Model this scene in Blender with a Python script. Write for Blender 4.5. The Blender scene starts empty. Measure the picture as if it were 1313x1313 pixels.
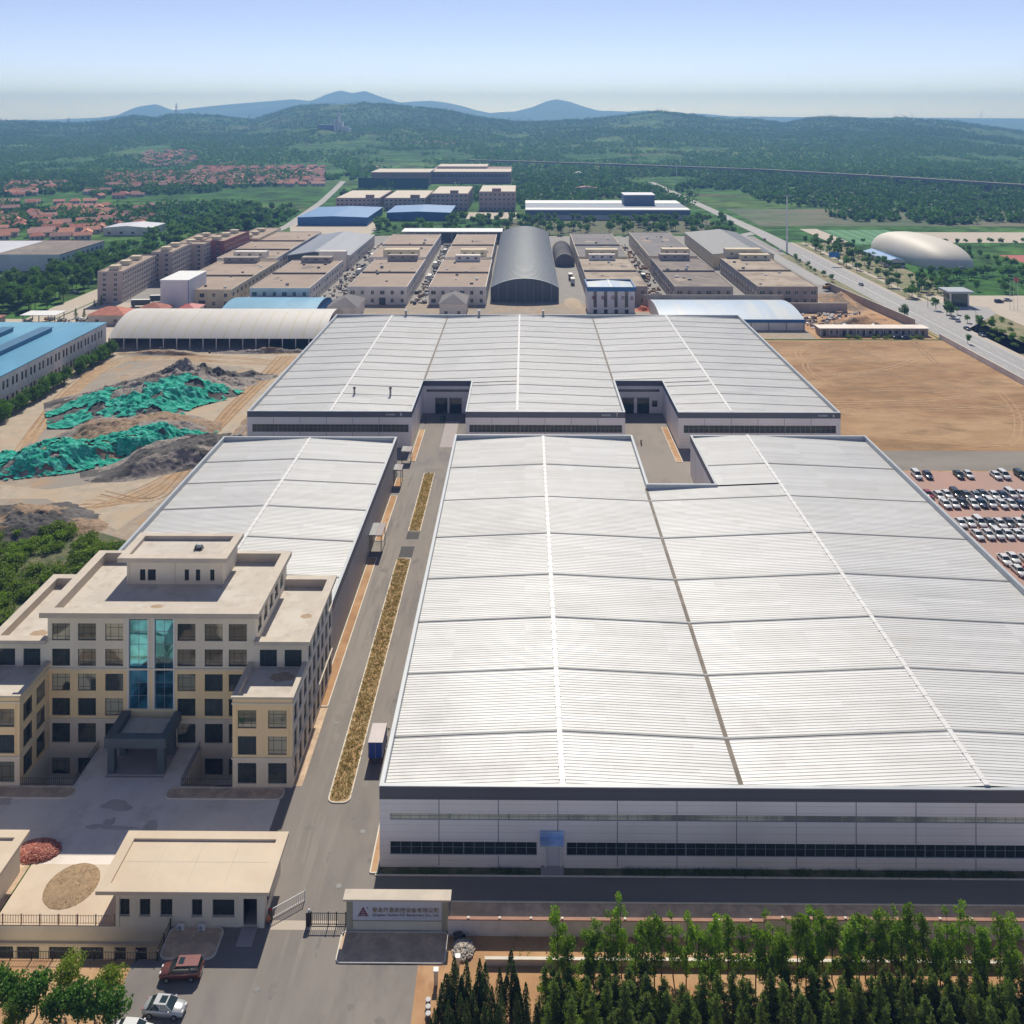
import bpy, math, random
import numpy as np
from mathutils import Matrix, Vector
R = math.radians
random.seed(7)
rng = np.random.default_rng(11)
sc = bpy.context.scene
C = sc.collection
# ---------------------------------------------------------------- camera
F, PX, PY, H = 1180.0, 663.0, 142.0, 100.0
YAW = math.atan(10 / 1180.0)
cam_d = bpy.data.cameras.new('camera')
cam = bpy.data.objects.new('camera', cam_d)
C.objects.link(cam)
cam.location = (0, 0, H)
cam.rotation_euler = (R(90), 0, YAW)
cam_d.sensor_width = 36
cam_d.lens = 36 * F / 1313
cam_d.shift_x = (656.5 - PX) / 1313
cam_d.shift_y = -(656.5 - PY) / 1313
cam_d.clip_start = 1
cam_d.clip_end = 40000
sc.camera = cam
# ---------------------------------------------------------------- world and sun
SUN_EL, SUN_AZ = R(47), R(1.0)
w = bpy.data.worlds.new('World')
sc.world = w
w.use_nodes = True
nt = w.node_tree
sky = nt.nodes.new('ShaderNodeTexSky')
sky.sky_type = 'NISHITA'
sky.sun_disc = False
sky.sun_elevation = SUN_EL
sky.sun_rotation = SUN_AZ
sky.altitude = 0
sky.air_density = 0.3
sky.dust_density = 0.0
sky.ozone_density = 0.3
tint = nt.nodes.new('ShaderNodeMix')   # slightly dusty, less cyan air
tint.data_type = 'RGBA'
tint.blend_type = 'MULTIPLY'
tint.inputs[0].default_value = 1.0
tint.inputs[7].default_value = (0.97, 0.76, 0.69, 1)
nt.links.new(sky.outputs[0], tint.inputs[6])
nt.links.new(tint.outputs[2], nt.nodes['Background'].inputs[0])
nt.nodes['Background'].inputs[1].default_value = 0.15
sun_d = bpy.data.lights.new('sun', 'SUN')
sun_d.energy = 2.82
sun_d.angle = R(0.53)
sun_d.color = (1.0, 0.94, 0.84)
sun = bpy.data.objects.new('sun', sun_d)
C.objects.link(sun)
sdir = Vector((math.sin(SUN_AZ) * math.cos(SUN_EL), math.cos(SUN_AZ) * math.cos(SUN_EL), math.sin(SUN_EL)))
sun.rotation_euler = sdir.to_track_quat('Z', 'Y').to_euler()
sun.location = (0, 300, 400)
sc.view_settings.view_transform = 'Standard'
sc.view_settings.look = 'None'
sc.view_settings.exposure = 0.77
sc.view_settings.gamma = 1
sc.cycles.max_bounces = 7
sc.cycles.diffuse_bounces = 5
sc.cycles.glossy_bounces = 2
sc.cycles.transmission_bounces = 2
sc.cycles.volume_bounces = 0
sc.cycles.transparent_max_bounces = 4
HAZE_DENSITY = 0.0002
HAZE_COLOR = (0.22, 0.44, 0.95, 1)


def U(px, py, z=0.0):
    """where a sight line meets the level z"""
    Y = F * (H - z) / (py - PY)
    X = (px - PX) * Y / F
    return (X * math.cos(YAW) - Y * math.sin(YAW), X * math.sin(YAW) + Y * math.cos(YAW))


# ---------------------------------------------------------------- materials
def new_mat(name):
    m = bpy.data.materials.new(name)
    m.use_nodes = True
    n = m.node_tree
    b = n.nodes['Principled BSDF']
    return m, n, b


def noise_node(n, scale, detail=4, vec=None, rough=0.55, stretch=None):
    t = n.nodes.new('ShaderNodeTexNoise')
    t.inputs['Scale'].default_value = scale
    t.inputs['Detail'].default_value = detail
    t.inputs['Roughness'].default_value = rough
    if vec is None:
        g = n.nodes.new('ShaderNodeNewGeometry')
        vec = g.outputs['Position']
    if stretch:
        mp = n.nodes.new('ShaderNodeMapping')
        mp.inputs['Scale'].default_value = stretch
        n.links.new(vec, mp.inputs[0])
        vec = mp.outputs[0]
    n.links.new(vec, t.inputs['Vector'])
    return t


def ramp(n, fac, stops):
    r = n.nodes.new('ShaderNodeValToRGB')
    e = r.color_ramp.elements
    while len(e) < len(stops):
        e.new(0.5)
    for i, (p, c) in enumerate(stops):
        e[i].position = p
        e[i].color = (c[0], c[1], c[2], 1)
    n.links.new(fac, r.inputs[0])
    return r.outputs[0]


def mixc(n, fac, a, b, mode='MIX'):
    m = n.nodes.new('ShaderNodeMix')
    m.data_type = 'RGBA'
    m.blend_type = mode
    for s, v in ((m.inputs[0], fac), (m.inputs[6], a), (m.inputs[7], b)):
        if isinstance(v, (int, float)):
            s.default_value = v
        elif isinstance(v, tuple):
            s.default_value = (v[0], v[1], v[2], 1)
        else:
            n.links.new(v, s)
    return m.outputs[2]


def mat(name, c, rough=0.8, var=0.12, scale=0.5, metal=0.0, bump=0.0, bscale=None, c2=None, c3=None, scale2=None, stretch=None, spec=0.5, obj_var=0.0):
    """base colour broken up by two octaves of noise; optional second and third colours in patches"""
    m, n, b = new_mat(name)
    b.inputs['Roughness'].default_value = rough
    b.inputs['Metallic'].default_value = metal
    b.inputs['Specular IOR Level'].default_value = spec
    t = noise_node(n, scale, 5, stretch=stretch)
    lo = tuple(x * (1 - var) for x in c)
    hi = tuple(min(1, x * (1 + var)) for x in c)
    col = ramp(n, t.outputs[0], [(0.3, lo), (0.7, hi)])
    if c2:
        t2 = noise_node(n, (scale2 or scale * 0.3), 6, rough=0.65, stretch=stretch)
        f = ramp(n, t2.outputs[0], [(0.45, (0, 0, 0)), (0.6, (1, 1, 1))])
        col = mixc(n, f, col, c2)
    if c3:
        t3 = noise_node(n, (scale2 or scale * 0.3) * 2.7, 6, rough=0.7, stretch=stretch)
        f = ramp(n, t3.outputs[0], [(0.52, (0, 0, 0)), (0.66, (1, 1, 1))])
        col = mixc(n, f, col, c3)
    if obj_var:
        oi = n.nodes.new('ShaderNodeObjectInfo')
        hs = n.nodes.new('ShaderNodeHueSaturation')
        mm = n.nodes.new('ShaderNodeMapRange')
        mm.inputs[3].default_value = 1 - obj_var
        mm.inputs[4].default_value = 1 + obj_var
        n.links.new(oi.outputs['Random'], mm.inputs[0])
        n.links.new(mm.outputs[0], hs.inputs['Value'])
        n.links.new(col, hs.inputs['Color'])
        col = hs.outputs[0]
    n.links.new(col, b.inputs['Base Color'])
    if bump:
        tb = noise_node(n, bscale or scale * 6, 5)
        bp = n.nodes.new('ShaderNodeBump')
        bp.inputs['Strength'].default_value = min(1, bump)
        bp.inputs['Distance'].default_value = bump
        n.links.new(tb.outputs[0], bp.inputs['Height'])
        n.links.new(bp.outputs[0], b.inputs['Normal'])
    return m


def glass_mat(name, c, rough=0.04, metal=0.0, var=0.25):
    m, n, b = new_mat(name)
    b.inputs['Roughness'].default_value = rough
    b.inputs['Metallic'].default_value = metal
    b.inputs['Specular IOR Level'].default_value = 0.8
    t = noise_node(n, 0.35, 2)
    n.links.new(ramp(n, t.outputs[0], [(0.35, tuple(x * (1 - var) for x in c)), (0.65, tuple(x * (1 + var) for x in c))]), b.inputs['Base Color'])
    tb = noise_node(n, 0.5, 1)
    bp = n.nodes.new('ShaderNodeBump')
    bp.inputs['Strength'].default_value = 0.15
    bp.inputs['Distance'].default_value = 0.08
    n.links.new(tb.outputs[0], bp.inputs['Height'])
    n.links.new(bp.outputs[0], b.inputs['Normal'])
    return m


def leaf_mat(name, c, c2, trans=0.3, var=0.25):
    m, n, b = new_mat(name)
    oi = n.nodes.new('ShaderNodeObjectInfo')
    g = n.nodes.new('ShaderNodeNewGeometry')
    rnd = g.outputs['Random Per Island']
    col = mixc(n, rnd, c, c2)
    hs = n.nodes.new('ShaderNodeHueSaturation')
    mm = n.nodes.new('ShaderNodeMapRange')
    mm.inputs[3].default_value = 1 - var
    mm.inputs[4].default_value = 1 + var
    n.links.new(oi.outputs['Random'], mm.inputs[0])
    n.links.new(mm.outputs[0], hs.inputs['Value'])
    n.links.new(col, hs.inputs['Color'])
    n.links.new(hs.outputs[0], b.inputs['Base Color'])
    b.inputs['Roughness'].default_value = 0.6
    b.inputs['Specular IOR Level'].default_value = 0.25
    tr = n.nodes.new('ShaderNodeBsdfTranslucent')
    t2 = mixc(n, 1.0, hs.outputs[0], (1.3, 1.5, 0.6), 'MULTIPLY')
    n.links.new(t2, tr.inputs[0])
    ms = n.nodes.new('ShaderNodeMixShader')
    ms.inputs[0].default_value = trans
    n.links.new(b.outputs[0], ms.inputs[1])
    n.links.new(tr.outputs[0], ms.inputs[2])
    n.links.new(ms.outputs[0], n.nodes['Material Output'].inputs[0])
    return m


def panel_mat(name, c, pitch, axis='Z', line=0.75, rough=0.5, width=0.06, metal=0.0):
    """sheet cladding with thin joints every `pitch` metres"""
    m, n, b = new_mat(name)
    b.inputs['Roughness'].default_value = rough
    b.inputs['Metallic'].default_value = metal
    g = n.nodes.new('ShaderNodeNewGeometry')
    s = n.nodes.new('ShaderNodeSeparateXYZ')
    n.links.new(g.outputs['Position'], s.inputs[0])
    d = n.nodes.new('ShaderNodeMath')
    d.operation = 'DIVIDE'
    n.links.new(s.outputs[axis], d.inputs[0])
    d.inputs[1].default_value = pitch
    fr = n.nodes.new('ShaderNodeMath')
    fr.operation = 'FRACT'
    n.links.new(d.outputs[0], fr.inputs[0])
    lt = n.nodes.new('ShaderNodeMath')
    lt.operation = 'LESS_THAN'
    n.links.new(fr.outputs[0], lt.inputs[0])
    lt.inputs[1].default_value = width
    t = noise_node(n, 0.12, 5, stretch=(1, 1, 0.4))
    col = ramp(n, t.outputs[0], [(0.3, tuple(x * 0.92 for x in c)), (0.7, tuple(min(1, x * 1.06) for x in c))])
    col = mixc(n, lt.outputs[0], col, tuple(x * line for x in c))
    n.links.new(col, b.inputs['Base Color'])
    return m


M = {}
M['roof_white'] = mat('white_steel_roof', (0.66, 0.655, 0.63), 0.45, 0.06, 0.09, c2=(0.60, 0.595, 0.575), scale2=0.05, stretch=(0.35, 1.6, 1), metal=0.0)
m, n, b = new_mat('white_steel_roof')
b.inputs['Roughness'].default_value = 0.45
g_ = n.nodes.new('ShaderNodeNewGeometry')
sp_ = n.nodes.new('ShaderNodeSeparateXYZ')
n.links.new(g_.outputs['Position'], sp_.inputs[0])


def _m(op, a, v=None):
    q = n.nodes.new('ShaderNodeMath')
    q.operation = op
    n.links.new(a, q.inputs[0])
    if v is not None:
        q.inputs[1].default_value = v
    return q.outputs[0]


cm_ = n.nodes.new('ShaderNodeCombineXYZ')
n.links.new(_m('FLOOR', _m('DIVIDE', sp_.outputs[0], 12.0)), cm_.inputs[0])
n.links.new(_m('FLOOR', _m('DIVIDE', sp_.outputs[1], 1.24)), cm_.inputs[1])
wn_ = n.nodes.new('ShaderNodeTexWhiteNoise')
n.links.new(cm_.outputs[0], wn_.inputs[0])
col = ramp(n, wn_.outputs[0], [(0.0, (0.60, 0.595, 0.575)), (0.75, (0.67, 0.665, 0.645)), (1.0, (0.70, 0.695, 0.68))])
t1 = noise_node(n, 0.5, 5, stretch=(0.10, 1.4, 1), rough=0.6)
col = mixc(n, ramp(n, t1.outputs[0], [(0.5, (0, 0, 0)), (0.75, (0.55, 0.55, 0.55))]), col, (0.50, 0.48, 0.44))
t2 = noise_node(n, 0.05, 6, rough=0.7)
col = mixc(n, ramp(n, t2.outputs[0], [(0.5, (0, 0, 0)), (0.72, (0.5, 0.5, 0.5))]), col, (0.54, 0.525, 0.49))
t3 = noise_node(n, 0.9, 4, rough=0.7, stretch=(0.5, 1, 1))
col = mixc(n, ramp(n, t3.outputs[0], [(0.70, (0, 0, 0)), (0.78, (0.6, 0.6, 0.6))]), col, (0.38, 0.33, 0.27))
n.links.new(col, b.inputs['Base Color'])
n.links.new(ramp(n, t2.outputs[0], [(0.3, (0.36, 0.36, 0.36)), (0.7, (0.6, 0.6, 0.6))]), b.inputs['Roughness'])
M['roof_white'] = m
M['roof_rib'] = mat('roof_rib', (0.50, 0.50, 0.48), 0.5, 0.10, 0.2)
M['flash'] = mat('grey_flashing', (0.27, 0.28, 0.28), 0.6, 0.12, 0.3)
M['coping'] = mat('coping_metal', (0.42, 0.45, 0.47), 0.45, 0.08, 0.3)
M['ridge'] = mat('ridge_cap', (0.68, 0.67, 0.65), 0.45, 0.05, 0.5)
M['gutter'] = mat('rusty_gutter', (0.20, 0.165, 0.13), 0.8, 0.3, 0.5)
M['clad'] = panel_mat('lilac_grey_cladding', (0.86, 0.80, 0.78), 0.93)
M['clad_dark'] = panel_mat('dark_grey_cladding', (0.105, 0.11, 0.135), 0.93, line=0.7)
M['joint'] = mat('joint_line', (0.16, 0.16, 0.19), 0.7)
def pane_mat(name):
    m = glass_mat(name, (0.022, 0.036, 0.036))
    n = m.node_tree
    b = n.nodes['Principled BSDF']
    oi = n.nodes.new('ShaderNodeObjectInfo')
    f = ramp(n, oi.outputs['Random'], [(0.0, (0.02, 0.035, 0.035)), (0.45, (0.03, 0.05, 0.05)), (0.62, (0.22, 0.22, 0.16)), (1.0, (0.50, 0.46, 0.32))])  # pale end of the ramp: cream reflections painted into the pane colour
    t = noise_node(n, 0.22, 1)
    f = mixc(n, ramp(n, t.outputs[0], [(0.48, (0, 0, 0)), (0.52, (1, 1, 1))]), f, (0.035, 0.05, 0.045))
    n.links.new(f, b.inputs['Base Color'])
    return m


M['glass_office'] = pane_mat('office_pane_painted_reflection')
M['glass_strip'] = mat('pale_strip_light', (0.60, 0.58, 0.44), 0.3, 0.2, 0.3, c2=(0.20, 0.22, 0.18), scale2=0.12, stretch=(1, 1, .2))
M['glass_dark'] = glass_mat('dark_glass', (0.022, 0.036, 0.036))
M['glass_green'] = glass_mat('greenish_glass', (0.05, 0.075, 0.06), 0.05, 0.3)
M['glass_blue'] = glass_mat('blue_curtain_glass', (0.10, 0.36, 0.48), 0.03, 0.9, 0.5)
M['frame'] = mat('dark_window_frame', (0.05, 0.05, 0.045), 0.5)
M['frame_white'] = mat('white_frame', (0.7, 0.7, 0.7), 0.4)
M['frame_grey'] = mat('grey_frame', (0.25, 0.27, 0.3), 0.4)
M['stone_cream'] = mat('cream_stone', (0.88, 0.68, 0.37), 0.75, 0.05, 0.3, c2=(0.86, 0.64, 0.36), scale2=0.12)
M['stone_grey'] = mat('greige_render', (0.78, 0.69, 0.54), 0.8, 0.06, 0.3, c2=(0.70, 0.62, 0.49), scale2=0.15, stretch=(1, 1, .35))
M['coping_cream'] = mat('cream_coping', (0.58, 0.50, 0.40), 0.75, 0.06, 0.4, c2=(0.52, 0.45, 0.37), scale2=0.3)
M['office_roof'] = mat('office_roof_screed', (0.56, 0.50, 0.43), 0.85, 0.05, 0.25, c2=(0.62, 0.57, 0.50), scale2=0.15, c3=(0.47, 0.41, 0.34), bump=0.01)
M['gate_roof'] = mat('gatehouse_roof_screed', (0.68, 0.56, 0.42), 0.85, 0.04, 0.3, c2=(0.62, 0.50, 0.37), scale2=0.12)
M['canopy_stone'] = mat('dark_blue_grey_stone', (0.095, 0.12, 0.13), 0.5, 0.15, 0.5)
M['asphalt'] = mat('road_asphalt', (0.225, 0.20, 0.178), 0.9, 0.12, 0.25, c2=(0.285, 0.25, 0.215), scale2=0.035, c3=(0.175, 0.158, 0.148), stretch=(1, 0.35, 1), bump=0.01, bscale=4)
M['asphalt_dark'] = mat('dark_asphalt', (0.22, 0.195, 0.165), 0.9, 0.1, 0.1, c2=(0.26, 0.23, 0.195), scale2=0.05, stretch=(0.3, 1, 1))
M['asphalt_patch'] = mat('fresh_asphalt', (0.075, 0.07, 0.07), 0.9, 0.1, 0.6)
M['concrete'] = mat('pale_concrete', (0.80, 0.71, 0.62), 0.9, 0.07, 0.25, c2=(0.86, 0.77, 0.68), scale2=0.06, c3=(0.66, 0.58, 0.50), bump=0.01)
M['concrete_slab'] = mat('concrete_slab', (0.40, 0.355, 0.345), 0.9, 0.05, 0.4)
M['terrace'] = mat('terrace_screed', (0.60, 0.475, 0.35), 0.9, 0.06, 0.2, c2=(0.66, 0.55, 0.43), scale2=0.12)
M['curb'] = mat('white_kerb_stone', (0.70, 0.64, 0.54), 0.8, 0.1, 0.8)
M['soil'] = mat('dry_soil', (0.44, 0.25, 0.12), 0.95, 0.15, 0.2, c2=(0.52, 0.33, 0.18), scale2=0.08, c3=(0.36, 0.19, 0.095), bump=0.05, bscale=2)
M['soil_bed'] = mat('bed_soil', (0.64, 0.47, 0.32), 0.95, 0.2, 0.8, c2=(0.48, 0.35, 0.24), scale2=0.5, bump=0.05, bscale=4)
M['median_soil'] = mat('median_dry_weeds', (0.46, 0.29, 0.14), 0.95, 0.3, 1.2, c2=(0.30, 0.22, 0.09), scale2=0.7, c3=(0.52, 0.40, 0.22), bump=0.1, bscale=3)
M['field'] = mat('bare_field', (0.31, 0.175, 0.075), 0.95, 0.25, 0.35, c2=(0.44, 0.28, 0.145), scale2=0.03, c3=(0.23, 0.14, 0.06), stretch=(0.45, 1, 1), bump=0.05, bscale=0.8)
M['yard'] = mat('dusty_yard', (0.37, 0.30, 0.225), 0.95, 0.22, 0.4, c2=(0.30, 0.265, 0.22), scale2=0.035, c3=(0.40, 0.265, 0.16), bump=0.1, bscale=0.7)
M['track'] = mat('pale_dirt_track', (0.43, 0.36, 0.27), 0.95, 0.16, 0.3, c2=(0.47, 0.36, 0.25), scale2=0.1, bump=0.05, bscale=1)
M['gravel_grey'] = mat('grey_gravel', (0.125, 0.115, 0.105), 0.95, 0.35, 0.6, c2=(0.075, 0.07, 0.066), scale2=0.15, bump=0.1, bscale=1.5)
M['rubble'] = mat('rubble_grey', (0.26, 0.22, 0.19), 0.95, 0.45, 1.2, c2=(0.36, 0.32, 0.29), scale2=1.6, c3=(0.13, 0.11, 0.10), bump=0.35, bscale=1.2)
M['rubble_brown'] = mat('rubble_brown', (0.27, 0.18, 0.11), 0.95, 0.35, 0.9, c2=(0.38, 0.27, 0.18), scale2=1.0, c3=(0.16, 0.12, 0.09), bump=0.3, bscale=1.0)
M['net'] = mat('green_debris_net', (0.02, 0.37, 0.25), 0.95, 0.45, 1.1, c2=(0.12, 0.56, 0.44), scale2=0.6, c3=(0.008, 0.17, 0.12), bump=0.3, bscale=1.6, spec=0.15)
M['pink'] = mat('pink_paving', (0.44, 0.27, 0.215), 0.9, 0.05, 0.2, c2=(0.40, 0.26, 0.21), scale2=0.05)
M['brick_red'] = mat('red_brick_heap', (0.36, 0.10, 0.07), 0.9, 0.3, 3.0, c2=(0.50, 0.20, 0.14), scale2=3.0)
M['gravel_tan'] = mat('tan_gravel', (0.36, 0.25, 0.145), 0.95, 0.2, 2.0, bump=0.05, bscale=6)
M['paint_white'] = mat('white_paint', (0.75, 0.75, 0.73), 0.6, 0.05, 0.5)
M['wall_white'] = mat('whitewashed_wall', (0.62, 0.59, 0.58), 0.85, 0.08, 0.2, c2=(0.52, 0.49, 0.47), scale2=0.3)
M['wall_cap'] = mat('red_brown_cap', (0.36, 0.19, 0.13), 0.8, 0.15, 0.6)
M['block_wall'] = mat('block_render_white', (0.76, 0.70, 0.64), 0.85, 0.08, 0.15, c2=(0.66, 0.60, 0.54), scale2=0.2, stretch=(1, 1, .3))
M['block_wall_tan'] = mat('block_render_tan', (0.70, 0.60, 0.42), 0.85, 0.08, 0.15, c2=(0.62, 0.53, 0.38), scale2=0.2, stretch=(1, 1, .3))
M['block_wall_grey'] = mat('block_render_grey', (0.40, 0.345, 0.30), 0.85, 0.1, 0.15, c2=(0.33, 0.28, 0.245), scale2=0.2, stretch=(1, 1, .3))
M['block_roof'] = mat('block_roof_tan', (0.36, 0.275, 0.21), 0.9, 0.07, 0.08, c2=(0.40, 0.31, 0.24), scale2=0.03, c3=(0.31, 0.24, 0.185))
M['block_roof_old'] = mat('block_roof_weathered', (0.22, 0.18, 0.155), 0.9, 0.1, 0.12, c2=(0.285, 0.235, 0.19), scale2=0.05, c3=(0.15, 0.13, 0.12))
M['block_roof_pale'] = mat('block_roof_pale', (0.42, 0.345, 0.26), 0.9, 0.1, 0.12, c2=(0.28, 0.215, 0.165), scale2=0.04, c3=(0.24, 0.17, 0.12))
M['block_roof_grey'] = mat('block_roof_grey', (0.19, 0.175, 0.175), 0.9, 0.1, 0.12, c2=(0.24, 0.22, 0.21), scale2=0.04)
M['metal_dark'] = mat('dark_steel', (0.06, 0.065, 0.07), 0.5, 0.2, 0.3)
M['arch_dark'] = panel_mat('dark_green_grey_sheet', (0.06, 0.078, 0.085), 2.2, axis='X', line=1.6)
M['arch_roof'] = mat('galvanised_arch_roof', (0.33, 0.34, 0.33), 0.38, 0.08, 0.3, metal=0.35)
M['arch_white'] = mat('dull_white_arch_roof', (0.56, 0.53, 0.49), 0.55, 0.05, 0.08, c2=(0.60, 0.57, 0.52), scale2=0.05)
M['blue_roof'] = mat('blue_steel_roof', (0.09, 0.31, 0.47), 0.45, 0.12, 0.1, c2=(0.16, 0.41, 0.56), scale2=0.04, stretch=(1, .3, 1))
M['blue_strong'] = mat('strong_blue', (0.01, 0.11, 0.30), 0.5, 0.1, 0.2)
M['blue_pale'] = mat('pale_blue_roof', (0.36, 0.46, 0.58), 0.45, 0.08, 0.06, c2=(0.48, 0.52, 0.53), scale2=0.08, stretch=(2, .2, 1))
M['blue_far'] = mat('far_blue_roof', (0.02, 0.17, 0.42), 0.5, 0.08, 0.1)
M['box_pale'] = panel_mat('pale_blue_grey_sheet', (0.62, 0.62, 0.66), 1.0, axis='Z', line=0.93)
M['apartment'] = mat('apartment_render', (0.46, 0.375, 0.335), 0.85, 0.08, 0.2)
M['apartment_red'] = mat('apartment_red_render', (0.27, 0.09, 0.075), 0.85, 0.08, 0.2)
M['concrete_grey'] = mat('grey_concrete', (0.29, 0.27, 0.25), 0.9, 0.1, 0.2)
M['roof_tile_red'] = mat('red_roof_tiles', (0.42, 0.15, 0.10), 0.85, 0.2, 0.4, obj_var=0.25)
M['roof_tile_orange'] = mat('orange_roof_tiles', (0.50, 0.22, 0.14), 0.85, 0.15, 0.4, obj_var=0.25)
M['roof_tile_pink'] = mat('faded_roof_tiles', (0.44, 0.235, 0.19), 0.85, 0.15, 0.4, obj_var=0.25)
M['house_wall'] = mat('house_wall', (0.52, 0.46, 0.40), 0.85, 0.15, 0.1, obj_var=0.15)
M['road_pale'] = mat('pale_road', (0.35, 0.34, 0.335), 0.9, 0.06, 0.05, c2=(0.40, 0.385, 0.37), scale2=0.02, stretch=(1, .2, 1))
M['pavement'] = mat('pavement_slabs', (0.50, 0.43, 0.35), 0.9, 0.06, 0.2)
M['grass'] = mat('green_verge', (0.085, 0.105, 0.04), 0.95, 0.3, 0.5, c2=(0.17, 0.155, 0.08), scale2=0.3, c3=(0.06, 0.08, 0.03), bump=0.3, bscale=1.0)
M['verge'] = mat('weedy_verge', (0.19, 0.20, 0.09), 0.95, 0.3, 0.3, c2=(0.30, 0.24, 0.14), scale2=0.12, bump=0.2, bscale=1.0)
M['pitch'] = mat('football_pitch', (0.06, 0.20, 0.07), 0.9, 0.1, 0.2)
M['pitch_pale'] = mat('football_pitch_stripe', (0.10, 0.26, 0.11), 0.9, 0.1, 0.2)
M['track_red'] = mat('running_track', (0.42, 0.12, 0.09), 0.9, 0.08, 0.2)
M['dome'] = mat('cream_membrane', (0.62, 0.57, 0.49), 0.6, 0.04, 0.1)
M['bark'] = mat('bark', (0.13, 0.095, 0.065), 0.9, 0.25, 2.0)
M['tyre'] = mat('tyre', (0.02, 0.02, 0.02), 0.8)
M['rim'] = mat('wheel_rim', (0.45, 0.45, 0.45), 0.35, metal=0.7)
M['gold'] = mat('bronze_letters', (0.36, 0.27, 0.18), 0.5)
M['maroon'] = mat('maroon_logo', (0.17, 0.015, 0.03), 0.5)
M['letter_grey'] = mat('grey_letters', (0.22, 0.20, 0.24), 0.5)
M['sign_white'] = mat('sign_panel', (0.60, 0.60, 0.64), 0.5, 0.03, 0.3)
M['olive_stone'] = mat('olive_stone', (0.34, 0.32, 0.23), 0.8, 0.1, 0.5)
M['iron'] = mat('black_iron', (0.025, 0.02, 0.02), 0.5)
M['red_paint'] = mat('red_paint', (0.42, 0.05, 0.05), 0.6)
M['orange_heap'] = mat('orange_heap', (0.55, 0.13, 0.04), 0.8, 0.2, 1.0)
M['screen_green'] = mat('green_screen_wall', (0.02, 0.085, 0.06), 0.8)
M['brick_dull'] = mat('dull_brick', (0.30, 0.19, 0.165), 0.85, 0.1, 0.1)
for k, c in dict(white=(0.72, 0.72, 0.71), silver=(0.42, 0.43, 0.44), black=(0.02, 0.022, 0.024), navy=(0.03, 0.045, 0.085), grey=(0.13, 0.14, 0.14), red=(0.30, 0.03, 0.03), copper=(0.17, 0.055, 0.045), green=(0.025, 0.05, 0.04), brown=(0.09, 0.045, 0.035)).items():
    m, n, b = new_mat('car_paint_' + k)
    b.inputs['Base Color'].default_value = (*c, 1)
    b.inputs['Roughness'].default_value = 0.3
    b.inputs['Coat Weight'].default_value = 0.6
    b.inputs['Coat Roughness'].default_value = 0.05
    b.inputs['Metallic'].default_value = 0.25 if k not in ('white', 'red') else 0.0
    M['car_' + k] = m
M['leaf_poplar'] = leaf_mat('leaf_young_poplar', (0.085, 0.175, 0.018), (0.26, 0.36, 0.035), 0.5)
M['leaf_conifer'] = leaf_mat('leaf_cedar', (0.045, 0.095, 0.018), (0.20, 0.26, 0.04), 0.36)
M['leaf_cypress'] = leaf_mat('leaf_cypress', (0.03, 0.06, 0.015), (0.10, 0.14, 0.03), 0.22)
M['leaf_broad'] = leaf_mat('leaf_broad', (0.045, 0.13, 0.02), (0.14, 0.25, 0.035), 0.35)
M['leaf_lime'] = leaf_mat('leaf_lime', (0.14, 0.22, 0.02), (0.30, 0.37, 0.04), 0.45)
M['leaf_bush'] = leaf_mat('leaf_bush', (0.09, 0.17, 0.018), (0.25, 0.32, 0.04), 0.38)
M['leaf_yellow'] = leaf_mat('leaf_yellow', (0.25, 0.26, 0.04), (0.32, 0.30, 0.06), 0.3)
M['leaf_dry'] = leaf_mat('leaf_dry', (0.25, 0.20, 0.07), (0.60, 0.44, 0.20), 0.2)


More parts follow.
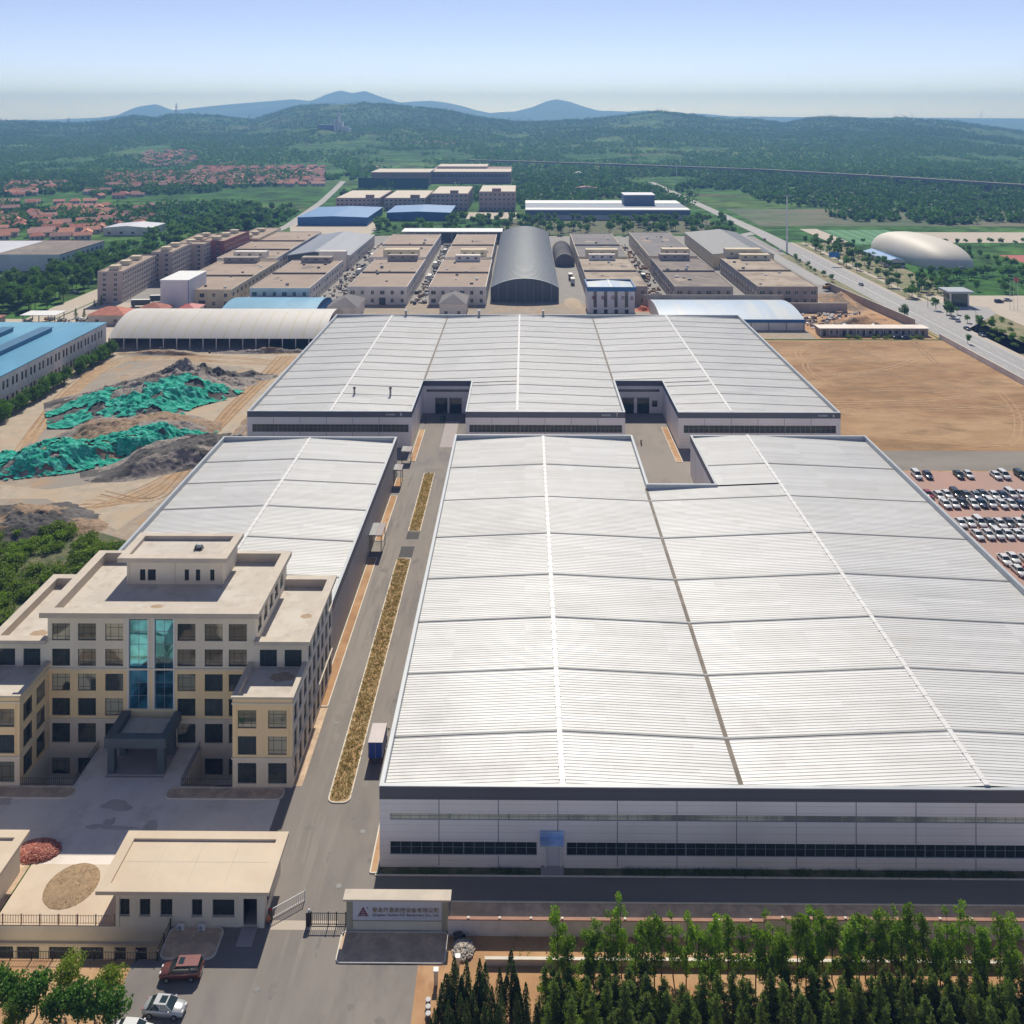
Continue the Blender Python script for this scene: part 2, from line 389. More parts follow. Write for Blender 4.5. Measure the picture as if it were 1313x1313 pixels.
# ---------------------------------------------------------------- mesh helpers
class MB:
    def __init__(self):
        self.v, self.f, self.m = [], [], []

    def face(self, pts, m=0):
        i = len(self.v)
        self.v += [tuple(p) for p in pts]
        self.f.append(tuple(range(i, i + len(pts))))
        self.m.append(m)

    def box(self, x0, x1, y0, y1, z0, z1, m=0, top=None):
        i = len(self.v)
        self.v += [(x0, y0, z0), (x1, y0, z0), (x1, y1, z0), (x0, y1, z0), (x0, y0, z1), (x1, y0, z1), (x1, y1, z1), (x0, y1, z1)]
        for k, q in enumerate(((3, 2, 1, 0), (4, 5, 6, 7), (0, 1, 5, 4), (1, 2, 6, 5), (2, 3, 7, 6), (3, 0, 4, 7))):
            self.f.append(tuple(i + a for a in q))
            self.m.append(top if (k == 1 and top is not None) else m)

    def prism(self, poly, z0, z1, m=0, top=None):
        n = len(poly)
        i = len(self.v)
        self.v += [(p[0], p[1], z0) for p in poly] + [(p[0], p[1], z1) for p in poly]
        self.f.append(tuple(range(i + n - 1, i - 1, -1)))
        self.m.append(m)
        self.f.append(tuple(range(i + n, i + 2 * n)))
        self.m.append(m if top is None else top)
        for k in range(n):
            a, b = i + k, i + (k + 1) % n
            self.f.append((a, b, b + n, a + n))
            self.m.append(m)

    def extrude_x(self, prof, x0, x1, m=0, caps=True):
        """prof: list of (y, z); swept along x"""
        n = len(prof)
        i = len(self.v)
        self.v += [(x0, p[0], p[1]) for p in prof] + [(x1, p[0], p[1]) for p in prof]
        for k in range(n):
            a, b = i + k, i + (k + 1) % n
            self.f.append((a, b, b + n, a + n))
            self.m.append(m)
        if caps:
            self.f.append(tuple(range(i + n - 1, i - 1, -1)))
            self.m.append(m)
            self.f.append(tuple(range(i + n, i + 2 * n)))
            self.m.append(m)

    def tube(self, p0, p1, r0, r1=None, n=8, m=0):
        r1 = r0 if r1 is None else r1
        a, b = Vector(p0), Vector(p1)
        d = (b - a).normalized()
        u = d.orthogonal().normalized()
        w_ = d.cross(u)
        i = len(self.v)
        for c, r in ((a, r0), (b, r1)):
            for k in range(n):
                t = 2 * math.pi * k / n
                self.v.append(tuple(c + (u * math.cos(t) + w_ * math.sin(t)) * r))
        for k in range(n):
            self.f.append((i + k, i + (k + 1) % n, i + n + (k + 1) % n, i + n + k))
            self.m.append(m)
        self.f.append(tuple(range(i + n - 1, i - 1, -1)))
        self.f.append(tuple(range(i + n, i + 2 * n)))
        self.m += [m, m]

    def facade(self, o, u, W, z0, z1, ops, depth=0.25, m=0, mr=None):
        """wall face with real openings. o start (x, y); u unit direction; the outside is to the right of u"""
        mr = m if mr is None else mr
        n = (u[1], -u[0])
        P = lambda a, z, d=0: (o[0] + u[0] * a - n[0] * d, o[1] + u[1] * a - n[1] * d, z)
        xs = sorted({0.0, float(W)} | {float(q) for a in ops for q in a[:2]})
        zs = sorted({float(z0), float(z1)} | {float(q) for a in ops for q in a[2:4]})
        for i in range(len(xs) - 1):
            for j in range(len(zs) - 1):
                cx, cz = (xs[i] + xs[i + 1]) / 2, (zs[j] + zs[j + 1]) / 2
                if any(a[0] < cx < a[1] and a[2] < cz < a[3] for a in ops):
                    continue
                self.face([P(xs[i], zs[j]), P(xs[i + 1], zs[j]), P(xs[i + 1], zs[j + 1]), P(xs[i], zs[j + 1])], m)
        for a0, a1, b0, b1 in [q[:4] for q in ops]:
            for q in ([(a0, b0), (a1, b0)], [(a1, b0), (a1, b1)], [(a1, b1), (a0, b1)], [(a0, b1), (a0, b0)]):
                (s0, t0), (s1, t1) = q
                self.face([P(s0, t0), P(s0, t0, depth), P(s1, t1, depth), P(s1, t1)], mr)

    def mesh(self, name, mats):
        me = bpy.data.meshes.new(name)
        me.from_pydata(self.v, [], self.f)
        for m in (mats if isinstance(mats, (list, tuple)) else [mats]):
            me.materials.append(M[m] if isinstance(m, str) else m)
        me.polygons.foreach_set('material_index', self.m)
        me.update()
        return me

    def build(self, name, mats, parent=None, world=True):
        """world: coordinates given in the world frame, shifted into the parent's"""
        if parent is not None and world:
            lx, ly, lz = parent.location
            self.v = [(x - lx, y - ly, z - lz) for x, y, z in self.v]
        return link(name, self.mesh(name, mats), parent)


def link(name, me, parent=None, loc=(0, 0, 0), rz=0, sc_=None):
    o = bpy.data.objects.new(name, me)
    C.objects.link(o)
    o.parent = parent
    o.location = loc
    o.rotation_euler = (0, 0, rz)
    if sc_ is not None:
        o.scale = sc_ if isinstance(sc_, tuple) else (sc_,) * 3
    return o


def thing(name, label, cat, loc=(0, 0, 0), rz=0, group=None):
    o = bpy.data.objects.new(name, None)
    C.objects.link(o)
    o.location = loc
    o.rotation_euler = (0, 0, rz)
    o.empty_display_size = 0.5
    tag(o, label, cat, group)
    return o


def tag(o, label, cat, group=None):
    o['label'] = label
    o['category'] = cat
    if group:
        o['group'] = group
    return o


def struct(o):
    o['kind'] = 'structure'
    return o


def stuff(o, label=None, cat=None):
    o['kind'] = 'stuff'
    if label:
        tag(o, label, cat)
    return o


def copy_tree(root, loc, rz=0, label=None, group=None, scale=None):
    def cp(o, par):
        c = o.copy()
        C.objects.link(c)
        c.parent = par
        for ch in kids.get(o.name, []):
            cp(ch, c)
        return c
    kids = {}
    for ch in root.children_recursive:
        kids.setdefault(ch.parent.name, []).append(ch)
    r = cp(root, None)
    r.location = loc
    r.rotation_euler = (0, 0, rz)
    if scale is not None:
        r.scale = scale if isinstance(scale, tuple) else (scale,) * 3
    if label:
        r['label'] = label
    if group:
        r['group'] = group
    return r


def cells(x0, x1, y0, y1, z, holes):
    mb = MB()
    xs = sorted({x0, x1} | {q for h in holes for q in h[:2] if x0 < q < x1})
    ys = sorted({y0, y1} | {q for h in holes for q in h[2:4] if y0 < q < y1})
    for i in range(len(xs) - 1):
        for j in range(len(ys) - 1):
            cx, cy = (xs[i] + xs[i + 1]) / 2, (ys[j] + ys[j + 1]) / 2
            if any(h[0] < cx < h[1] and h[2] < cy < h[3] for h in holes):
                continue
            mb.face([(xs[i], ys[j], z), (xs[i + 1], ys[j], z), (xs[i + 1], ys[j + 1], z), (xs[i], ys[j + 1], z)])
    return mb


def hnoise(x, y, seed=0):
    """cheap smooth value noise for heights (numpy)"""
    x = np.asarray(x, float)
    y = np.asarray(y, float)
    xi, yi = np.floor(x).astype(np.int64), np.floor(y).astype(np.int64)
    fx, fy = x - xi, y - yi
    fx, fy = fx * fx * (3 - 2 * fx), fy * fy * (3 - 2 * fy)

    def hsh(a, b):
        h = (a * 374761393 + b * 668265263 + seed * 974711) & 0x7FFFFFFF
        h = ((h ^ (h >> 13)) * 1274126177) & 0x7FFFFFFF
        return ((h ^ (h >> 16)) & 0xFFFF) / 65535.0
    a, b, c, d = hsh(xi, yi), hsh(xi + 1, yi), hsh(xi, yi + 1), hsh(xi + 1, yi + 1)
    return (a * (1 - fx) + b * fx) * (1 - fy) + (c * (1 - fx) + d * fx) * fy


def np_mesh(name, V, Fq, mats, mi=None, smooth=False):
    """fast mesh from numpy arrays; Fq (n, k)"""
    me = bpy.data.meshes.new(name)
    V = np.asarray(V, np.float32)
    Fq = np.asarray(Fq, np.int32)
    k = Fq.shape[1]
    me.vertices.add(len(V))
    me.vertices.foreach_set('co', V.ravel())
    me.loops.add(Fq.size)
    me.loops.foreach_set('vertex_index', Fq.ravel())
    me.polygons.add(len(Fq))
    me.polygons.foreach_set('loop_start', np.arange(0, Fq.size, k, dtype=np.int32))
    me.polygons.foreach_set('loop_total', np.full(len(Fq), k, np.int32))
    for m in (mats if isinstance(mats, (list, tuple)) else [mats]):
        me.materials.append(M[m] if isinstance(m, str) else m)
    if mi is not None:
        me.polygons.foreach_set('material_index', np.asarray(mi, np.int32))
    me.update(calc_edges=True)
    me.validate()
    if smooth:
        me.polygons.foreach_set('use_smooth', np.ones(len(Fq), bool))
    return me
# ================================================================ TERRAIN
PITS = [(-74.8, -67.0, 136.0, 144.2), (-50.8, -43.2, 136.0, 144.2), (-100.0, -43.4, 108.0, 112.4)]


def ground_material(name, near):
    m, n, b = new_mat(name)
    b.inputs['Roughness'].default_value = 0.95
    b.inputs['Specular IOR Level'].default_value = 0.1
    g = n.nodes.new('ShaderNodeNewGeometry')
    P = g.outputs['Position']
    t1 = noise_node(n, 0.004 if near else 0.0022, 6, P, 0.6, (0.7, 1.3, 1))
    t2 = noise_node(n, 0.05 if near else 0.028, 6, P, 0.65)
    t3 = noise_node(n, 0.012 if near else 0.006, 5, P, 0.6, (0.35, 1.2, 1))
    col = ramp(n, t1.outputs[0], [(0.36, (0.03, 0.105, 0.018)), (0.5, (0.055, 0.145, 0.026)), (0.64, (0.10, 0.17, 0.04))])
    dark = ramp(n, t2.outputs[0], [(0.38, (0.45, 0.45, 0.45)), (0.6, (1.25, 1.25, 1.2))])
    col = mixc(n, 1.0, col, dark, 'MULTIPLY')
    f = ramp(n, t3.outputs[0], [(0.60, (0, 0, 0)), (0.66, (1, 1, 1))])
    col = mixc(n, f, col, (0.13, 0.135, 0.07) if near else (0.12, 0.12, 0.06))
    v = n.nodes.new('ShaderNodeTexVoronoi')
    v.inputs['Scale'].default_value = 0.11 if near else 0.06
    n.links.new(P, v.inputs['Vector'])
    vc = ramp(n, v.outputs[0], [(0.0, (0.62, 0.62, 0.62)), (0.7, (1.2, 1.2, 1.2))])
    col = mixc(n, 0.75, col, mixc(n, 1.0, col, vc, 'MULTIPLY'))
    n.links.new(col, b.inputs['Base Color'])
    bp = n.nodes.new('ShaderNodeBump')
    bp.inputs['Strength'].default_value = 0.9
    bp.inputs['Distance'].default_value = 2.0 if near else 6.0
    n.links.new(t2.outputs[0], bp.inputs['Height'])
    n.links.new(bp.outputs[0], b.inputs['Normal'])
    return m


M['ground_near'] = ground_material('scrub_ground', True)
M['ground_far'] = ground_material('wooded_hills', False)
struct(cells(-620.0, 620.0, -100.0, 950.0, 0.0, PITS).build('ground', 'ground_near'))

A_PROF = [(-500, 150), (-200, 148), (0, 156), (30, 156.5), (60, 158), (100, 159), (125, 157), (151, 152), (171, 149), (201, 152), (216, 147.5), (250, 148), (281, 149.5), (300, 152), (322, 154.5), (345, 148), (377, 138), (402, 135), (440, 134), (462, 132.5), (503, 135), (543, 139), (578, 143), (603, 149), (628, 153), (660, 157), (700, 157), (753, 154), (785, 151), (819, 146.5), (840, 144), (854, 142.5), (879, 145), (910, 150), (940, 153), (975, 154.5), (1005, 159), (1025, 155), (1040, 152), (1060, 151), (1100, 152), (1146, 151), (1165, 153), (1186, 154.5), (1220, 156), (1241, 159.5), (1280, 165), (1313, 170), (1500, 172), (1800, 168)]
B_PROF = [(-500, 158), (0, 155), (60, 154), (126, 151), (151, 147.5), (165, 141), (176, 137), (190, 134.5), (201, 133.5), (221, 141), (235, 140), (251, 138), (280, 135), (302, 133), (340, 130), (377, 127), (397, 129.5), (410, 125), (417, 121.5), (430, 117.5), (437, 116), (452, 119.5), (468, 116.5), (480, 121), (488, 124), (513, 131.5), (530, 130), (553, 129), (575, 132), (593, 136), (610, 141), (628, 145), (645, 143.5), (660, 143), (683, 137), (700, 130), (713, 127), (722, 128.5), (733, 131), (750, 137), (769, 142), (785, 142), (804, 143), (830, 141.5), (860, 145), (904, 146), (935, 149), (1000, 150), (1313, 152), (1800, 153)]


def terrain_h(px, D):
    ya = np.interp(px, *zip(*A_PROF))
    yb = np.interp(px, *zip(*B_PROF))
    X = (px - PX) * D / F
    DA, DB = 3400.0, 9500.0
    za = H - (ya - PY) * DA / F
    zb = H - (yb - PY) * DB / F
    t = np.clip((D - 1250) / (DA - 1250), 0, 1)
    rise = (t * t * (3 - 2 * t)) ** 1.25
    spur = 0.0
    for k, (s, a) in enumerate(((420, 0.5), (190, 0.3), (90, 0.2))):
        spur = spur + a * np.abs(hnoise(X / s + 13.1, D / (s * 1.5) + 3.7, k) * 2 - 1)
    edge = np.clip(np.abs(D - DA) / 500, 0, 1)
    h = za * rise * (1 - 0.88 * spur * edge * np.clip(1.15 - t * 0.55, 0, 1))
    down = np.clip((D - DA) / 1700, 0, 1)
    h = np.where(D > DA, za + (-30 - za) * (down * down * (3 - 2 * down)) - 25 * spur * np.clip(down * 3, 0, 1), h)
    up = np.clip((D - 6900) / (DB - 6900), 0, 1)
    upb = (up * up * (3 - 2 * up))
    hb = zb * upb * (1 - 0.3 * spur * (1 - upb)) - 30 * (1 - upb)
    after = np.clip((D - DB) / 3000, 0, 1)
    hb = np.where(D > DB, zb + (-40 - zb) * after * after, hb)
    h = np.where(D > 6900, hb, h)
    return h + np.where(D > 1100, 0, 0)


pxs = np.concatenate([np.arange(-520, -40, 12.0), np.arange(-40, 1360, 3.0), np.arange(1360, 1830, 12.0)])
Ds = np.concatenate([np.geomspace(640, 1200, 20)[:-1], np.linspace(1200, 4200, 170)[:-1], np.geomspace(4200, 13600, 90)])
PXg, Dg = np.meshgrid(pxs, Ds)
Hg = terrain_h(PXg, Dg)
Hg = np.where(Dg < 1240, -0.25, Hg)
Xc = (PXg - PX) * Dg / F
Vx = Xc * math.cos(YAW) - Dg * math.sin(YAW)
Vy = Xc * math.sin(YAW) + Dg * math.cos(YAW)
nr, nc = PXg.shape
idx = np.arange(nr * nc).reshape(nr, nc)
Fq = np.stack([idx[:-1, :-1], idx[:-1, 1:], idx[1:, 1:], idx[1:, :-1]], -1).reshape(-1, 4)
terr = link('hills', np_mesh('hills', np.stack([Vx, Vy, Hg], -1).reshape(-1, 3), Fq, 'ground_far', smooth=True))
struct(terr)

# air
m = bpy.data.materials.new('air')
m.use_nodes = True
n = m.node_tree
for q in list(n.nodes):
    if q.type != 'OUTPUT_MATERIAL':
        n.nodes.remove(q)
pv = n.nodes.new('ShaderNodeVolumePrincipled')
pv.inputs['Color'].default_value = HAZE_COLOR
pv.inputs['Absorption Color'].default_value = (0.38, 0.46, 0.97, 1)
pv.inputs['Density'].default_value = HAZE_DENSITY
pv.inputs['Anisotropy'].default_value = 0.25
n.links.new(pv.outputs[0], n.nodes['Material Output'].inputs['Volume'])
M['air'] = m
mb = MB()
mb.box(-14500, 14500, -250, 14000, -80, 345)
hz = mb.build('haze', 'air')
stuff(hz)

# ================================================================ GROUND SHEETS
LV = [0.0]


def sheet(name, rects=None, poly=None, m='asphalt', z=0.02, holes=()):
    if rects:
        mb = MB()
        for r in rects:
            q = cells(float(r[0]), float(r[1]), float(r[2]), float(r[3]), z, PITS)
            k = len(mb.v)
            mb.v += q.v
            mb.f += [tuple(i + k for i in f_) for f_ in q.f]
            mb.m += q.m
    else:
        mb = MB()
        mb.face([(p[0], p[1], z) for p in poly])
    return struct(mb.build(name, m))


sheet('forecourt', rects=[(-46, -19.6, 88, 136), (-19.6, -12.5, 88, 112.5), (-19.6, -9.3, 107.6, 116.4)], m='asphalt', z=0.012)
sheet('street', rects=[(-34.95, -19.2, 160.2, 253.6), (-33, -19.2, 136, 160.2), (-82, 94, 253.6, 272.8), (-33.5, -17.5, 272.8, 304), (29.5, 45.5, 220.4, 253.6), (29.5, 45.4, 272.8, 304.6)], m='asphalt', z=0.014)
sheet('front_road', rects=[(-19.6, 200, 116.3, 120.1)], m='asphalt_dark', z=0.016)
sheet('office_court', rects=[(-110, -46, 121.6, 133.2), (-46, -35.5, 121.6, 133.2), (-67, -50.8, 133.2, 144.2)], m='concrete', z=0.018)
sheet('terrace', rects=[(-65.4, -50.0, 112.4, 121.6)], m='terrace', z=0.03)
sheet('gatehouse_verge', rects=[(-120, -65.6, 95, 121.6)], m='soil_bed', z=0.01)
sheet('roadside_soil', rects=[(-120, -44.2, 88, 108)], m='soil', z=0.011)
sheet('street_strip', rects=[(-82, -33, 133.2, 160.2)], m='soil_bed', z=0.008)
sheet('wall_verge', rects=[(-9.3, 200, 111.8, 116.1)], m='soil_bed', z=0.02)
sheet('planting_ground', rects=[(-12.5, 200, 60, 107.6), (-9.3, 200, 107.6, 111.8)], m='soil', z=0.011)
sheet('shed_verge', rects=[(-19.2, 200, 120.25, 121.6)], m='grass', z=0.06)
sheet('side_road', rects=[(93.6, 420, 256.5, 271.5)], m='asphalt_dark', z=0.03)
sheet('car_park', rects=[(94, 330, 160, 255.8)], m='pink', z=0.03)
sheet('car_park_edge', rects=[(99, 330, 255.8, 256.5)], m='soil', z=0.03)
sheet('bare_field', rects=[(93.5, 181.5, 271.5, 402)], m='field', z=0.03)
sheet('works_yard', rects=[(-250, -82, 150, 384)], m='yard', z=0.02)
sheet('rear_yard', rects=[(-110, 131, 404, 478)], m='yard', z=0.02)
sheet('estate_ground', rects=[(-225, 182, 478, 735)], m='concrete_grey', z=0.015)
sheet('estate_ground', rects=[(-225, -110, 384, 478)], m='pavement', z=0.018)
sheet('building_yard', rects=[(128, 181, 404, 475)], m='soil', z=0.025)

# kerbs of the front roads
mb = MB()
mb.box(-19.6, 200, 120.1, 120.25, 0, 0.15)
mb.box(-9.3, 200, 116.15, 116.3, 0, 0.14)
struct(mb.build('kerb', 'curb'))


def rounded(x0, x1, y0, y1, r, n=6):
    pts = []
    for cx, cy, a0 in ((x1 - r, y1 - r, 0), (x0 + r, y1 - r, 90), (x0 + r, y0 + r, 180), (x1 - r, y0 + r, 270)):
        for k in range(n + 1):
            a = R(a0 + 90 * k / n)
            pts.append((cx + r * math.cos(a), cy + r * math.sin(a)))
    return pts


def bed(name, label, x0, x1, y0, y1, r, soil, kw=0.18, h=0.15, group=None):
    t = thing(name, label, 'planting bed', ((x0 + x1) / 2, (y0 + y1) / 2, 0), group=group)
    po, pi = rounded(x0, x1, y0, y1, r), rounded(x0 + kw, x1 - kw, y0 + kw, y1 - kw, max(0.05, r - kw))
    mb = MB()
    nn = len(po)
    for k in range(nn):
        a, b, c, d = po[k], po[(k + 1) % nn], pi[(k + 1) % nn], pi[k]
        mb.face([(*a, h), (*b, h), (*c, h), (*d, h)])
        mb.face([(*a, 0), (*b, 0), (*b, h), (*a, h)])
        mb.face([(*d, 0), (*c, 0), (*c, h), (*d, h)])
    mb.build('kerb', 'curb', t)
    mb = MB()
    mb.face([(*p, h - 0.05) for p in pi])
    mb.build('soil', soil, t)
    return t


bed('planted_median', 'long kerbed median of dry brown weeds down the factory street', -28.6, -25.3, 132.6, 205.3, 1.1, 'median_soil')
bed('planted_median', 'short kerbed median of dry weeds at the far end of the street', -27.8, -24.8, 218.3, 253.6, 0.4, 'median_soil')
for lab, a, b in (('long narrow kerbed soil strip beside the office and left shed wall', 154, 205.5), ('narrow kerbed soil strip on the street between the two door canopies', 213.5, 238.5), ('small kerbed soil patch by the far corner canopy of the left shed', 243.5, 250)):
    bed('soil_strip', lab, -34.9, -33.0, a, b, 0.25, 'soil')
bed('soil_strip', 'narrow soil strip along the wall in the left rear shed recess', -33.0, -31.2, 262, 288, 0.25, 'soil')
bed('soil_strip', 'thin kerbed soil strip along the wall in the right rear shed recess', 43.0, 45.0, 262, 291, 0.5, 'soil')
bed('soil_strip', 'small kerbed soil patch in the courtyard behind the front shed', 41.6, 44.4, 221.3, 229.5, 0.4, 'soil')
bed('planting_bed', 'dark soil bed with pale kerb in front of the company sign wall', -22.3, -9.3, 107.7, 111.9, 0.6, 'soil_bed')
bed('planting_bed', 'dark soil bed with rounded kerb in front of the gatehouse windows', -43.3, -36.6, 108.0, 112.4, 1.0, 'soil_bed')
bed('planting_bed', 'soil bed with rounded kerb before the right office wing', -52.5, -35.2, 133.2, 135.55, 0.9, 'soil_bed')
bed('planting_bed', 'soil bed with kerb before the left office wing', -95, -66.0, 133.2, 135.55, 0.9, 'soil_bed')
bed('soil_strip', 'narrow soil strip along the left wall of the big front shed', -20.4, -19.3, 120.4, 131.5, 0.3, 'soil')
sheet('street_patch', rects=[(-28.3, -25.3, 205.8, 211)], m='asphalt_patch', z=0.02)
sheet('street_patch', rects=[(-27.8, -24.9, 214.5, 218)], m='asphalt_patch', z=0.02)
sheet('street_patch', rects=[(-27.8, -22.9, 254.2, 257)], m='asphalt_dark', z=0.02)
sheet('concrete_pad', rects=[(-25.4, -21.2, 273.2, 296)], m='concrete_slab', z=0.03)
sheet('crossing_slab', rects=[(-31.5, -23, 112.1, 113.4)], m='pavement', z=0.016)
sheet('dirt_track', poly=[U(*p) for p in ((0, 600), (0, 520), (60, 490), (150, 452), (330, 447), (380, 450), (370, 478), (300, 470), (230, 462), (165, 463), (100, 492), (62, 530), (60, 548))], m='track', z=0.03)
sheet('dirt_track', poly=[U(*p) for p in ((160, 552), (250, 525), (290, 512), (300, 495), (330, 470), (385, 450), (375, 480), (330, 520), (290, 565), (240, 600), (210, 640), (150, 680), (60, 640), (0, 640), (0, 622), (60, 628), (200, 610), (250, 560), (235, 545), (170, 560))], m='track', z=0.04)
# ================================================================ WINDOWS AND DOORS (shared meshes)
WCACHE = {}


def window_meshes(w_, h_, style):
    key = (round(w_, 2), round(h_, 2), style)
    if key in WCACHE:
        return WCACHE[key]
    fr = MB()
    t = 0.07 if style != 'thin' else 0.05
    # origin: bottom centre, outside towards -y, lies in y 0..0.1
    fr.box(-w_ / 2, w_ / 2, 0, 0.09, 0, t)
    fr.box(-w_ / 2, w_ / 2, 0, 0.09, h_ - t, h_)
    fr.box(-w_ / 2, -w_ / 2 + t, 0, 0.09, t, h_ - t)
    fr.box(w_ / 2 - t, w_ / 2, 0, 0.09, t, h_ - t)
    mat_f, mat_p = 'frame', 'glass_dark'
    if style == 'office':
        mat_p = 'glass_office'
        for fx in (-0.22, 0.22):
            fr.box(fx * w_ - 0.03, fx * w_ + 0.03, 0.01, 0.08, t, h_ - t)
        fr.box(-w_ / 2 + t, w_ / 2 - t, 0.012, 0.078, h_ * 0.2, h_ * 0.2 + 0.06)
        fr.box(-w_ / 2 + t, w_ / 2 - t, 0.012, 0.078, h_ * 0.72, h_ * 0.72 + 0.05)
    elif style == 'curtain':
        mat_f, mat_p = 'frame_grey', 'glass_blue'
        k = int(h_ / 1.9)
        for i in range(1, k):
            z = h_ * i / k
            fr.box(-w_ / 2 + t, w_ / 2 - t, 0.012, 0.078, z - 0.03, z + 0.03)
        fr.box(-0.03, 0.03, 0.01, 0.08, t, h_ - t)
    elif style in ('ribbon', 'strip'):
        k = max(1, int(w_ / 1.25))
        for i in range(1, k):
            x = -w_ / 2 + w_ * i / k
            fr.box(x - 0.035, x + 0.035, 0.01, 0.08, t, h_ - t)
        fr.box(-w_ / 2 + t, w_ / 2 - t, 0.012, 0.078, h_ * 0.55, h_ * 0.55 + 0.05)
        mat_f = 'frame_grey'
        if style == 'strip':
            mat_p = 'glass_strip'
    elif style == 'gate':
        fr.box(-0.03, 0.03, 0.01, 0.08, t, h_ - t)
        if w_ > 2.2:
            fr.box(w_ * 0.27, w_ * 0.27 + 0.06, 0.01, 0.08, t, h_ - t)
            fr.box(-w_ * 0.27, -w_ * 0.27 + 0.06, 0.01, 0.08, t, h_ - t)
    pn = MB()
    pn.box(-w_ / 2 + t, w_ / 2 - t, 0.035, 0.055, t, h_ - t)
    WCACHE[key] = (fr.mesh('window', mat_f), pn.mesh('pane', mat_p))
    return WCACHE[key]


def put_window(parent, x, y, z, rz, w_, h_, style='office', name='window'):
    """world x, y, z; the parent is never rotated"""
    a, b = window_meshes(w_, h_, style)
    l = parent.location
    f = link(name, a, parent, (x - l[0], y - l[1], z - l[2]), rz)
    link('pane', b, f)
    return f


SIMPLE = {}


def put_simple(parent, x, y, z, rz, w_, h_, glass='glass_dark'):
    key = (round(w_, 2), round(h_, 2), glass)
    if key not in SIMPLE:
        mb = MB()
        mb.box(-w_ / 2, w_ / 2, -0.05, 0.05, 0, h_, 0)
        mb.box(-w_ / 2 - 0.1, w_ / 2 + 0.1, -0.14, 0.05, -0.14, -0.001, 1)
        mb.box(-0.04, 0.04, -0.08, -0.051, 0, h_, 1)
        SIMPLE[key] = mb.mesh('window', [glass, 'frame_white'])
    l = parent.location
    return link('window', SIMPLE[key], parent, (x - l[0], y - l[1], z - l[2]), rz)


# ================================================================ THE THREE GREAT SHEDS
ZP, ZE = 10.8, 9.55     # parapet top, eaves
PITCH = 0.62


def roof_patch(mb, xa, xb, za, zb, y0, y1):
    """ribbed sheet: profile along y, sloping along x; material 0 sheet, 1 rib"""
    n = max(1, int(round((y1 - y0) / PITCH)))
    p = (y1 - y0) / n
    prof = []
    for k in range(n):
        y = y0 + k * p
        prof += [(y, 0.0), (y + p * 0.80, 0.0), (y + p * 0.84, 0.045), (y + p * 0.96, 0.045)]
    prof.append((y1, 0.0))
    i = len(mb.v)
    for (y, dz) in prof:
        mb.v.append((xa, y, za + dz))
        mb.v.append((xb, y, zb + dz))
    for k in range(len(prof) - 1):
        a = i + 2 * k
        mb.f.append((a, a + 1, a + 3, a + 2))
        mb.m.append(0)


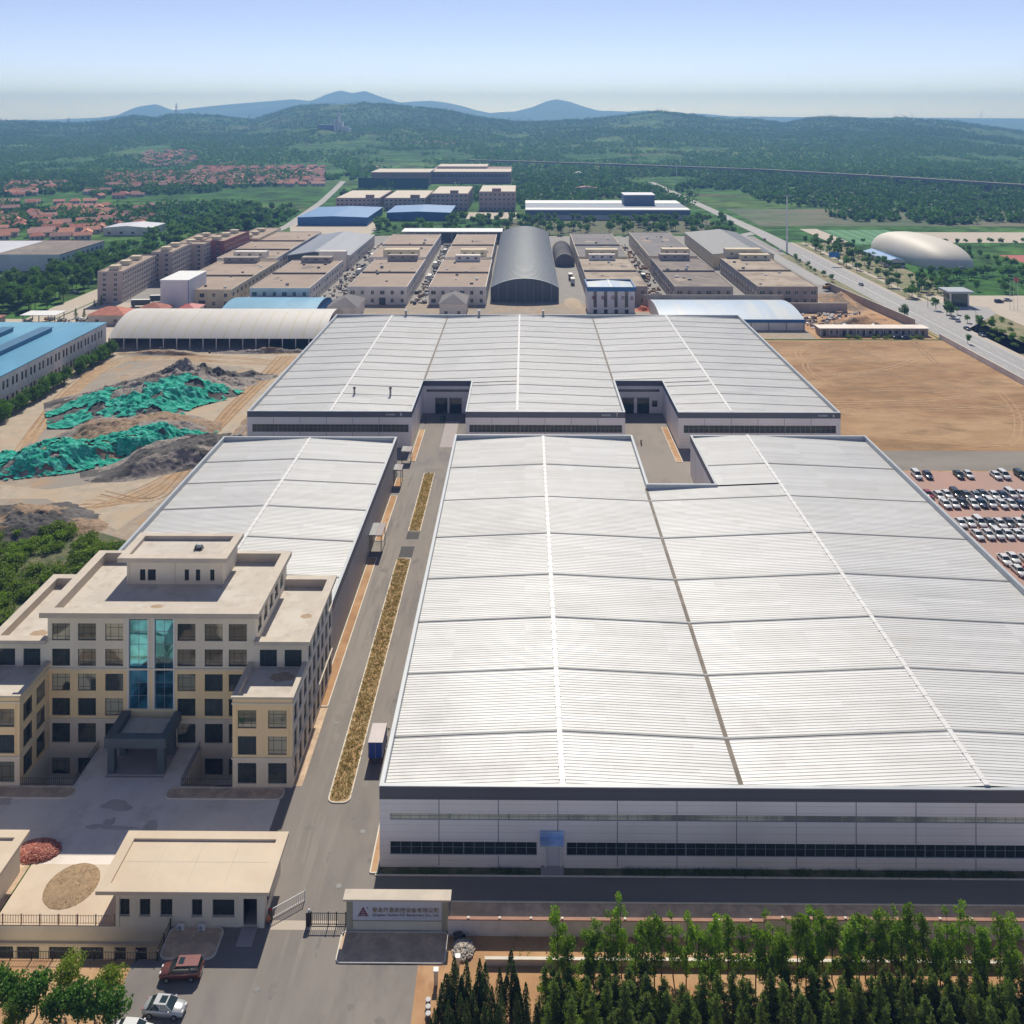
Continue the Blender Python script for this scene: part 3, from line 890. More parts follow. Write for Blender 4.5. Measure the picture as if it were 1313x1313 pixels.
def shed(name, label, x0, x1, y0, y1, gables, notches, seams, front, walls_only=(), rise=0.05):
    t = thing(name, label, 'factory shed', ((x0 + x1) / 2, (y0 + y1) / 2, 0))
    tp = 0.45
    # ---- roof
    for xa, xr, xb in gables:
        mb = MB()
        zr = ZE + abs(xr - xa) * rise
        zr2 = ZE + abs(xb - xr) * rise
        zr = min(zr, zr2) if False else zr
        for (e, r_) in ((xa, xr), (xb, xr)):
            lo, hi = min(e, r_), max(e, r_)
            zf = lambda x: ZE + (zr - ZE) * abs(x - e) / abs(r_ - e)
            ybreak = [(y0, y1, lo, hi)]
            for (na, nb, nc_, nd) in notches:
                if na < hi - 0.6 and nb > lo + 0.6:
                    ny0, ny1 = (nc_, nd)
                    rest = [(y0, ny0)] if ny1 >= y1 - 0.1 else [(ny1, y1)]
                    ybreak = [(rest[0][0], rest[0][1], lo, hi)]
                    if na - lo > 0.6:
                        ybreak.append((ny0, ny1, lo, na))
                    if hi - nb > 0.6:
                        ybreak.append((ny0, ny1, nb, hi))
            for (a, b, c, d) in ybreak:
                a2, b2 = a + tp, b - tp
                roof_patch(mb, c, d, zf(c), zf(d), min(a2, b2), max(a2, b2))
                # cross seams, thin raised flashings
                for s in seams:
                    if a2 + 0.5 < s < b2 - 0.5:
                        i = len(mb.v)
                        for (yy, dz) in ((s - 0.22, 0.02), (s - 0.2, 0.13), (s + 0.2, 0.13), (s + 0.22, 0.02)):
                            mb.v.append((c, yy, zf(c) + dz))
                            mb.v.append((d, yy, zf(d) + dz))
                        for k in range(3):
                            q = i + 2 * k
                            mb.f.append((q, q + 1, q + 3, q + 2))
                            mb.m.append(1)
        mb.build('roof', ['roof_white', 'flash'], t)
        # ridge cap
        ys = [(y0 + tp, y1 - tp)]
        mb = MB()
        for a, b in ys:
            mb.prism([(xr - 0.36, a), (xr + 0.36, a), (xr + 0.36, b), (xr - 0.36, b)], zr - 0.1, zr + 0.13)
            yy = a + 1
            while yy < b:
                mb.box(xr - 0.46, xr + 0.46, yy, yy + 0.25, zr - 0.1, zr + 0.16)
                yy += 7.5 / 3
        mb.build('ridge_cap', 'ridge', t)
    for i in range(len(gables) - 1):
        xv = gables[i][2]
        a, b = y0 + tp, y1 - tp
        for (na, nb, nc_, nd) in notches:
            if na - 1 < xv < nb + 1:
                if nd >= y1 - 0.1:
                    b = nc_
                else:
                    a = nd
        mb = MB()
        mb.box(xv - 0.32, xv + 0.32, a, b, ZE - 0.1, ZE + 0.10)
        mb.build('valley_gutter', 'gutter', t)
    # ---- outline of the plan, counter-clockwise seen from above
    out = [(x0, y0)]
    for (na, nb, nc_, nd) in [q for q in notches if q[2] <= y0 + 0.1]:
        out += [(na, y0), (na, nd), (nb, nd), (nb, y0)]
    out += [(x1, y0), (x1, y1)]
    for (na, nb, nc_, nd) in [q for q in notches if q[3] >= y1 - 0.1][::-1]:
        out += [(nb, y1), (nb, nc_), (na, nc_), (na, y1)]
    out.append((x0, y1))
    n_ = len(out)
    wb, fb, cb, ib = MB(), MB(), MB(), MB()
    jb = MB()
    for k in range(n_):
        a, b = out[k], out[(k + 1) % n_]
        L = math.dist(a, b)
        u = ((b[0] - a[0]) / L, (b[1] - a[1]) / L)
        nrm = (u[1], -u[0])
        ops = []
        if k == 0 or (a[1] == y0 and b[1] == y0):
            for (s0, s1, zz0, zz1, st) in front:
                p0, p1 = max(s0, min(a[0], b[0]) + 0.6), min(s1, max(a[0], b[0]) - 0.6)
                if p1 - p0 > 1.2 and u[0] > 0:
                    ops.append((p0 - a[0], p1 - a[0], zz0, zz1, st))
        wb.facade(a, u, L, 0, 9.0, ops, 0.2)
        for (p0, p1, zz0, zz1, st) in ops:
            # split into bays of one 8 m window each
            k2 = max(1, round((p1 - p0) / 7.85))
            for j in range(k2):
                wl = (p1 - p0) / k2
                xm = a[0] + p0 + wl * (j + 0.5)
                put_window(t, xm, a[1] + 0.06, zz0, 0, wl - 0.02, zz1 - zz0, st)
        # dark fascia, 3 cm proud, mitred by butting
        z0f = 9.0
        P = lambda s, d: (a[0] + u[0] * s + nrm[0] * d, a[1] + u[1] * s + nrm[1] * d)
        e0 = 0.03
        q = [P(-e0, e0), P(L + e0, e0), P(L, 0), P(0, 0)]
        fb.face([(*q[0], z0f), (*q[1], z0f), (*q[1], ZP - 0.06), (*q[0], ZP - 0.06)])
        fb.face([(*q[0], z0f), (*q[1], z0f), (*q[2], z0f), (*q[3], z0f)])
        # inner parapet face and coping
        pv_, nx_ = out[(k - 1) % n_], out[(k + 2) % n_]

        def turn(p, q_, r_):
            return (q_[0] - p[0]) * (r_[1] - q_[1]) - (q_[1] - p[1]) * (r_[0] - q_[0])
        c0, c1 = turn(pv_, a, b) > 0, turn(a, b, nx_) > 0
        s0_, s1_ = (tp if c0 else -tp), (L - tp if c1 else L + tp)
        ib.face([(*P(s0_, -tp), ZE - 0.6), (*P(s1_, -tp), ZE - 0.6), (*P(s1_, -tp), ZP - 0.04), (*P(s0_, -tp), ZP - 0.04)])
        o0, o1 = (-0.06 if c0 else 0.06), (L + 0.06 if c1 else L - 0.06)
        i0, i1 = (tp + 0.05 if c0 else -tp - 0.05), (L - tp - 0.05 if c1 else L + tp + 0.05)
        A, B, Cc, D = P(o0, 0.06), P(o1, 0.06), P(i1, -tp - 0.05), P(i0, -tp - 0.05)
        cb.face([(*A, ZP), (*B, ZP), (*Cc, ZP), (*D, ZP)])
        cb.face([(*A, ZP - 0.12), (*B, ZP - 0.12), (*B, ZP), (*A, ZP)])
        cb.face([(*D, ZP - 0.12), (*Cc, ZP - 0.12), (*Cc, ZP), (*D, ZP)])
        s = 7.85 if L > 30 else 99
        while s < L - 2:
            c = P(s, 0.0)
            if not any(p0 + 0.1 < s < p1 - 0.1 for (p0, p1, *_r) in ops):
                A, B = P(s - 0.05, 0.02), P(s + 0.05, 0.02)
                jb.face([(*A, 0.3), (*B, 0.3), (*B, 8.98), (*A, 8.98)])
            else:
                zs = sorted((o[2], o[3]) for o in ops)
                lo = 0.3
                for q0, q1 in zs + [(8.98, 8.98)]:
                    A, B = P(s - 0.05, 0.02), P(s + 0.05, 0.02)
                    if q0 - lo > 0.05:
                        jb.face([(*A, lo), (*B, lo), (*B, q0), (*A, q0)])
                    lo = q1
            s += 7.85
    k0 = len(wb.v)
    wb.v += jb.v
    wb.f += [tuple(i + k0 for i in f_) for f_ in jb.f]
    wb.m += [1] * len(jb.f)
    wb.build('wall', ['clad', 'joint'], t)
    fb.build('fascia', 'clad_dark', t)
    cb.build('coping', 'coping', t)
    ib.build('parapet', 'coping', t)
    return t


seamsA = [132.8, 147.7, 162.7, 177.7, 195.0, 213.5, 233.0]
front_shed = shed('factory_shed', 'huge white ribbed roof factory shed at front with two wide gables', -19.2, 93.5, 121.5, 253.5,
                  [(-18.75, 5.0, 29.0), (29.0, 61.0, 93.05)], [(29.5, 45.5, 220.5, 253.5)], seamsA,
                  [(-17.8, 92, 6.3, 7.15, 'strip'), (-17.8, 1.6, 1.7, 3.45, 'ribbon'), (5.5, 92, 1.7, 3.45, 'ribbon')], rise=0.044)
left_shed = shed('factory_shed', 'white ribbed roof factory shed directly behind the cream office building', -82.5, -35.0, 166, 251.5,
                 [(-82.05, -58.7, -35.45)], [], [178, 193.0, 208, 222.5, 236.0], [], rise=0.044)
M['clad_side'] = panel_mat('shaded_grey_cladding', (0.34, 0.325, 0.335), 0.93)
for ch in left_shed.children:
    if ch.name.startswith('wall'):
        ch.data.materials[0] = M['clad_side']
rear_shed = shed('factory_shed', 'widest white ribbed roof shed at the rear with two square recesses', -82.5, 93.3, 272.8, 403,
                 [(-82.05, -58.0, -33.8), (-33.8, -2.3, 29.5), (29.5, 61.3, 92.85)], [(-33.6, -17.6, 272.8, 304), (29.7, 45.4, 272.8, 304.6)],
                 [273 + 9.1 * k for k in range(1, 15)],
                 [(-81, -34.5, 4.6, 6.9, 'ribbon'), (-16.5, 28.8, 4.6, 6.9, 'ribbon'), (47, 92, 4.6, 6.9, 'ribbon')], rise=0.038)

# front door with glass canopy and ramp
mb = MB()
mb.box(2.9, 4.5, 121.40, 121.47, 0.35, 3.3)
mb.box(3.66, 3.74, 121.36, 121.39, 0.35, 3.3, 1)
for sx in (2.55, 4.55):
    mb.box(sx, sx + 0.3, 121.2, 121.47, 0.3, 3.5, 1)
mb.build('door', ['box_pale', 'frame_white'], front_shed)
mb = MB()
mb.box(2.0, 5.1, 119.9, 121.3, 4.15, 4.25)
mb.box(2.0, 5.1, 121.3, 121.46, 3.5, 5.0)
mb.build('door_canopy', glass_mat('canopy_glass', (0.12, 0.32, 0.62), 0.1, 0.3), front_shed) if False else None
M['canopy_glass'] = glass_mat('canopy_glass', (0.42, 0.56, 0.80), 0.3, 0.1)
mb.build('door_canopy', 'canopy_glass', front_shed, world=True)
mb = MB()
for k in range(3):
    mb.box(2.1, 5.1, 120.27 + 0.35 * k, 121.45, 0.12 * k + 0.061, 0.12 * (k + 1) + 0.06)
mb.build('door_step', 'concrete_slab', front_shed)
# recess doors of the rear shed
for xs in (-29.6, -24.9):
    mb = MB()
    mb.box(xs, xs + 4.0, 303.85, 303.97, 0, 5.0)
    mb.box(xs - 0.15, xs + 4.15, 303.8, 303.84, 5.0, 5.2, 1)
    mb.build('loading_door', ['glass_dark', 'frame_grey'], rear_shed)
for xs in (32.0, 37.1):
    mb = MB()
    mb.box(xs, xs + 4.0, 304.45, 304.57, 0, 5.0)
    mb.box(xs - 0.15, xs + 4.15, 304.4, 304.44, 5.0, 5.2, 1)
    mb.build('loading_door', ['glass_dark', 'frame_grey'], rear_shed)
for x0_, x1_, yy in ((-32.5, -18.5, 303.9), (30.5, 44.5, 304.5)):
    put_window(rear_shed, (x0_ + x1_) / 2, yy - 0.02, 7.1, 0, x1_ - x0_, 0.8, 'ribbon')
put_window(rear_shed, 42.9, 304.48, 2.2, 0, 1.7, 2.0, 'gate')


# small lettering on the dark fascia of the rear shed
def text_mesh(s, size, font=None, extrude=0.02, bold=0.0, spacing=1.0):
    cu = bpy.data.curves.new('lettering', 'FONT')
    cu.body = s
    cu.size = size
    cu.extrude = extrude
    cu.offset = bold
    cu.space_character = spacing
    cu.resolution_u = 2
    o = bpy.data.objects.new('lettering', cu)
    C.objects.link(o)
    bpy.context.view_layer.update()
    me = bpy.data.meshes.new_from_object(o)
    bpy.data.objects.remove(o)
    bpy.data.curves.remove(cu)
    return me


def lettering(s, size, x, y, z, mt, parent, width=None, height=None, name='lettering', extrude=0.02, bold=0.0, rz=0.0):
    """letters standing upright, facing -y, x is the left edge"""
    me = text_mesh(s, size, extrude=extrude, bold=bold)
    co = np.zeros(len(me.vertices) * 3, np.float32)
    me.vertices.foreach_get('co', co)
    co = co.reshape(-1, 3)
    co[:, 0] -= co[:, 0].min()
    co[:, 1] -= co[:, 1].min()
    if width:
        co[:, 0] *= width / max(1e-6, co[:, 0].max())
    if height:
        co[:, 1] *= height / max(1e-6, co[:, 1].max())
    new = np.stack([co[:, 0], -co[:, 2], co[:, 1]], -1)
    me.vertices.foreach_set('co', new.ravel())
    me.materials.clear()
    me.materials.append(M[mt])
    me.update()
    l = parent.location if parent else (0, 0, 0)
    return link(name, me, parent, (x - l[0], y - l[1], z - l[2]), rz)


for (xe, num) in ((-37.0, '8'), (27.0, '7'), (91.0, '6')):
    lettering('KAIKEN', 0.8, xe - 4.2, 272.72, 9.6, 'paint_white', rear_shed, width=2.6, height=0.55)
    lettering(num, 1.2, xe, 272.72, 9.4, 'paint_white', rear_shed, height=1.0)

# twin roof vents and the pipe between them, stacks at the rear
for i, (x, y, lab) in enumerate(((-53.9, 290.5, 'left of two thin grey flue pipes on the left rear roof'), (-42.5, 290.5, 'right of two thin grey flue pipes on the left rear roof'))):
    t = thing('roof_flue', lab, 'flue', (x, y, 10.2), group='flues on the rear shed')
    mb = MB()
    mb.tube((0, 0, -0.3), (0, 0, 1.9), 0.32, n=10)
    mb.build('pipe', 'concrete_grey', t, False)
    mb = MB()
    mb.tube((0, 0, 2.1), (0, 0, 2.5), 0.55, 0.3, n=10)
    mb.tube((0, 0, 1.9), (0, 0, 2.1), 0.25, n=6)
    mb.build('cowl', 'metal_dark', t, False)
mb = MB()
mb.tube((-53.4, 289.9, 10.62), (-43.0, 289.9, 10.3), 0.12, n=6)
tag(mb.build('pipe_run', 'paint_white'), 'thin white pipe lying on the roof between the two flues', 'pipe')
for i, (x, lab) in enumerate(((-20.0, 'grey roof stack at the rear edge left of the arched hall'), (8.0, 'grey roof stack at the rear edge right of the arched hall centre'), (-52, 'grey roof stack at the far left rear edge of the rear shed'))):
    t = thing('roof_stack', lab, 'flue', (x, 401.8, 10.0), group='stacks at the rear edge of the rear shed')
    mb = MB()
    mb.tube((0, 0, -0.3), (0, 0, 2.6), 0.45, n=10)
    mb.build('pipe', 'concrete_grey', t, False)
    mb = MB()
    mb.tube((0, 0, 2.6), (0, 0, 2.9), 0.8, 0.8, n=10)
    mb.build('cowl', 'coping', t, False)


# canopies on the street side of the left shed
def door_canopy(label, y, L, proj, z, booth=False):
    t = thing('door_canopy', label, 'canopy', (-35.0, y, 0), group='canopies along the left shed')
    mb = MB()
    mb.box(-35.0, -35.0 + proj, y - L / 2, y + L / 2, z, z + 0.25, 0)
    mb.box(-35.0, -35.0 + proj * 0.5, y - L / 2 + 0.05, y + L / 2 - 0.05, z + 0.25, z + 0.32, 1)
    mb.build('canopy_roof', ['concrete_slab', 'flash'], t)
    for yy in (y - L / 2 + 0.3, y + L / 2 - 0.3):
        mb = MB()
        mb.box(-35.0 + proj - 0.3, -35.0 + proj - 0.14, yy - 0.08, yy + 0.08, 0, z)
        mb.build('post', 'metal_dark', t)
    mb = MB()
    mb.box(-34.98, -34.9, y - L / 2 + 0.8, y + L / 2 - 0.8, 0, z - 0.6)
    mb.build('door', 'metal_dark', t)


door_canopy('white door canopy on posts halfway along the left shed', 209.5, 6.2, 2.9, 4.4)
door_canopy('white door canopy at the far corner of the left shed', 246.5, 4.0, 2.2, 4.2)
door_canopy('small white door canopy in the gap between left and rear sheds', 262.0, 4.0, 2.8, 3.4)
# ================================================================ OFFICE BUILDING
OX0, OX1 = -83.7, -34.3
office = thing('office_building', 'cream stepped five storey office building with blue glass strips and dark entrance canopy', 'office building', (-59, 150, 0))
FL = [(0.6, 3.65), (4.85, 7.6), (8.75, 11.45), (12.65, 15.35), (16.65, 19.35)]  # window sills and heads per storey
YW, YM, YR = 135.6, 144.2, 163.4   # wing front, main front, rear
D_ = 0.3


def front_ops(xs, w_, rows, x0):
    return [(x - w_ / 2 - x0, x + w_ / 2 - x0, a, b) for x in xs for (a, b) in rows]


def put_front(xs, w_, rows, y, style='office'):
    for x in xs:
        for (a, b) in rows:
            put_window(office, x, y + D_ - 0.12, a, 0, w_, b - a, style)


wl, wu = MB(), MB()      # cream lower storeys, greige upper storeys
# --- main front, from the left to the right
mx = [-73.0, -68.9, -64.6, -53.2, -48.9, -45.1]
wells = [x for x in mx if x < -67.1 or x > -50.7]
W_ = 2.85
x0, x1 = -74.8, -43.2
strips = [(-62.3, -58.95 - 0.0), (-57.9, -54.55)]
strips = [(-62.25, -59.3), (-58.2, -55.25)]
mo = []
for i, x in enumerate(mx):
    for j in range(3):
        mo.append((x - W_ / 2 - x0, x + W_ / 2 - x0, FL[j][0], FL[j][1]))
for i, x in enumerate(mx):
    for j in range(3):
        put_window(office, x, YM + D_ - 0.12, FL[j][0], 0, W_, FL[j][1] - FL[j][0], 'office')
so = [(a - x0, b - x0, 5.9, 12.2) for a, b in strips]
wl.facade((x0, YM), (1, 0), x1 - x0, 4.4, 12.2, [o for o in mo if o[2] > 4] + so, D_, 1)
wu.facade((x0, YM), (1, 0), x1 - x0, 0, 4.4, [o for o in mo if o[2] < 4] + [(-62.0 - x0, -55.6 - x0, 0.3, 3.9)], D_, 0)
xa, xb = -75.1, -42.4
uo = [(x - W_ / 2 - xa, x + W_ / 2 - xa, FL[j][0], FL[j][1]) for x in mx for j in (3, 4)] + [(a - xa, b - xa, 12.2, 20.05) for a, b in strips]
wu.facade((xa, YM), (1, 0), xb - xa, 12.2, 20.7, uo, D_, 0)
put_front(mx, W_, FL[3:5], YM)
for a, b in strips:
    put_window(office, (a + b) / 2, YM + D_ - 0.14, 5.9, 0, b - a - 0.02, 14.15, 'curtain', 'window')
    mb = MB()
    for q0, q1 in ((a - 0.22, a), (b, b + 0.22)):
        mb.box(q0, q1, YM - 0.12, YM + 0.02, 5.9, 20.2)
    mb.box(a - 0.22, b + 0.22, YM - 0.12, YM + 0.02, 20.2, 20.42)
    mb.build('window_surround', 'paint_white', office)
put_window(office, -58.8, YM + D_ - 0.12, 0.3, 0, 6.36, 3.6, 'ribbon')
# band mouldings
mb = MB()
for z in (4.2, 12.1):
    mb.box(x0, x1, YM - 0.16, YM - 0.003, z, z + 0.28)
mb.build('moulding', 'stone_grey', office)
# --- basement walls of the two light wells
for (px0, px1, py0, py1) in PITS[:2]:
    mb = MB()
    xs = [x for x in mx if px0 < x - 1.2 and x + 1.2 < px1]
    ops = [(x - W_ / 2 - px0, x + W_ / 2 - px0, -4.4, -1.8) for x in xs]
    mb.facade((px0, py1), (1, 0), px1 - px0, -4.9, 0, ops, D_)
    for x in xs:
        put_window(office, x, py1 + D_ - 0.12, -4.4, 0, W_, 2.6, 'office')
    mb.face([(px0, py0, -4.9), (px0, py1, -4.9), (px0, py1, 0), (px0, py0, 0)])
    mb.face([(px1, py0, -4.9), (px1, py1, -4.9), (px1, py1, 0), (px1, py0, 0)])
    mb.face([(px0, py0, -4.9), (px1, py0, -4.9), (px1, py0, 0), (px0, py0, 0)])
    mb.build('light_well', 'stone_grey', office)
    mb = MB()
    mb.face([(px0, py0, -4.9), (px1, py0, -4.9), (px1, py1, -4.9), (px0, py1, -4.9)])
    struct(mb.build('light_well_floor', 'concrete'))
    # railing round the open sides
    t = thing('railing', 'black iron railing round the %s light well before the office' % ('left' if px0 < -60 else 'right'), 'railing', ((px0 + px1) / 2, py0, 0), group='railings of the office light wells')
    mb = MB()
    inner = px1 if px0 < -60 else px0
    for (a, b) in (((px0, py0 - 0.12), (px1, py0 - 0.12)), ((inner + (0.12 if px0 < -60 else -0.12), py0 - 0.12), (inner + (0.12 if px0 < -60 else -0.12), py1 - 0.3))):
        L = math.dist(a, b)
        for z in (0.15, 1.05):
            mb.tube((*a, z), (*b, z), 0.035, n=5)
        k = int(L / 0.28)
        for i in range(k + 1):
            f = i / k
            p = (a[0] + (b[0] - a[0]) * f, a[1] + (b[1] - a[1]) * f)
            mb.box(p[0] - 0.018, p[0] + 0.018, p[1] - 0.018, p[1] + 0.018, 0.03, 1.05)
    mb.build('bars', 'iron', t)
# --- wings
for (wx0, wx1, left) in ((OX0, -74.8, True), (-43.2, OX1, False)):
    xs = [wx0 + 2.15, wx1 - 2.25] if not left else [wx0 + 2.25, wx1 - 2.15]
    o3 = front_ops(xs, 2.75, FL[:3], wx0)
    wu.facade((wx0, YW), (1, 0), wx1 - wx0, 0, 4.4, [o for o in o3 if o[2] < 4], D_, 0)
    wl.facade((wx0, YW), (1, 0), wx1 - wx0, 4.4, 13.4, [o for o in o3 if o[2] > 4], D_, 1)
    put_front(xs, 2.75, FL[:3], YW)
    # inner side (towards the court)
    xi = wx1 if left else wx0
    inner_y = [138.0, 141.7]
    if left:
        ops = [(y - 1.35 - YW, y + 1.35 - YW, a, b) for y in inner_y for a, b in FL[:3]]
        wl.facade((xi, YW), (0, 1), YM - YW, 0, 13.4, ops, D_, 1)
    else:
        ops = [(YM - y - 1.35, YM - y + 1.35, a, b) for y in inner_y for a, b in FL[:3]]
        wl.facade((xi, YM), (0, -1), YM - YW, 0, 13.4, ops, D_, 1)
    for y in inner_y:
        for a, b in FL[:3]:
            put_window(office, xi + (-D_ + 0.12 if left else D_ - 0.12), y, a, R(90) if left else R(-90), 2.7, b - a, 'office')
    # mouldings round the wing
    mb = MB()
    for z, e, h_ in ((4.2, 0.14, 0.28), (12.35, 0.12, 0.2)):
        mb.box(wx0 - e, wx1 + e, YW - e, YW - 0.003, z, z + h_)
        mb.box(wx1 + 0.003, wx1 + e, YW - 0.002, YM - 0.01 if left else YR, z, z + h_)
        mb.box(wx0 - e, wx0 - 0.003, YW - 0.002, YR if left else YM - 0.01, z, z + h_)
    mb.build('moulding', 'stone_grey', office)
    # corner pilasters
    mb = MB()
    for xq in (wx0 + 0.45, wx1 - 0.65):
        mb.box(xq, xq + 0.12, YW - 0.08, YW - 0.004, 4.6, 12.3)
    mb.build('pilaster', 'stone_cream', office)
    # roof and parapet of the wing
    mb = MB()
    mb.face([(wx0 + 0.6, YW + 0.6, 12.6), (wx1 - 0.6, YW + 0.6, 12.6), (wx1 - 0.6, YM, 12.6), (wx0 + 0.6, YM, 12.6)])
    mb.build('roof', 'office_roof', office)
    mb = MB()
    e = 0.2
    mb.box(wx0 - e, wx1 + e, YW - e, YW + 0.6, 13.2, 13.5)
    mb.box(wx0 - e, wx0 + 0.6, YW + 0.6, YM, 13.2, 13.5)
    mb.box(wx1 - 0.6, wx1 + e, YW + 0.6, YM, 13.2, 13.5)
    mb.box(wx0 + 0.4, wx1 - 0.4, YW + 0.4, YW + 0.6, 12.6, 13.2)
    mb.box(wx0 + 0.4, wx0 + 0.6, YW + 0.6, YM, 12.6, 13.2)
    mb.box(wx1 - 0.6, wx1 - 0.4, YW + 0.6, YM, 12.6, 13.2)
    mb.build('parapet', 'coping_cream', office)
# --- annex front walls (fourth storey), set above the wing roofs
for (ax0, ax1, left) in ((OX0, -75.1, True), (-42.4, OX1, False)):
    xs = [ax0 + 2.2, ax1 - 2.0]
    if not left:
        xs = [-40.3, -36.4]
    else:
        xs = [-81.6, -77.6]
    wu.facade((ax0, YM), (1, 0), ax1 - ax0, 12.2, 16.4, front_ops(xs, 2.7, FL[3:4], ax0), D_, 0)
    put_front(xs, 2.7, FL[3:4], YM)
    c0, c1 = (ax0 - 0.7, ax1 + 0.0) if left else (ax0, ax1 + 0.7)
    mb = MB()
    mb.face([(ax0, YM, 15.6), (ax1, YM, 15.6), (ax1, YR, 15.6), (ax0, YR, 15.6)])
    mb.build('roof', 'office_roof', office)
    mb = MB()
    mb.box(c0, c1, YM - 0.7, YM + 0.7, 16.4, 17.0)
    mb.box(c0, c1, YR - 0.7, YR + 0.7, 16.4, 17.0)
    if left:
        mb.box(c0, c0 + 1.4, YM + 0.7, YR - 0.7, 16.4, 17.0)
        mb.box(c0 + 1.1, c0 + 1.4, YM + 0.7, YR - 0.7, 15.6, 16.4)
    else:
        mb.box(c1 - 1.4, c1, YM + 0.7, YR - 0.7, 16.4, 17.0)
        mb.box(c1 - 1.4, c1 - 1.1, YM + 0.7, YR - 0.7, 15.6, 16.4)
    mb.box(ax0, ax1, YM + 0.4, YM + 0.7, 15.6, 16.4)
    mb.box(ax0, ax1, YR - 0.7, YR - 0.4, 15.6, 16.4)
    mb.build('parapet', 'coping_cream', office)
# --- outer side walls, four storeys, and the rear
sy = [YW + 1.9 + 3.05 * k for k in range(9)]
for left in (False, True):
    xo = OX0 if left else OX1
    ops = []
    for k, y in enumerate(sy):
        rows = FL[:3] if y < YM - 0.5 else FL[:4]
        for a, b in rows:
            if left:
                ops.append((YR - y - 1.0, YR - y + 1.0, a, b))
            else:
                ops.append((y - 1.0 - YW, y + 1.0 - YW, a, b))
            if not left or k % 3 == 0:
                put_window(office, xo + (D_ - 0.12 if left else -D_ + 0.12), y, a, R(-90) if left else R(90), 1.98, b - a, 'office')
    if left:
        wu.facade((xo, YR), (0, -1), YR - YW, 0, 13.4, [o for o in ops if o[3] < 13], D_, 0)
        wu.facade((xo, YR), (0, -1), YR - YM, 13.4, 16.4, [], D_, 0)
    else:
        lo = [o for o in ops if o[3] < 12]
        wu.facade((xo, YW), (0, 1), YR - YW, 0, 12.2, lo, D_, 0)
        up = [(a - (YM - YW), b - (YM - YW), c, d) for a, b, c, d in ops if c > 12]
        wu.facade((xo, YM), (0, 1), YR - YM, 12.2, 16.4, up, D_, 0)
        wu.facade((xo, YW), (0, 1), YM - YW, 12.2, 13.2, [], D_, 0)
wu.face([(OX0, YR, 0), (OX1, YR, 0), (OX1, YR, 16.4), (OX0, YR, 16.4)])
# --- main block upper sides and roof
for left in (False, True):
    xo = xa if left else xb
    ys = [147.0 + 3.3 * k for k in range(5)]
    if left:
        wu.facade((xo, YR), (0, -1), YR - YM, 15.6, 20.7, [], D_, 0)
    else:
        ops = [(y - 1.1 - YM, y + 1.1 - YM, 16.9, 19.4) for y in ys]
        wu.facade((xo, YM), (0, 1), YR - YM, 15.6, 20.7, ops, D_, 0)
        for y in ys:
            put_window(office, xo - D_ + 0.12, y, 16.9, R(90), 2.18, 2.5, 'office')
wu.face([(xa, YR, 16), (xb, YR, 16), (xb, YR, 20.7), (xa, YR, 20.7)])
mb = MB()
mb.face([(xa, YM, 19.9), (xb, YM, 19.9), (xb, YR, 19.9), (xa, YR, 19.9)])
mb.build('roof', 'office_roof', office)
mb = MB()
c0, c1 = xa - 0.85, xb + 0.85
mb.box(c0, c1, YM - 1.0, YM + 0.6, 20.7, 21.5)
mb.box(c0, c1, YR - 0.6, YR + 0.3, 20.7, 21.5)
for q0, q1 in ((c0, c0 + 1.6), (c1 - 1.6, c1)):
    mb.box(q0, q1, YM + 0.6, YR - 0.6, 20.7, 21.5)
mb.box(c0 + 1.2, c0 + 1.6, YM + 0.6, YR - 0.6, 19.9, 20.7)
mb.box(c1 - 1.6, c1 - 1.2, YM + 0.6, YR - 0.6, 19.9, 20.7)
mb.box(c0 + 1.6, c1 - 1.6, YM + 0.3, YM + 0.6, 19.9, 20.7)
mb.box(c0 + 1.6, c1 - 1.6, YR - 0.6, YR - 0.3, 19.9, 20.7)
mb.build('parapet', 'coping_cream', office)
# --- penthouse
qx0, qx1, qy0, qy1 = U(162.5, 749, 19.9)[0], U(286.5, 749, 19.9)[0], 155.2, 163.0
wn = [(531, 552), (561, 592), (703, 720), (746, 763), (801, 818)]
pops = []
for a, b in wn:
    A, B = (U(a / 2.984, 746, 20.5)[0] - qx0), (U(b / 2.984, 746, 20.5)[0] - qx0)
    pops.append((A, B, 20.5, 22.4))
wu.facade((qx0, qy0), (1, 0), qx1 - qx0, 19.9, 24.0, pops, D_, 0)
wu.facade((qx1, qy0), (0, 1), qy1 - qy0, 19.9, 24.0, [], D_, 0)
wu.facade((qx0, qy1), (0, -1), qy1 - qy0, 19.9, 24.0, [], D_, 0)
wu.face([(qx0, qy1, 19.9), (qx1, qy1, 19.9), (qx1, qy1, 24), (qx0, qy1, 24)])
for A, B, z0, z1 in pops:
    put_window(office, qx0 + (A + B) / 2, qy0 + D_ - 0.12, z0, 0, B - A - 0.01, z1 - z0, 'gate')
mb = MB()
mb.face([(qx0, qy0, 24.05), (qx1, qy0, 24.05), (qx1, qy1, 24.05), (qx0, qy1, 24.05)])
mb.build('roof', 'office_roof', office)
mb = MB()
c0, c1, d0, d1 = qx0 - 1.2, qx1 + 0.9, qy0 - 1.0, qy1 + 0.6
mb.box(c0, c1, d0, d0 + 1.4, 24.0, 24.75)
mb.box(c0, c1, d1 - 1.2, d1, 24.0, 24.75)
mb.box(c0, c0 + 1.4, d0 + 1.4, d1 - 1.2, 24.0, 24.75)
mb.box(c1 - 1.4, c1, d0 + 1.4, d1 - 1.2, 24.0, 24.75)
mb.build('parapet', 'coping_cream', office)
wl.build('wall', ['stone_grey', 'stone_cream'], office)
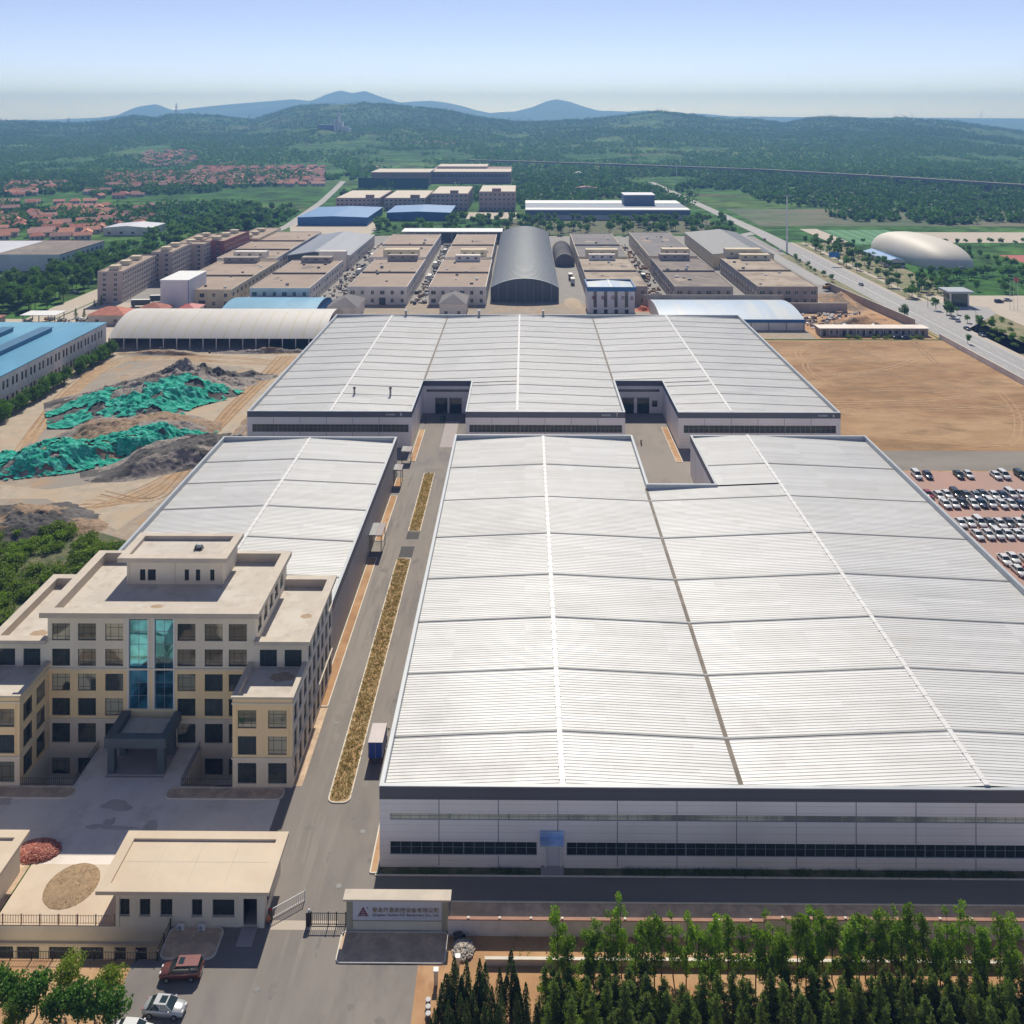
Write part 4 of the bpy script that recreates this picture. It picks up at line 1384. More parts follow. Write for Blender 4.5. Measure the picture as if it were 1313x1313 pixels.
wu.build('wall', ['stone_grey', 'stone_cream'], office)
# downpipes on the penthouse and brown puddle stains are marks in the screed
mb = MB()
for x in (qx0 + 0.4, (qx0 + qx1) / 2, qx1 - 0.4):
    mb.tube((x, qy0 - 0.08, 20), (x, qy0 - 0.08, 24), 0.06, n=6)
mb.build('downpipe', 'stone_grey', office)
for (px, py, z, a, b) in ((201, 777.5, 19.9, 1.0, 0.55), (50, 812, 15.6, 1.4, 0.9), (393, 790, 15.6, 1.0, 0.7), (362, 868, 12.6, 1.9, 1.2)):
    x, y = U(px, py, z)
    mb = MB()
    mb.face([(x + a * math.cos(k * math.pi / 8) * (1 + 0.15 * math.sin(k * 2.3)), y + b * math.sin(k * math.pi / 8) * (1 + 0.15 * math.cos(k * 1.7)), z + 0.006) for k in range(16)])
    M.setdefault('stain', mat('roof_stain', (0.40, 0.29, 0.19), 0.9, 0.15, 1.5))
    mb.build('roof_stain', 'stain', office)
# roof machine
x, y = U(255, 704, 24.05)
t = thing('roof_machine', 'small dark lift winch standing on the office penthouse roof', 'machine', (x, y, 24.05))
mb = MB()
mb.box(-0.75, 0.75, -0.5, 0.5, 0, 0.18)
mb.box(-0.6, -0.35, -0.45, 0.45, 0.18, 0.7)
mb.box(0.35, 0.6, -0.45, 0.45, 0.18, 0.55)
mb.build('base_frame', 'metal_dark', t, False)
mb = MB()
mb.tube((-0.3, 0, 0.5), (0.5, 0, 0.5), 0.34, n=10)
mb.build('drum', 'coping', t, False)

# entrance canopy (part of the office)
def cbox(name, mt, *boxes):
    mb = MB()
    for b in boxes:
        mb.box(*b)
    return mb.build(name, mt, office)


cx0, cx1, cy0 = -63.2, -53.9, 137.6
cbox('canopy_fascia', 'canopy_stone', (cx0, cx1, cy0, cy0 + 1.3, 4.3, 5.75), (cx0, cx0 + 1.3, cy0 + 1.3, YM - 0.17, 4.3, 5.75), (cx1 - 1.0, cx1, cy0 + 1.3, YM - 0.17, 4.3, 5.75))
cbox('canopy_roof', 'office_roof', (cx0 + 1.3, cx1 - 1.0, cy0 + 1.3, YM - 0.17, 4.5, 4.75))
for x in (cx0 + 0.4, cx1 - 1.4):
    cbox('canopy_post', 'canopy_stone', (x, x + 1.0, cy0 + 0.3, cy0 + 1.5, 0.02, 4.3))
    cbox('canopy_post', 'canopy_stone', (x, x + 1.0, YM - 2.3, YM - 1.3, 0.02, 4.3))
for k in range(2):
    mb = MB()
    mb.box(cx0 + 0.3, cx1 - 0.3, cy0 - 0.3 + 0.4 * k, YM - 0.4, 0.019 + 0.14 * k, 0.16 + 0.14 * k)
    mb.build('entrance_step', 'concrete_slab', office)

# ================================================================ GATEHOUSE
def gatehouse(label, x0, x1, pit, main):
    """x0..x1: roof edges"""
    y0, y1 = 111.6, 121.1
    t = thing('gatehouse', label, 'gatehouse', ((x0 + x1) / 2, 116, 0))
    wx0, wx1, wy0, wy1 = x0 + 2.3 if main else x0 + 1.2, x1 - 0.9, 112.4, 120.3
    mb = MB()
    ops = []
    if main:
        for a, b in ((450, 488), (527, 568), (607, 653), (728, 768), (808, 892)):
            A, B = U(a / 2.984, 1168, 2.4)[0] - wx0, U(b / 2.984, 1168, 2.4)[0] - wx0
            ops.append((A, B, 1.35, 3.4))
        ops.append((wx1 - wx0 - 2.5, wx1 - wx0 - 0.8, 0.15, 3.5))
    else:
        ops = [(1.5 + 3.4 * k, 3.2 + 3.4 * k, 1.35, 3.4) for k in range(3)]
    mb.facade((wx0, wy0), (1, 0), wx1 - wx0, 0.0, 4.5, ops, 0.3)
    mb.facade((wx1, wy0), (0, 1), wy1 - wy0, 0, 4.5, [(1.5, 3.2, 1.3, 3.3)], 0.3)
    mb.facade((wx1, wy1), (-1, 0), wx1 - wx0, 0, 4.5, [], 0.3)
    mb.facade((wx0, wy1), (0, -1), wy1 - wy0, 0, 4.5, [], 0.3)
    mb.build('wall', 'stone_grey', t)
    for (A, B, a, b) in ops[:5] if main else ops:
        put_window(t, wx0 + (A + B) / 2, wy0 + 0.2, a, 0, B - A - 0.01, b - a, 'gate')
        mb = MB()
        mb.box(wx0 + A - 0.08, wx0 + B + 0.08, wy0 - 0.1, wy0 - 0.003, a - 0.12, a)
        mb.build('window_sill', 'coping_cream', t)
    put_window(t, wx1 - 0.2, wy0 + 2.35, 1.3, R(90), 1.68, 2.0, 'gate')
    if main:
        mb = MB()
        A = wx1 - 2.5
        mb.box(A, A + 1.7, wy0 + 2.4, wy0 + 2.5, 0.15, 3.5)
        mb.build('door', 'metal_dark', t)
        mb = MB()
        mb.box(A, A + 1.7, wy0 + 0.01, wy0 + 2.39, 0.0, 0.14)
        mb.box(A - 0.1, A + 1.8, wy0 - 2.6, wy0 - 0.01, 0.013, 0.13)
        mb.build('ramp', 'concrete_slab', t)
        mb = MB()
        mb.box(wx0 - 0.1, wx0 + 0.3, wy0 - 0.1, wy0 - 0.004, 0, 4.5)
        mb.box(wx1 - 3.35, wx1 - 3.2, wy0 - 0.1, wy0 - 0.004, 0, 4.5)
        mb.box(wx1 - 0.5, wx1 + 0.12, wy0 - 0.1, wy0 - 0.004, 0, 4.5)
        mb.build('pilaster', 'stone_grey', t)
    mb = MB()
    c = 0.95
    zt = 4.95
    mb.box(x0, x1, y0, y0 + 1.3, 4.5, zt)
    mb.box(x0, x1, y1 - 1.3, y1, 4.5, zt)
    mb.box(x0, x0 + 1.3, y0 + 1.3, y1 - 1.3, 4.5, zt)
    mb.box(x1 - 1.3, x1, y0 + 1.3, y1 - 1.3, 4.5, zt)
    mb.build('parapet', 'gate_roof', t)
    mb = MB()
    mb.box(x0 + 1.3, x1 - 1.3, y0 + 1.3, y1 - 1.3, 4.5, 4.68)
    mb.build('roof', 'gate_roof', t)
    mb = MB()
    for k in range(1, 4):
        x = x0 + 1.3 + (x1 - x0 - 2.6) * k / 4
        mb.face([(x - 0.04, y0 + 1.3, 4.684), (x + 0.04, y0 + 1.3, 4.684), (x + 0.04, y1 - 1.3, 4.684), (x - 0.04, y1 - 1.3, 4.684)])
    mb.face([(x0 + 1.3, 116.4, 4.688), (x1 - 1.3, 116.4, 4.688), (x1 - 1.3, 116.48, 4.688), (x0 + 1.3, 116.48, 4.688)])
    mb.build('roof_joints', 'coping_cream', t)
    return t


gh = gatehouse('flat roofed beige gatehouse with five front windows beside the factory gate', -52.3, -31.1, True, True)
gh2 = gatehouse('flat roofed beige building cut off by the left edge, beyond the red bricks', -86.6, -65.4, False, False)
# retaining wall with basement windows below the terrace, facing the sunken yard
rw = thing('retaining_wall', 'pale retaining wall with dark basement windows under the terrace fence', 'wall', (-70, 112.4, 0))
mb = MB()
bx = [U((q) / 2.984, 1215, -3.4)[0] for q in (20, 120, 243, 365)] + [U(472 / 2.984, 1215, -3.4)[0], U(551 / 2.984, 1215, -3.4)[0]]
bw = [2.8, 2.8, 2.8, 2.8, 1.4, 1.4]
bx = [bx[0] - 7.8, bx[0] - 3.9] + bx
bw = [2.8, 2.8] + bw
ops = [(x - w_ / 2 + 100, x + w_ / 2 + 100, -4.2, -2.55) for x, w_ in zip(bx, bw)]
mb.facade((-100, 112.4), (1, 0), 56.6, -4.9, -0.003, ops, 0.3)
mb.build('wall', 'stone_grey', rw)
for x, w_ in zip(bx, bw):
    put_window(rw, x, 112.6, -4.2, 0, w_ - 0.01, 1.65, 'gate')
mb = MB()
mb.box(-100, -43.45, 112.05, 112.39, -2.1, -1.85)
mb.build('ledge', 'coping_cream', rw)
mb = MB()
mb.face([(-43.4, 108, -4.9), (-43.4, 112.4, -4.9), (-43.4, 112.4, 0), (-43.4, 108, 0)])
mb.face([(-100, 108, -4.9), (-43.4, 108, -4.9), (-43.4, 108, 0), (-100, 108, 0)])
mb.build('side_wall', 'stone_grey', rw)
mb = MB()
mb.face([(-100, 108, -4.9), (-43.4, 108, -4.9), (-43.4, 112.4, -4.9), (-100, 112.4, -4.9)])
struct(mb.build('sunken_yard_floor', 'concrete'))


def fence(label, a, b, h=1.1, step=0.32, mt='iron', base=0.0, post=2.4, name='iron_fence', group=None):
    t = thing(name, label, 'fence', ((a[0] + b[0]) / 2, (a[1] + b[1]) / 2, base), group=group)
    L = math.dist(a, b)
    mb = MB()
    for z in (0.18, h - 0.12):
        mb.tube((a[0], a[1], base + z), (b[0], b[1], base + z), 0.03, n=5)
    k = max(1, int(L / step))
    for i in range(k + 1):
        f = i / k
        x, y = a[0] + (b[0] - a[0]) * f, a[1] + (b[1] - a[1]) * f
        mb.box(x - 0.02, x + 0.02, y - 0.02, y + 0.02, base + 0.08, base + h)
    mb.build('bars', mt, t)
    k = max(1, round(L / post))
    for i in range(k + 1):
        f = i / k
        x, y = a[0] + (b[0] - a[0]) * f, a[1] + (b[1] - a[1]) * f
        mb = MB()
        mb.box(x - 0.06, x + 0.06, y - 0.06, y + 0.06, base + 0.0, base + h + 0.08)
        mb.build('post', mt, t)
    return t


fence('brown railing on the terrace edge above the basement windows', (-78, 112.6), (-50.4, 112.6), 1.2, mt='rubble_brown', base=0.03)
fence('black iron fence along the front of the sunken yard', (-78, 107.9), (-43.2, 107.9), 1.1)
fence('black iron fence down the end of the sunken yard by the soil bed', (-43.35, 108.1), (-43.35, 112.2), 1.1)
# brick heap, gravel disc


def scatter_heap(name, label, cat, cx, cy, a, b, h, n_, s, mats, base_mat, z=0.03, seed=1):
    r = random.Random(seed)
    t = thing(name, label, cat, (cx, cy, z))
    N = 28
    V, Fc = [], []
    xs = np.linspace(-1, 1, N)
    for j in xs:
        for i in xs:
            rr = i * i + j * j
            hh = h * max(0, 1 - rr) ** 0.7 * (0.75 + 0.5 * float(hnoise(i * 4 + 9, j * 4 + seed, seed)))
            k = 1.0 if rr <= 1 else 1 / math.sqrt(rr)
            V.append((i * a * k, j * b * k, hh))
    for j in range(N - 1):
        for i in range(N - 1):
            Fc.append((j * N + i, j * N + i + 1, (j + 1) * N + i + 1, (j + 1) * N + i))
    link('heap_body', np_mesh('heap_body', V, Fc, base_mat), t)
    mb = MB()
    for _ in range(n_):
        rr, th_ = math.sqrt(r.random()), r.random() * 6.283
        x, y = a * rr * math.cos(th_), b * rr * math.sin(th_)
        hh = h * max(0, 1 - rr * rr) ** 0.7 * 0.9
        e = Matrix.Rotation(r.random() * 6.28, 3, 'Z') @ Matrix.Rotation(r.uniform(-0.6, 0.6), 3, 'X')
        sx, sy, sz = s[0] * r.uniform(0.7, 1.3), s[1] * r.uniform(0.7, 1.3), s[2] * r.uniform(0.7, 1.3)
        q = MB()
        q.box(-sx, sx, -sy, sy, -sz, sz)
        k = len(mb.v)
        mb.v += [tuple(e @ Vector(p) + Vector((x, y, hh + sz))) for p in q.v]
        mb.f += [tuple(i + k for i in f_) for f_ in q.f]
        mi = r.randrange(len(mats))
        mb.m += [mi] * 6
    o = mb.build('loose_pieces', mats, t, False)
    o['kind'] = 'stuff'
    return t


M['brick_pale'] = mat('pale_red_brick', (0.52, 0.24, 0.18), 0.9, 0.2, 3)
scatter_heap('brick_heap', 'heap of loose red bricks on the terrace behind the gatehouse', 'brick heap', *U(48, 1092), 3.1, 2.0, 0.9, 900, (0.14, 0.07, 0.05), ['brick_red', 'brick_pale'], 'brick_red', seed=3)
x, y = U(92, 1136)
t = scatter_heap('gravel_heap', 'low round disc of tan gravel on the terrace', 'gravel heap', x, y, 3.3, 3.6, 0.28, 500, (0.05, 0.04, 0.013), ['gravel_tan'], 'gravel_tan', seed=5)
x, y = U(591, 1222)
scatter_heap('stone_heap', 'small heap of broken pale stones by the end of the sign wall', 'stone heap', x + 0.3, y + 0.3, 1.3, 1.5, 0.5, 260, (0.13, 0.1, 0.08), ['pavement', 'concrete_grey'], 'rubble', z=0.0, seed=8)

# ================================================================ SIGN WALL AND GATE
sx0, sx1, sy_ = -21.75, -9.35, 112.0
sg = thing('sign_wall', 'company sign wall with cream cap, red triangle emblem and two lines of lettering', 'sign', ((sx0 + sx1) / 2, sy_ + 0.4, 0))
mb = MB()
mb.box(sx0 + 0.5, sx1 - 0.5, sy_ + 0.06, sy_ + 0.75, 0, 4.0)
mb.build('wall', 'stone_grey', sg)
for x in (sx0, sx1 - 0.75):
    mb = MB()
    mb.box(x, x + 0.75, sy_ - 0.06, sy_ + 0.8, 0, 4.0)
    mb.build('pillar', 'olive_stone', sg)
mb = MB()
mb.prism([(sx0 - 0.35, sy_ - 0.45), (sx1 + 0.35, sy_ - 0.45), (sx1 + 0.35, sy_ + 1.1), (sx0 - 0.35, sy_ + 1.1)], 4.0, 4.22)
mb.build('cap', 'coping_cream', sg)
mb = MB()
mb.box(sx0 + 0.75, sx1 - 0.75, sy_ + 0.0, sy_ + 0.058, 1.35, 3.98)
mb.build('panel', 'sign_white', sg)
mb = MB()
mb.box(sx0 + 0.75, sx1 - 0.75, sy_ - 0.03, sy_ + 0.055, 1.25, 1.345)
mb.build('ledge', 'olive_stone', sg)
K = 130 / 1313.0


def sxp(cx):   # x on the sign from the enlarged crop
    return U(450 + cx * K, 1174, 2.4)[0]


def szp(cy):
    return 100 - (1150 + cy * K - PY) * (sy_) / F


lettering('青岛开垦数控设备有限公司', 1, sxp(266), sy_ - 0.03, szp(212), 'gold', sg, width=sxp(1128) - sxp(266), height=szp(150) - szp(212), bold=0.012)
lettering('Qingdao Kaiken-NC Equipment Co., Ltd', 1, sxp(266), sy_ - 0.03, szp(268), 'letter_grey', sg, width=sxp(1125) - sxp(266), height=szp(228) - szp(268), bold=0.008)
lettering('R', 1, sxp(200), sy_ - 0.03, szp(162), 'maroon', sg, width=0.14, height=0.14, name='trade_mark')
mb = MB()
# triangular emblem of stacked arrowheads and bars
lx0, lx1, lz0, lz1 = sxp(75), sxp(218), szp(264), szp(143)
cxm = (lx0 + lx1) / 2
hh, ww = lz1 - lz0, lx1 - lx0


def tri_band(f0, f1, gaps):
    """band of the triangle between heights f0..f1 (0 base, 1 top), with gaps (relative half-width positions)"""
    segs = [(-1, 1)]
    for g0, g1 in gaps:
        new = []
        for a, b in segs:
            if g0 > a and g1 < b:
                new += [(a, g0), (g1, b)]
            else:
                new.append((a, b))
        segs = new
    for a, b in segs:
        w0, w1 = ww / 2 * (1 - f0), ww / 2 * (1 - f1)
        P = [(cxm + a * w0, lz0 + f0 * hh), (cxm + b * w0, lz0 + f0 * hh), (cxm + b * w1, lz0 + f1 * hh), (cxm + a * w1, lz0 + f1 * hh)]
        mb.face([(p[0], sy_ - 0.035, p[1]) for p in P])


tri_band(0.0, 0.15, [(-0.72, -0.62), (-0.38, -0.28), (-0.08, 0.08), (0.28, 0.38), (0.62, 0.72)])
tri_band(0.19, 0.40, [(-0.34, -0.2), (0.2, 0.34)])
tri_band(0.44, 0.62, [(-0.3, -0.14), (0.14, 0.3)])
tri_band(0.66, 0.98, [])
mb.build('emblem', 'maroon', sg)

g = thing('sliding_gate', 'black iron sliding gate standing open beside the sign wall', 'gate', (-24.5, 112.4, 0))
gx0, gx1 = -26.3, -21.9
mb = MB()
for z in (0.12, 1.5):
    mb.box(gx0, gx1, 112.72, 112.80, z, z + 0.1)
k = 0
x = gx0
while x < gx1:
    mb.box(x, x + 0.05, 112.73, 112.79, 0.22, 1.5)
    x += 0.24
for x in (gx0, (gx0 + gx1) / 2 - 0.1, gx1 - 1.3, gx1 - 0.15):
    mb.box(x, x + 0.14, 112.71, 112.81, 0.02, 1.75)
mb.build('gate_leaf', 'iron', g)
mb = MB()
mb.box(gx0 - 0.55, gx0 - 0.02, 112.55, 113.0, 0, 1.7)
mb.build('motor_post', 'iron', g)
mb = MB()
mb.tube((gx0 - 0.2, 112.8, 1.7), (gx0 - 0.2, 112.8, 1.95), 0.14, 0.1, n=8)
mb.build('lamp', 'paint_white', g)
bt = thing('barrier_leaf', 'thin white folding barrier leaf swung out beside the gatehouse', 'barrier', (-31.2, 113.6, 0), R(38))
mb = MB()
for z in (0.15, 1.25):
    mb.box(0, 4.2, -0.03, 0.03, z, z + 0.07)
x = 0.0
while x < 4.2:
    mb.box(x, x + 0.04, -0.025, 0.025, 0.22, 1.25)
    x += 0.26
mb.box(4.2, 4.28, -0.04, 0.04, 0.02, 1.4)
mb.box(-0.08, 0, -0.04, 0.04, 0.0, 1.4)
mb.build('barrier_bars', 'frame_white', bt, False)
mb = MB()
mb.box(-0.5, -0.08, -0.25, 0.25, 0, 1.3)
mb.box(-0.45, -0.12, -0.2, 0.2, 1.3, 1.42, 1)
mb.build('barrier_cabinet', ['iron', 'red_paint'], bt, False)

# air conditioners below the gatehouse windows
for i, px in enumerate((232, 259)):
    x, y = U(px, 1193)
    t = thing('air_conditioner', 'white air conditioner box on the soil, %s of two under the gatehouse windows' % ('left' if i == 0 else 'right'), 'air conditioner', (x, 111.9, 0.1), group='air conditioners at the gatehouse')
    mb = MB()
    mb.box(-0.42, 0.42, -0.16, 0.16, 0.08, 0.66)
    mb.box(-0.4, -0.3, -0.16, 0.16, 0, 0.08)
    mb.box(0.3, 0.4, -0.16, 0.16, 0, 0.08)
    mb.build('casing', 'paint_white', t, False)
    mb = MB()
    mb.tube((-0.1, -0.165, 0.37), (-0.1, -0.19, 0.37), 0.22, n=14)
    mb.build('fan_grille', 'frame_grey', t, False)

# perimeter wall at the right
pw = thing('perimeter_wall', 'long white boundary wall with red brown cap between front road and trees', 'wall', (40, 111.6, 0))
mb = MB()
mb.box(-9.3, 29.0, 111.45, 111.75, 0, 1.95)
mb.box(29.0, 200, 111.45, 111.75, 0, 2.25)
mb.build('wall', 'wall_white', pw)
mb = MB()
mb.box(-9.3, 29.0, 111.38, 111.82, 1.95, 2.08)
mb.box(28.9, 200, 111.38, 111.82, 2.25, 2.38)
mb.build('cap', 'wall_cap', pw)
mb = MB()
x = -7.0
while x < 80:
    zz = 2.08 if x < 28.8 else 2.38
    mb.box(x, x + 0.28, 111.46, 111.74, zz, zz + 0.1)
    x += 3.8
stuff_ = mb.build('cap_blocks', 'curb', pw)
stuff_['kind'] = 'stuff'
lw = thing('low_wall', 'low white concrete edging wall across the orange soil among the trees', 'low wall', (40, 107.7, 0))
mb = MB()
mb.box(-4.6, 200, 107.55, 107.85, 0, 0.75)
mb.build('wall', 'wall_white', lw)
mb = MB()
mb.box(-4.7, 200, 107.5, 107.9, 0.75, 0.85)
mb.build('cap', 'curb', lw)
# ================================================================ INDUSTRIAL ESTATE BEHIND
def block(label, x0, x1, y0, y1, h, wall='block_wall', roof='block_roof', div=None, pent=None, wins=3, side=True, door=True, group='flat roofed workshops of the estate', gh_='block_roof_old', front_wins=6):
    t = thing('workshop_block', label, 'workshop', ((x0 + x1) / 2, (y0 + y1) / 2, 0), group=group)
    mb = MB()
    mb.box(x0, x1, y0, y1, 0, h - 0.7)
    e = 0.02
    for b in ((x0 - e, x1 + e, y0 - e, y0 + 0.35), (x0 - e, x1 + e, y1 - 0.35, y1 + e), (x0 - e, x0 + 0.35, y0 + 0.35, y1 - 0.35), (x1 - 0.35, x1 + e, y0 + 0.35, y1 - 0.35)):
        mb.box(*b, h - 0.7, h)
    mb.build('wall', wall, t)
    mb = MB()
    mb.box(x0 + 0.35, x1 - 0.35, y0 + 0.35, y1 - 0.35, h - 0.7, h - 0.35)
    mb.build('roof', roof, t)
    if div:
        for d in div:
            mb = MB()
            mb.box(x0 + 0.35, x1 - 0.35, d - 0.25, d + 0.25, h - 0.35, h + 0.55)
            mb.build('roof_upstand', gh_, t)
    # windows: two storeys
    rows = [(1.2, 1.9), (5.3, 1.9)] if h > 7.5 else [(1.2, 1.6)]
    n_ = front_wins
    for z, hw in rows:
        for k in range(n_):
            x = x0 + (x1 - x0) * (k + 0.5) / n_
            if z < 2 and door and k == n_ // 2:
                continue
            put_simple(t, x, y0 - 0.03, z, 0, 1.5 if (k % 3) else 2.3, hw)
    if door:
        mb = MB()
        x = x0 + (x1 - x0) * (n_ // 2 + 0.5) / n_
        mb.box(x - 1.7, x + 1.7, y0 - 0.12, y0 - 0.001, 0, 3.6)
        mb.build('door', 'metal_dark', t)
    # the long side that the camera sees
    if side:
        xs_, rz_ = (x1 + 0.03, R(90)) if (x0 + x1) / 2 < 0 else (x0 - 0.03, R(-90))
        m_ = int((y1 - y0) / 6.5)
        for z, hw in rows:
            for k in range(m_):
                y = y0 + (y1 - y0) * (k + 0.5) / m_
                put_simple(t, xs_, y, z, rz_, 2.6, hw)
    vr = random.Random(int(x0 * 7 + y0))
    for _ in range(7):
        vx, vy, vs = vr.uniform(x0 + 3, x1 - 3), vr.uniform(y0 + 4, y1 - 12), vr.uniform(.35, .9)
        if div and any(abs(vy - d) < 1.8 for d in div):
            continue
        mb = MB()
        mb.box(vx - vs, vx + vs, vy - vs * .7, vy + vs * .7, h - 0.349, h - 0.35 + vs * vr.uniform(.7, 1.6))
        mb.build('roof_vent', vr.choice(['concrete_grey', 'metal_dark', 'coping', 'paint_white']), t)
    for _ in range(4):
        vx, vy, va, vb_ = vr.uniform(x0 + 5, x1 - 5), vr.uniform(y0 + 6, y1 - 14), vr.uniform(1.5, 4.5), vr.uniform(2, 7)
        mb = MB()
        mb.face([(vx + va * math.cos(q * .524) * (1 + .2 * math.sin(q * 2.1 + vx)), vy + vb_ * math.sin(q * .524) * (1 + .2 * math.cos(q * 1.7)), h - 0.335 + _ * .004) for q in range(12)])
        if not (div and any(abs(vy - d) < vb_ * 1.3 for d in div)) and vx + va * 1.2 < x1 and vx - va * 1.2 > x0:
            mb.build('roof_patch', vr.choice(['block_roof_old', 'block_roof_pale', 'block_roof']), t)
    if pent:
        for (a, b, c, d, hh, wm) in pent:
            mb = MB()
            mb.box(a, b, c, d, h - 0.349, h + hh)
            mb.box(a + 0.0, b - 0.0, c - 0.25, c - 0.001, h + hh - 0.4, h + hh + 0.15)
            q = mb.build('roof_room', wm, t)
            for k in range(3):
                f = link('window', SIMPLE_.mesh_(1.6, 1.1), q, (a + (b - a) * (k + 0.5) / 3 - t.location[0], c - 0.05 - t.location[1], h + hh * 0.35), 0)
    return t


class SM:
    def mesh_(self, w_, h_):
        key = (w_, h_, 'glass_dark')
        if key not in SIMPLE:
            mb = MB()
            mb.box(-w_ / 2, w_ / 2, -0.05, 0.05, 0, h_, 0)
            mb.box(-w_ / 2 - 0.1, w_ / 2 + 0.1, -0.14, 0.05, -0.14, -0.001, 1)
            mb.box(-0.04, 0.04, -0.08, -0.051, 0, h_, 1)
            SIMPLE[key] = mb.mesh('window', ['glass_dark', 'frame_white'])
        return SIMPLE[key]


SIMPLE_ = SM()
block('white workshop with tan roof and roof room, nearest left of the arched hall pair', -91.5, -60.7, 474, 562, 9.4, div=[515], pent=[(-83, -65, 556, 561, 3.2, 'block_wall_grey')])
block('tan roofed workshop directly left of the grey arched hall, near half', -49.6, -20, 474, 562, 9.4, div=[515], pent=[(-42, -27, 555, 561, 3.2, 'block_wall')])
block('white workshop with tan roof, far half of the left central row', -96.5, -61.5, 570, 676, 9.4, div=[620], pent=[(-88, -66, 571, 578, 4.2, 'block_wall_tan')], door=False)
block('tan roofed workshop left of the grey arched hall, far half', -49.6, -20.5, 570, 676, 9.4, div=[620], pent=[(-40, -24, 571, 578, 4.2, 'block_wall_tan')], door=False)
block('cream ended workshop with tan roof right of the tall pale blue box', -185, -149, 466, 556, 9.3, wall='block_wall_tan', div=[505], pent=[(-180, -160, 549, 555, 2.8, 'block_wall_grey')])
block('white sided workshop with tan roof between the two blue and grey sheds', -141, -110.3, 470, 558, 9.3, div=[512], pent=[(-134, -116, 550, 557, 2.8, 'block_wall_grey')])
block('tan roofed workshop behind the apartments and the cream ended workshop', -190, -153, 566, 690, 9.3, div=[600, 640], pent=[(-180, -160, 567, 574, 3.5, 'block_wall')])
block('workshop with patchy tan roof behind the white tower with blue band', 33, 63.3, 475, 565, 9.5, wall='block_wall_grey', roof='block_roof_pale', div=[520], pent=[(39, 55, 560, 564.9, 3.0, 'block_wall')])
block('dark roofed workshop at the far right of the small arched store', 33.2, 64.2, 572, 680, 9.5, wall='block_wall_tan', roof='block_roof_grey', div=[620], pent=[(38, 58, 573, 580, 4.0, 'block_wall_tan')], door=False)
block('weathered brown roofed workshop in the middle of the right row', 77.2, 107.3, 475, 567, 9.5, wall='block_wall_grey', roof='block_roof_old', div=[520], pent=[(82, 100, 559, 566, 3.2, 'block_wall_grey')])
block('grey roofed workshop with cream end, far half of the right middle row', 77.5, 107.6, 575, 688, 9.5, wall='block_wall_tan', roof='block_roof_grey', pent=[(86, 103, 576, 583, 4.0, 'block_wall_tan')], door=False)
block('pale stained roof workshop by the diagonal earthworks at the right', 120.0, 150.8, 475, 568, 9.5, wall='block_wall_grey', roof='block_roof_pale', div=[522], pent=[(131, 149, 560, 567, 3.0, 'block_wall_tan'), (124, 146, 569, 576, 5.0, 'block_wall_tan')], front_wins=7)


def gable_shed(name, label, cat, x0, x1, y0, y1, he, hr, wall, roof, axis='y', xr=None, wins=True, group=None, z0=0.0, strip=None, over=0.4):
    t = thing(name, label, cat, ((x0 + x1) / 2, (y0 + y1) / 2, z0), group=group)
    mb = MB()
    if axis == 'y':
        xr = (x0 + x1) / 2 if xr is None else xr
        pr = [(x0, 0), (x1, 0), (x1, he), (xr, hr), (x0, he)]
        for y in (y0, y1):
            mb.face([(p[0], y, z0 + p[1]) for p in pr])
        mb.face([(x0, y0, z0), (x0, y1, z0), (x0, y1, z0 + he), (x0, y0, z0 + he)])
        mb.face([(x1, y0, z0), (x1, y1, z0), (x1, y1, z0 + he), (x1, y0, z0 + he)])
        mb.build('wall', wall, t)
        mb = MB()
        sl0, sl1 = (hr - he) / (xr - x0), (hr - he) / (x1 - xr)
        P = [(x0 - over, he - sl0 * over), (xr, hr), (x1 + over, he - sl1 * over)]
        for (a, b) in ((0, 1), (1, 2)):
            pts = [(P[a][0], P[a][1] + 0.05), (P[b][0], P[b][1] + 0.05), (P[b][0], P[b][1] + 0.25), (P[a][0], P[a][1] + 0.25)]
            i = len(mb.v)
            mb.v += [(p[0], y0 - over, z0 + p[1]) for p in pts] + [(p[0], y1 + over, z0 + p[1]) for p in pts]
            for q in ((0, 1, 5, 4), (1, 2, 6, 5), (2, 3, 7, 6), (3, 0, 4, 7), (0, 3, 2, 1), (4, 5, 6, 7)):
                mb.f.append(tuple(i + k for k in q))
                mb.m.append(0)
        mb.build('roof', roof, t)
        if strip:
            mb = MB()
            for (fa, fb, mt) in strip:
                pass
        if wins:
            xs_, rz_ = (x1 + 0.03, R(90)) if (x0 + x1) / 2 < 0 else (x0 - 0.03, R(-90))
            m_ = max(1, int((y1 - y0) / 7))
            for k in range(m_):
                y = y0 + (y1 - y0) * (k + 0.5) / m_
                for z in ((1.2, he * 0.6) if he > 6 else (1.2,)):
                    put_simple(t, xs_, y, z0 + z, rz_, 2.6, 1.8)
            for k in range(4):
                put_simple(t, x0 + (x1 - x0) * (k + 0.5) / 4, y0 - 0.03, z0 + 1.2, 0, 2.4, 1.8)
    return t


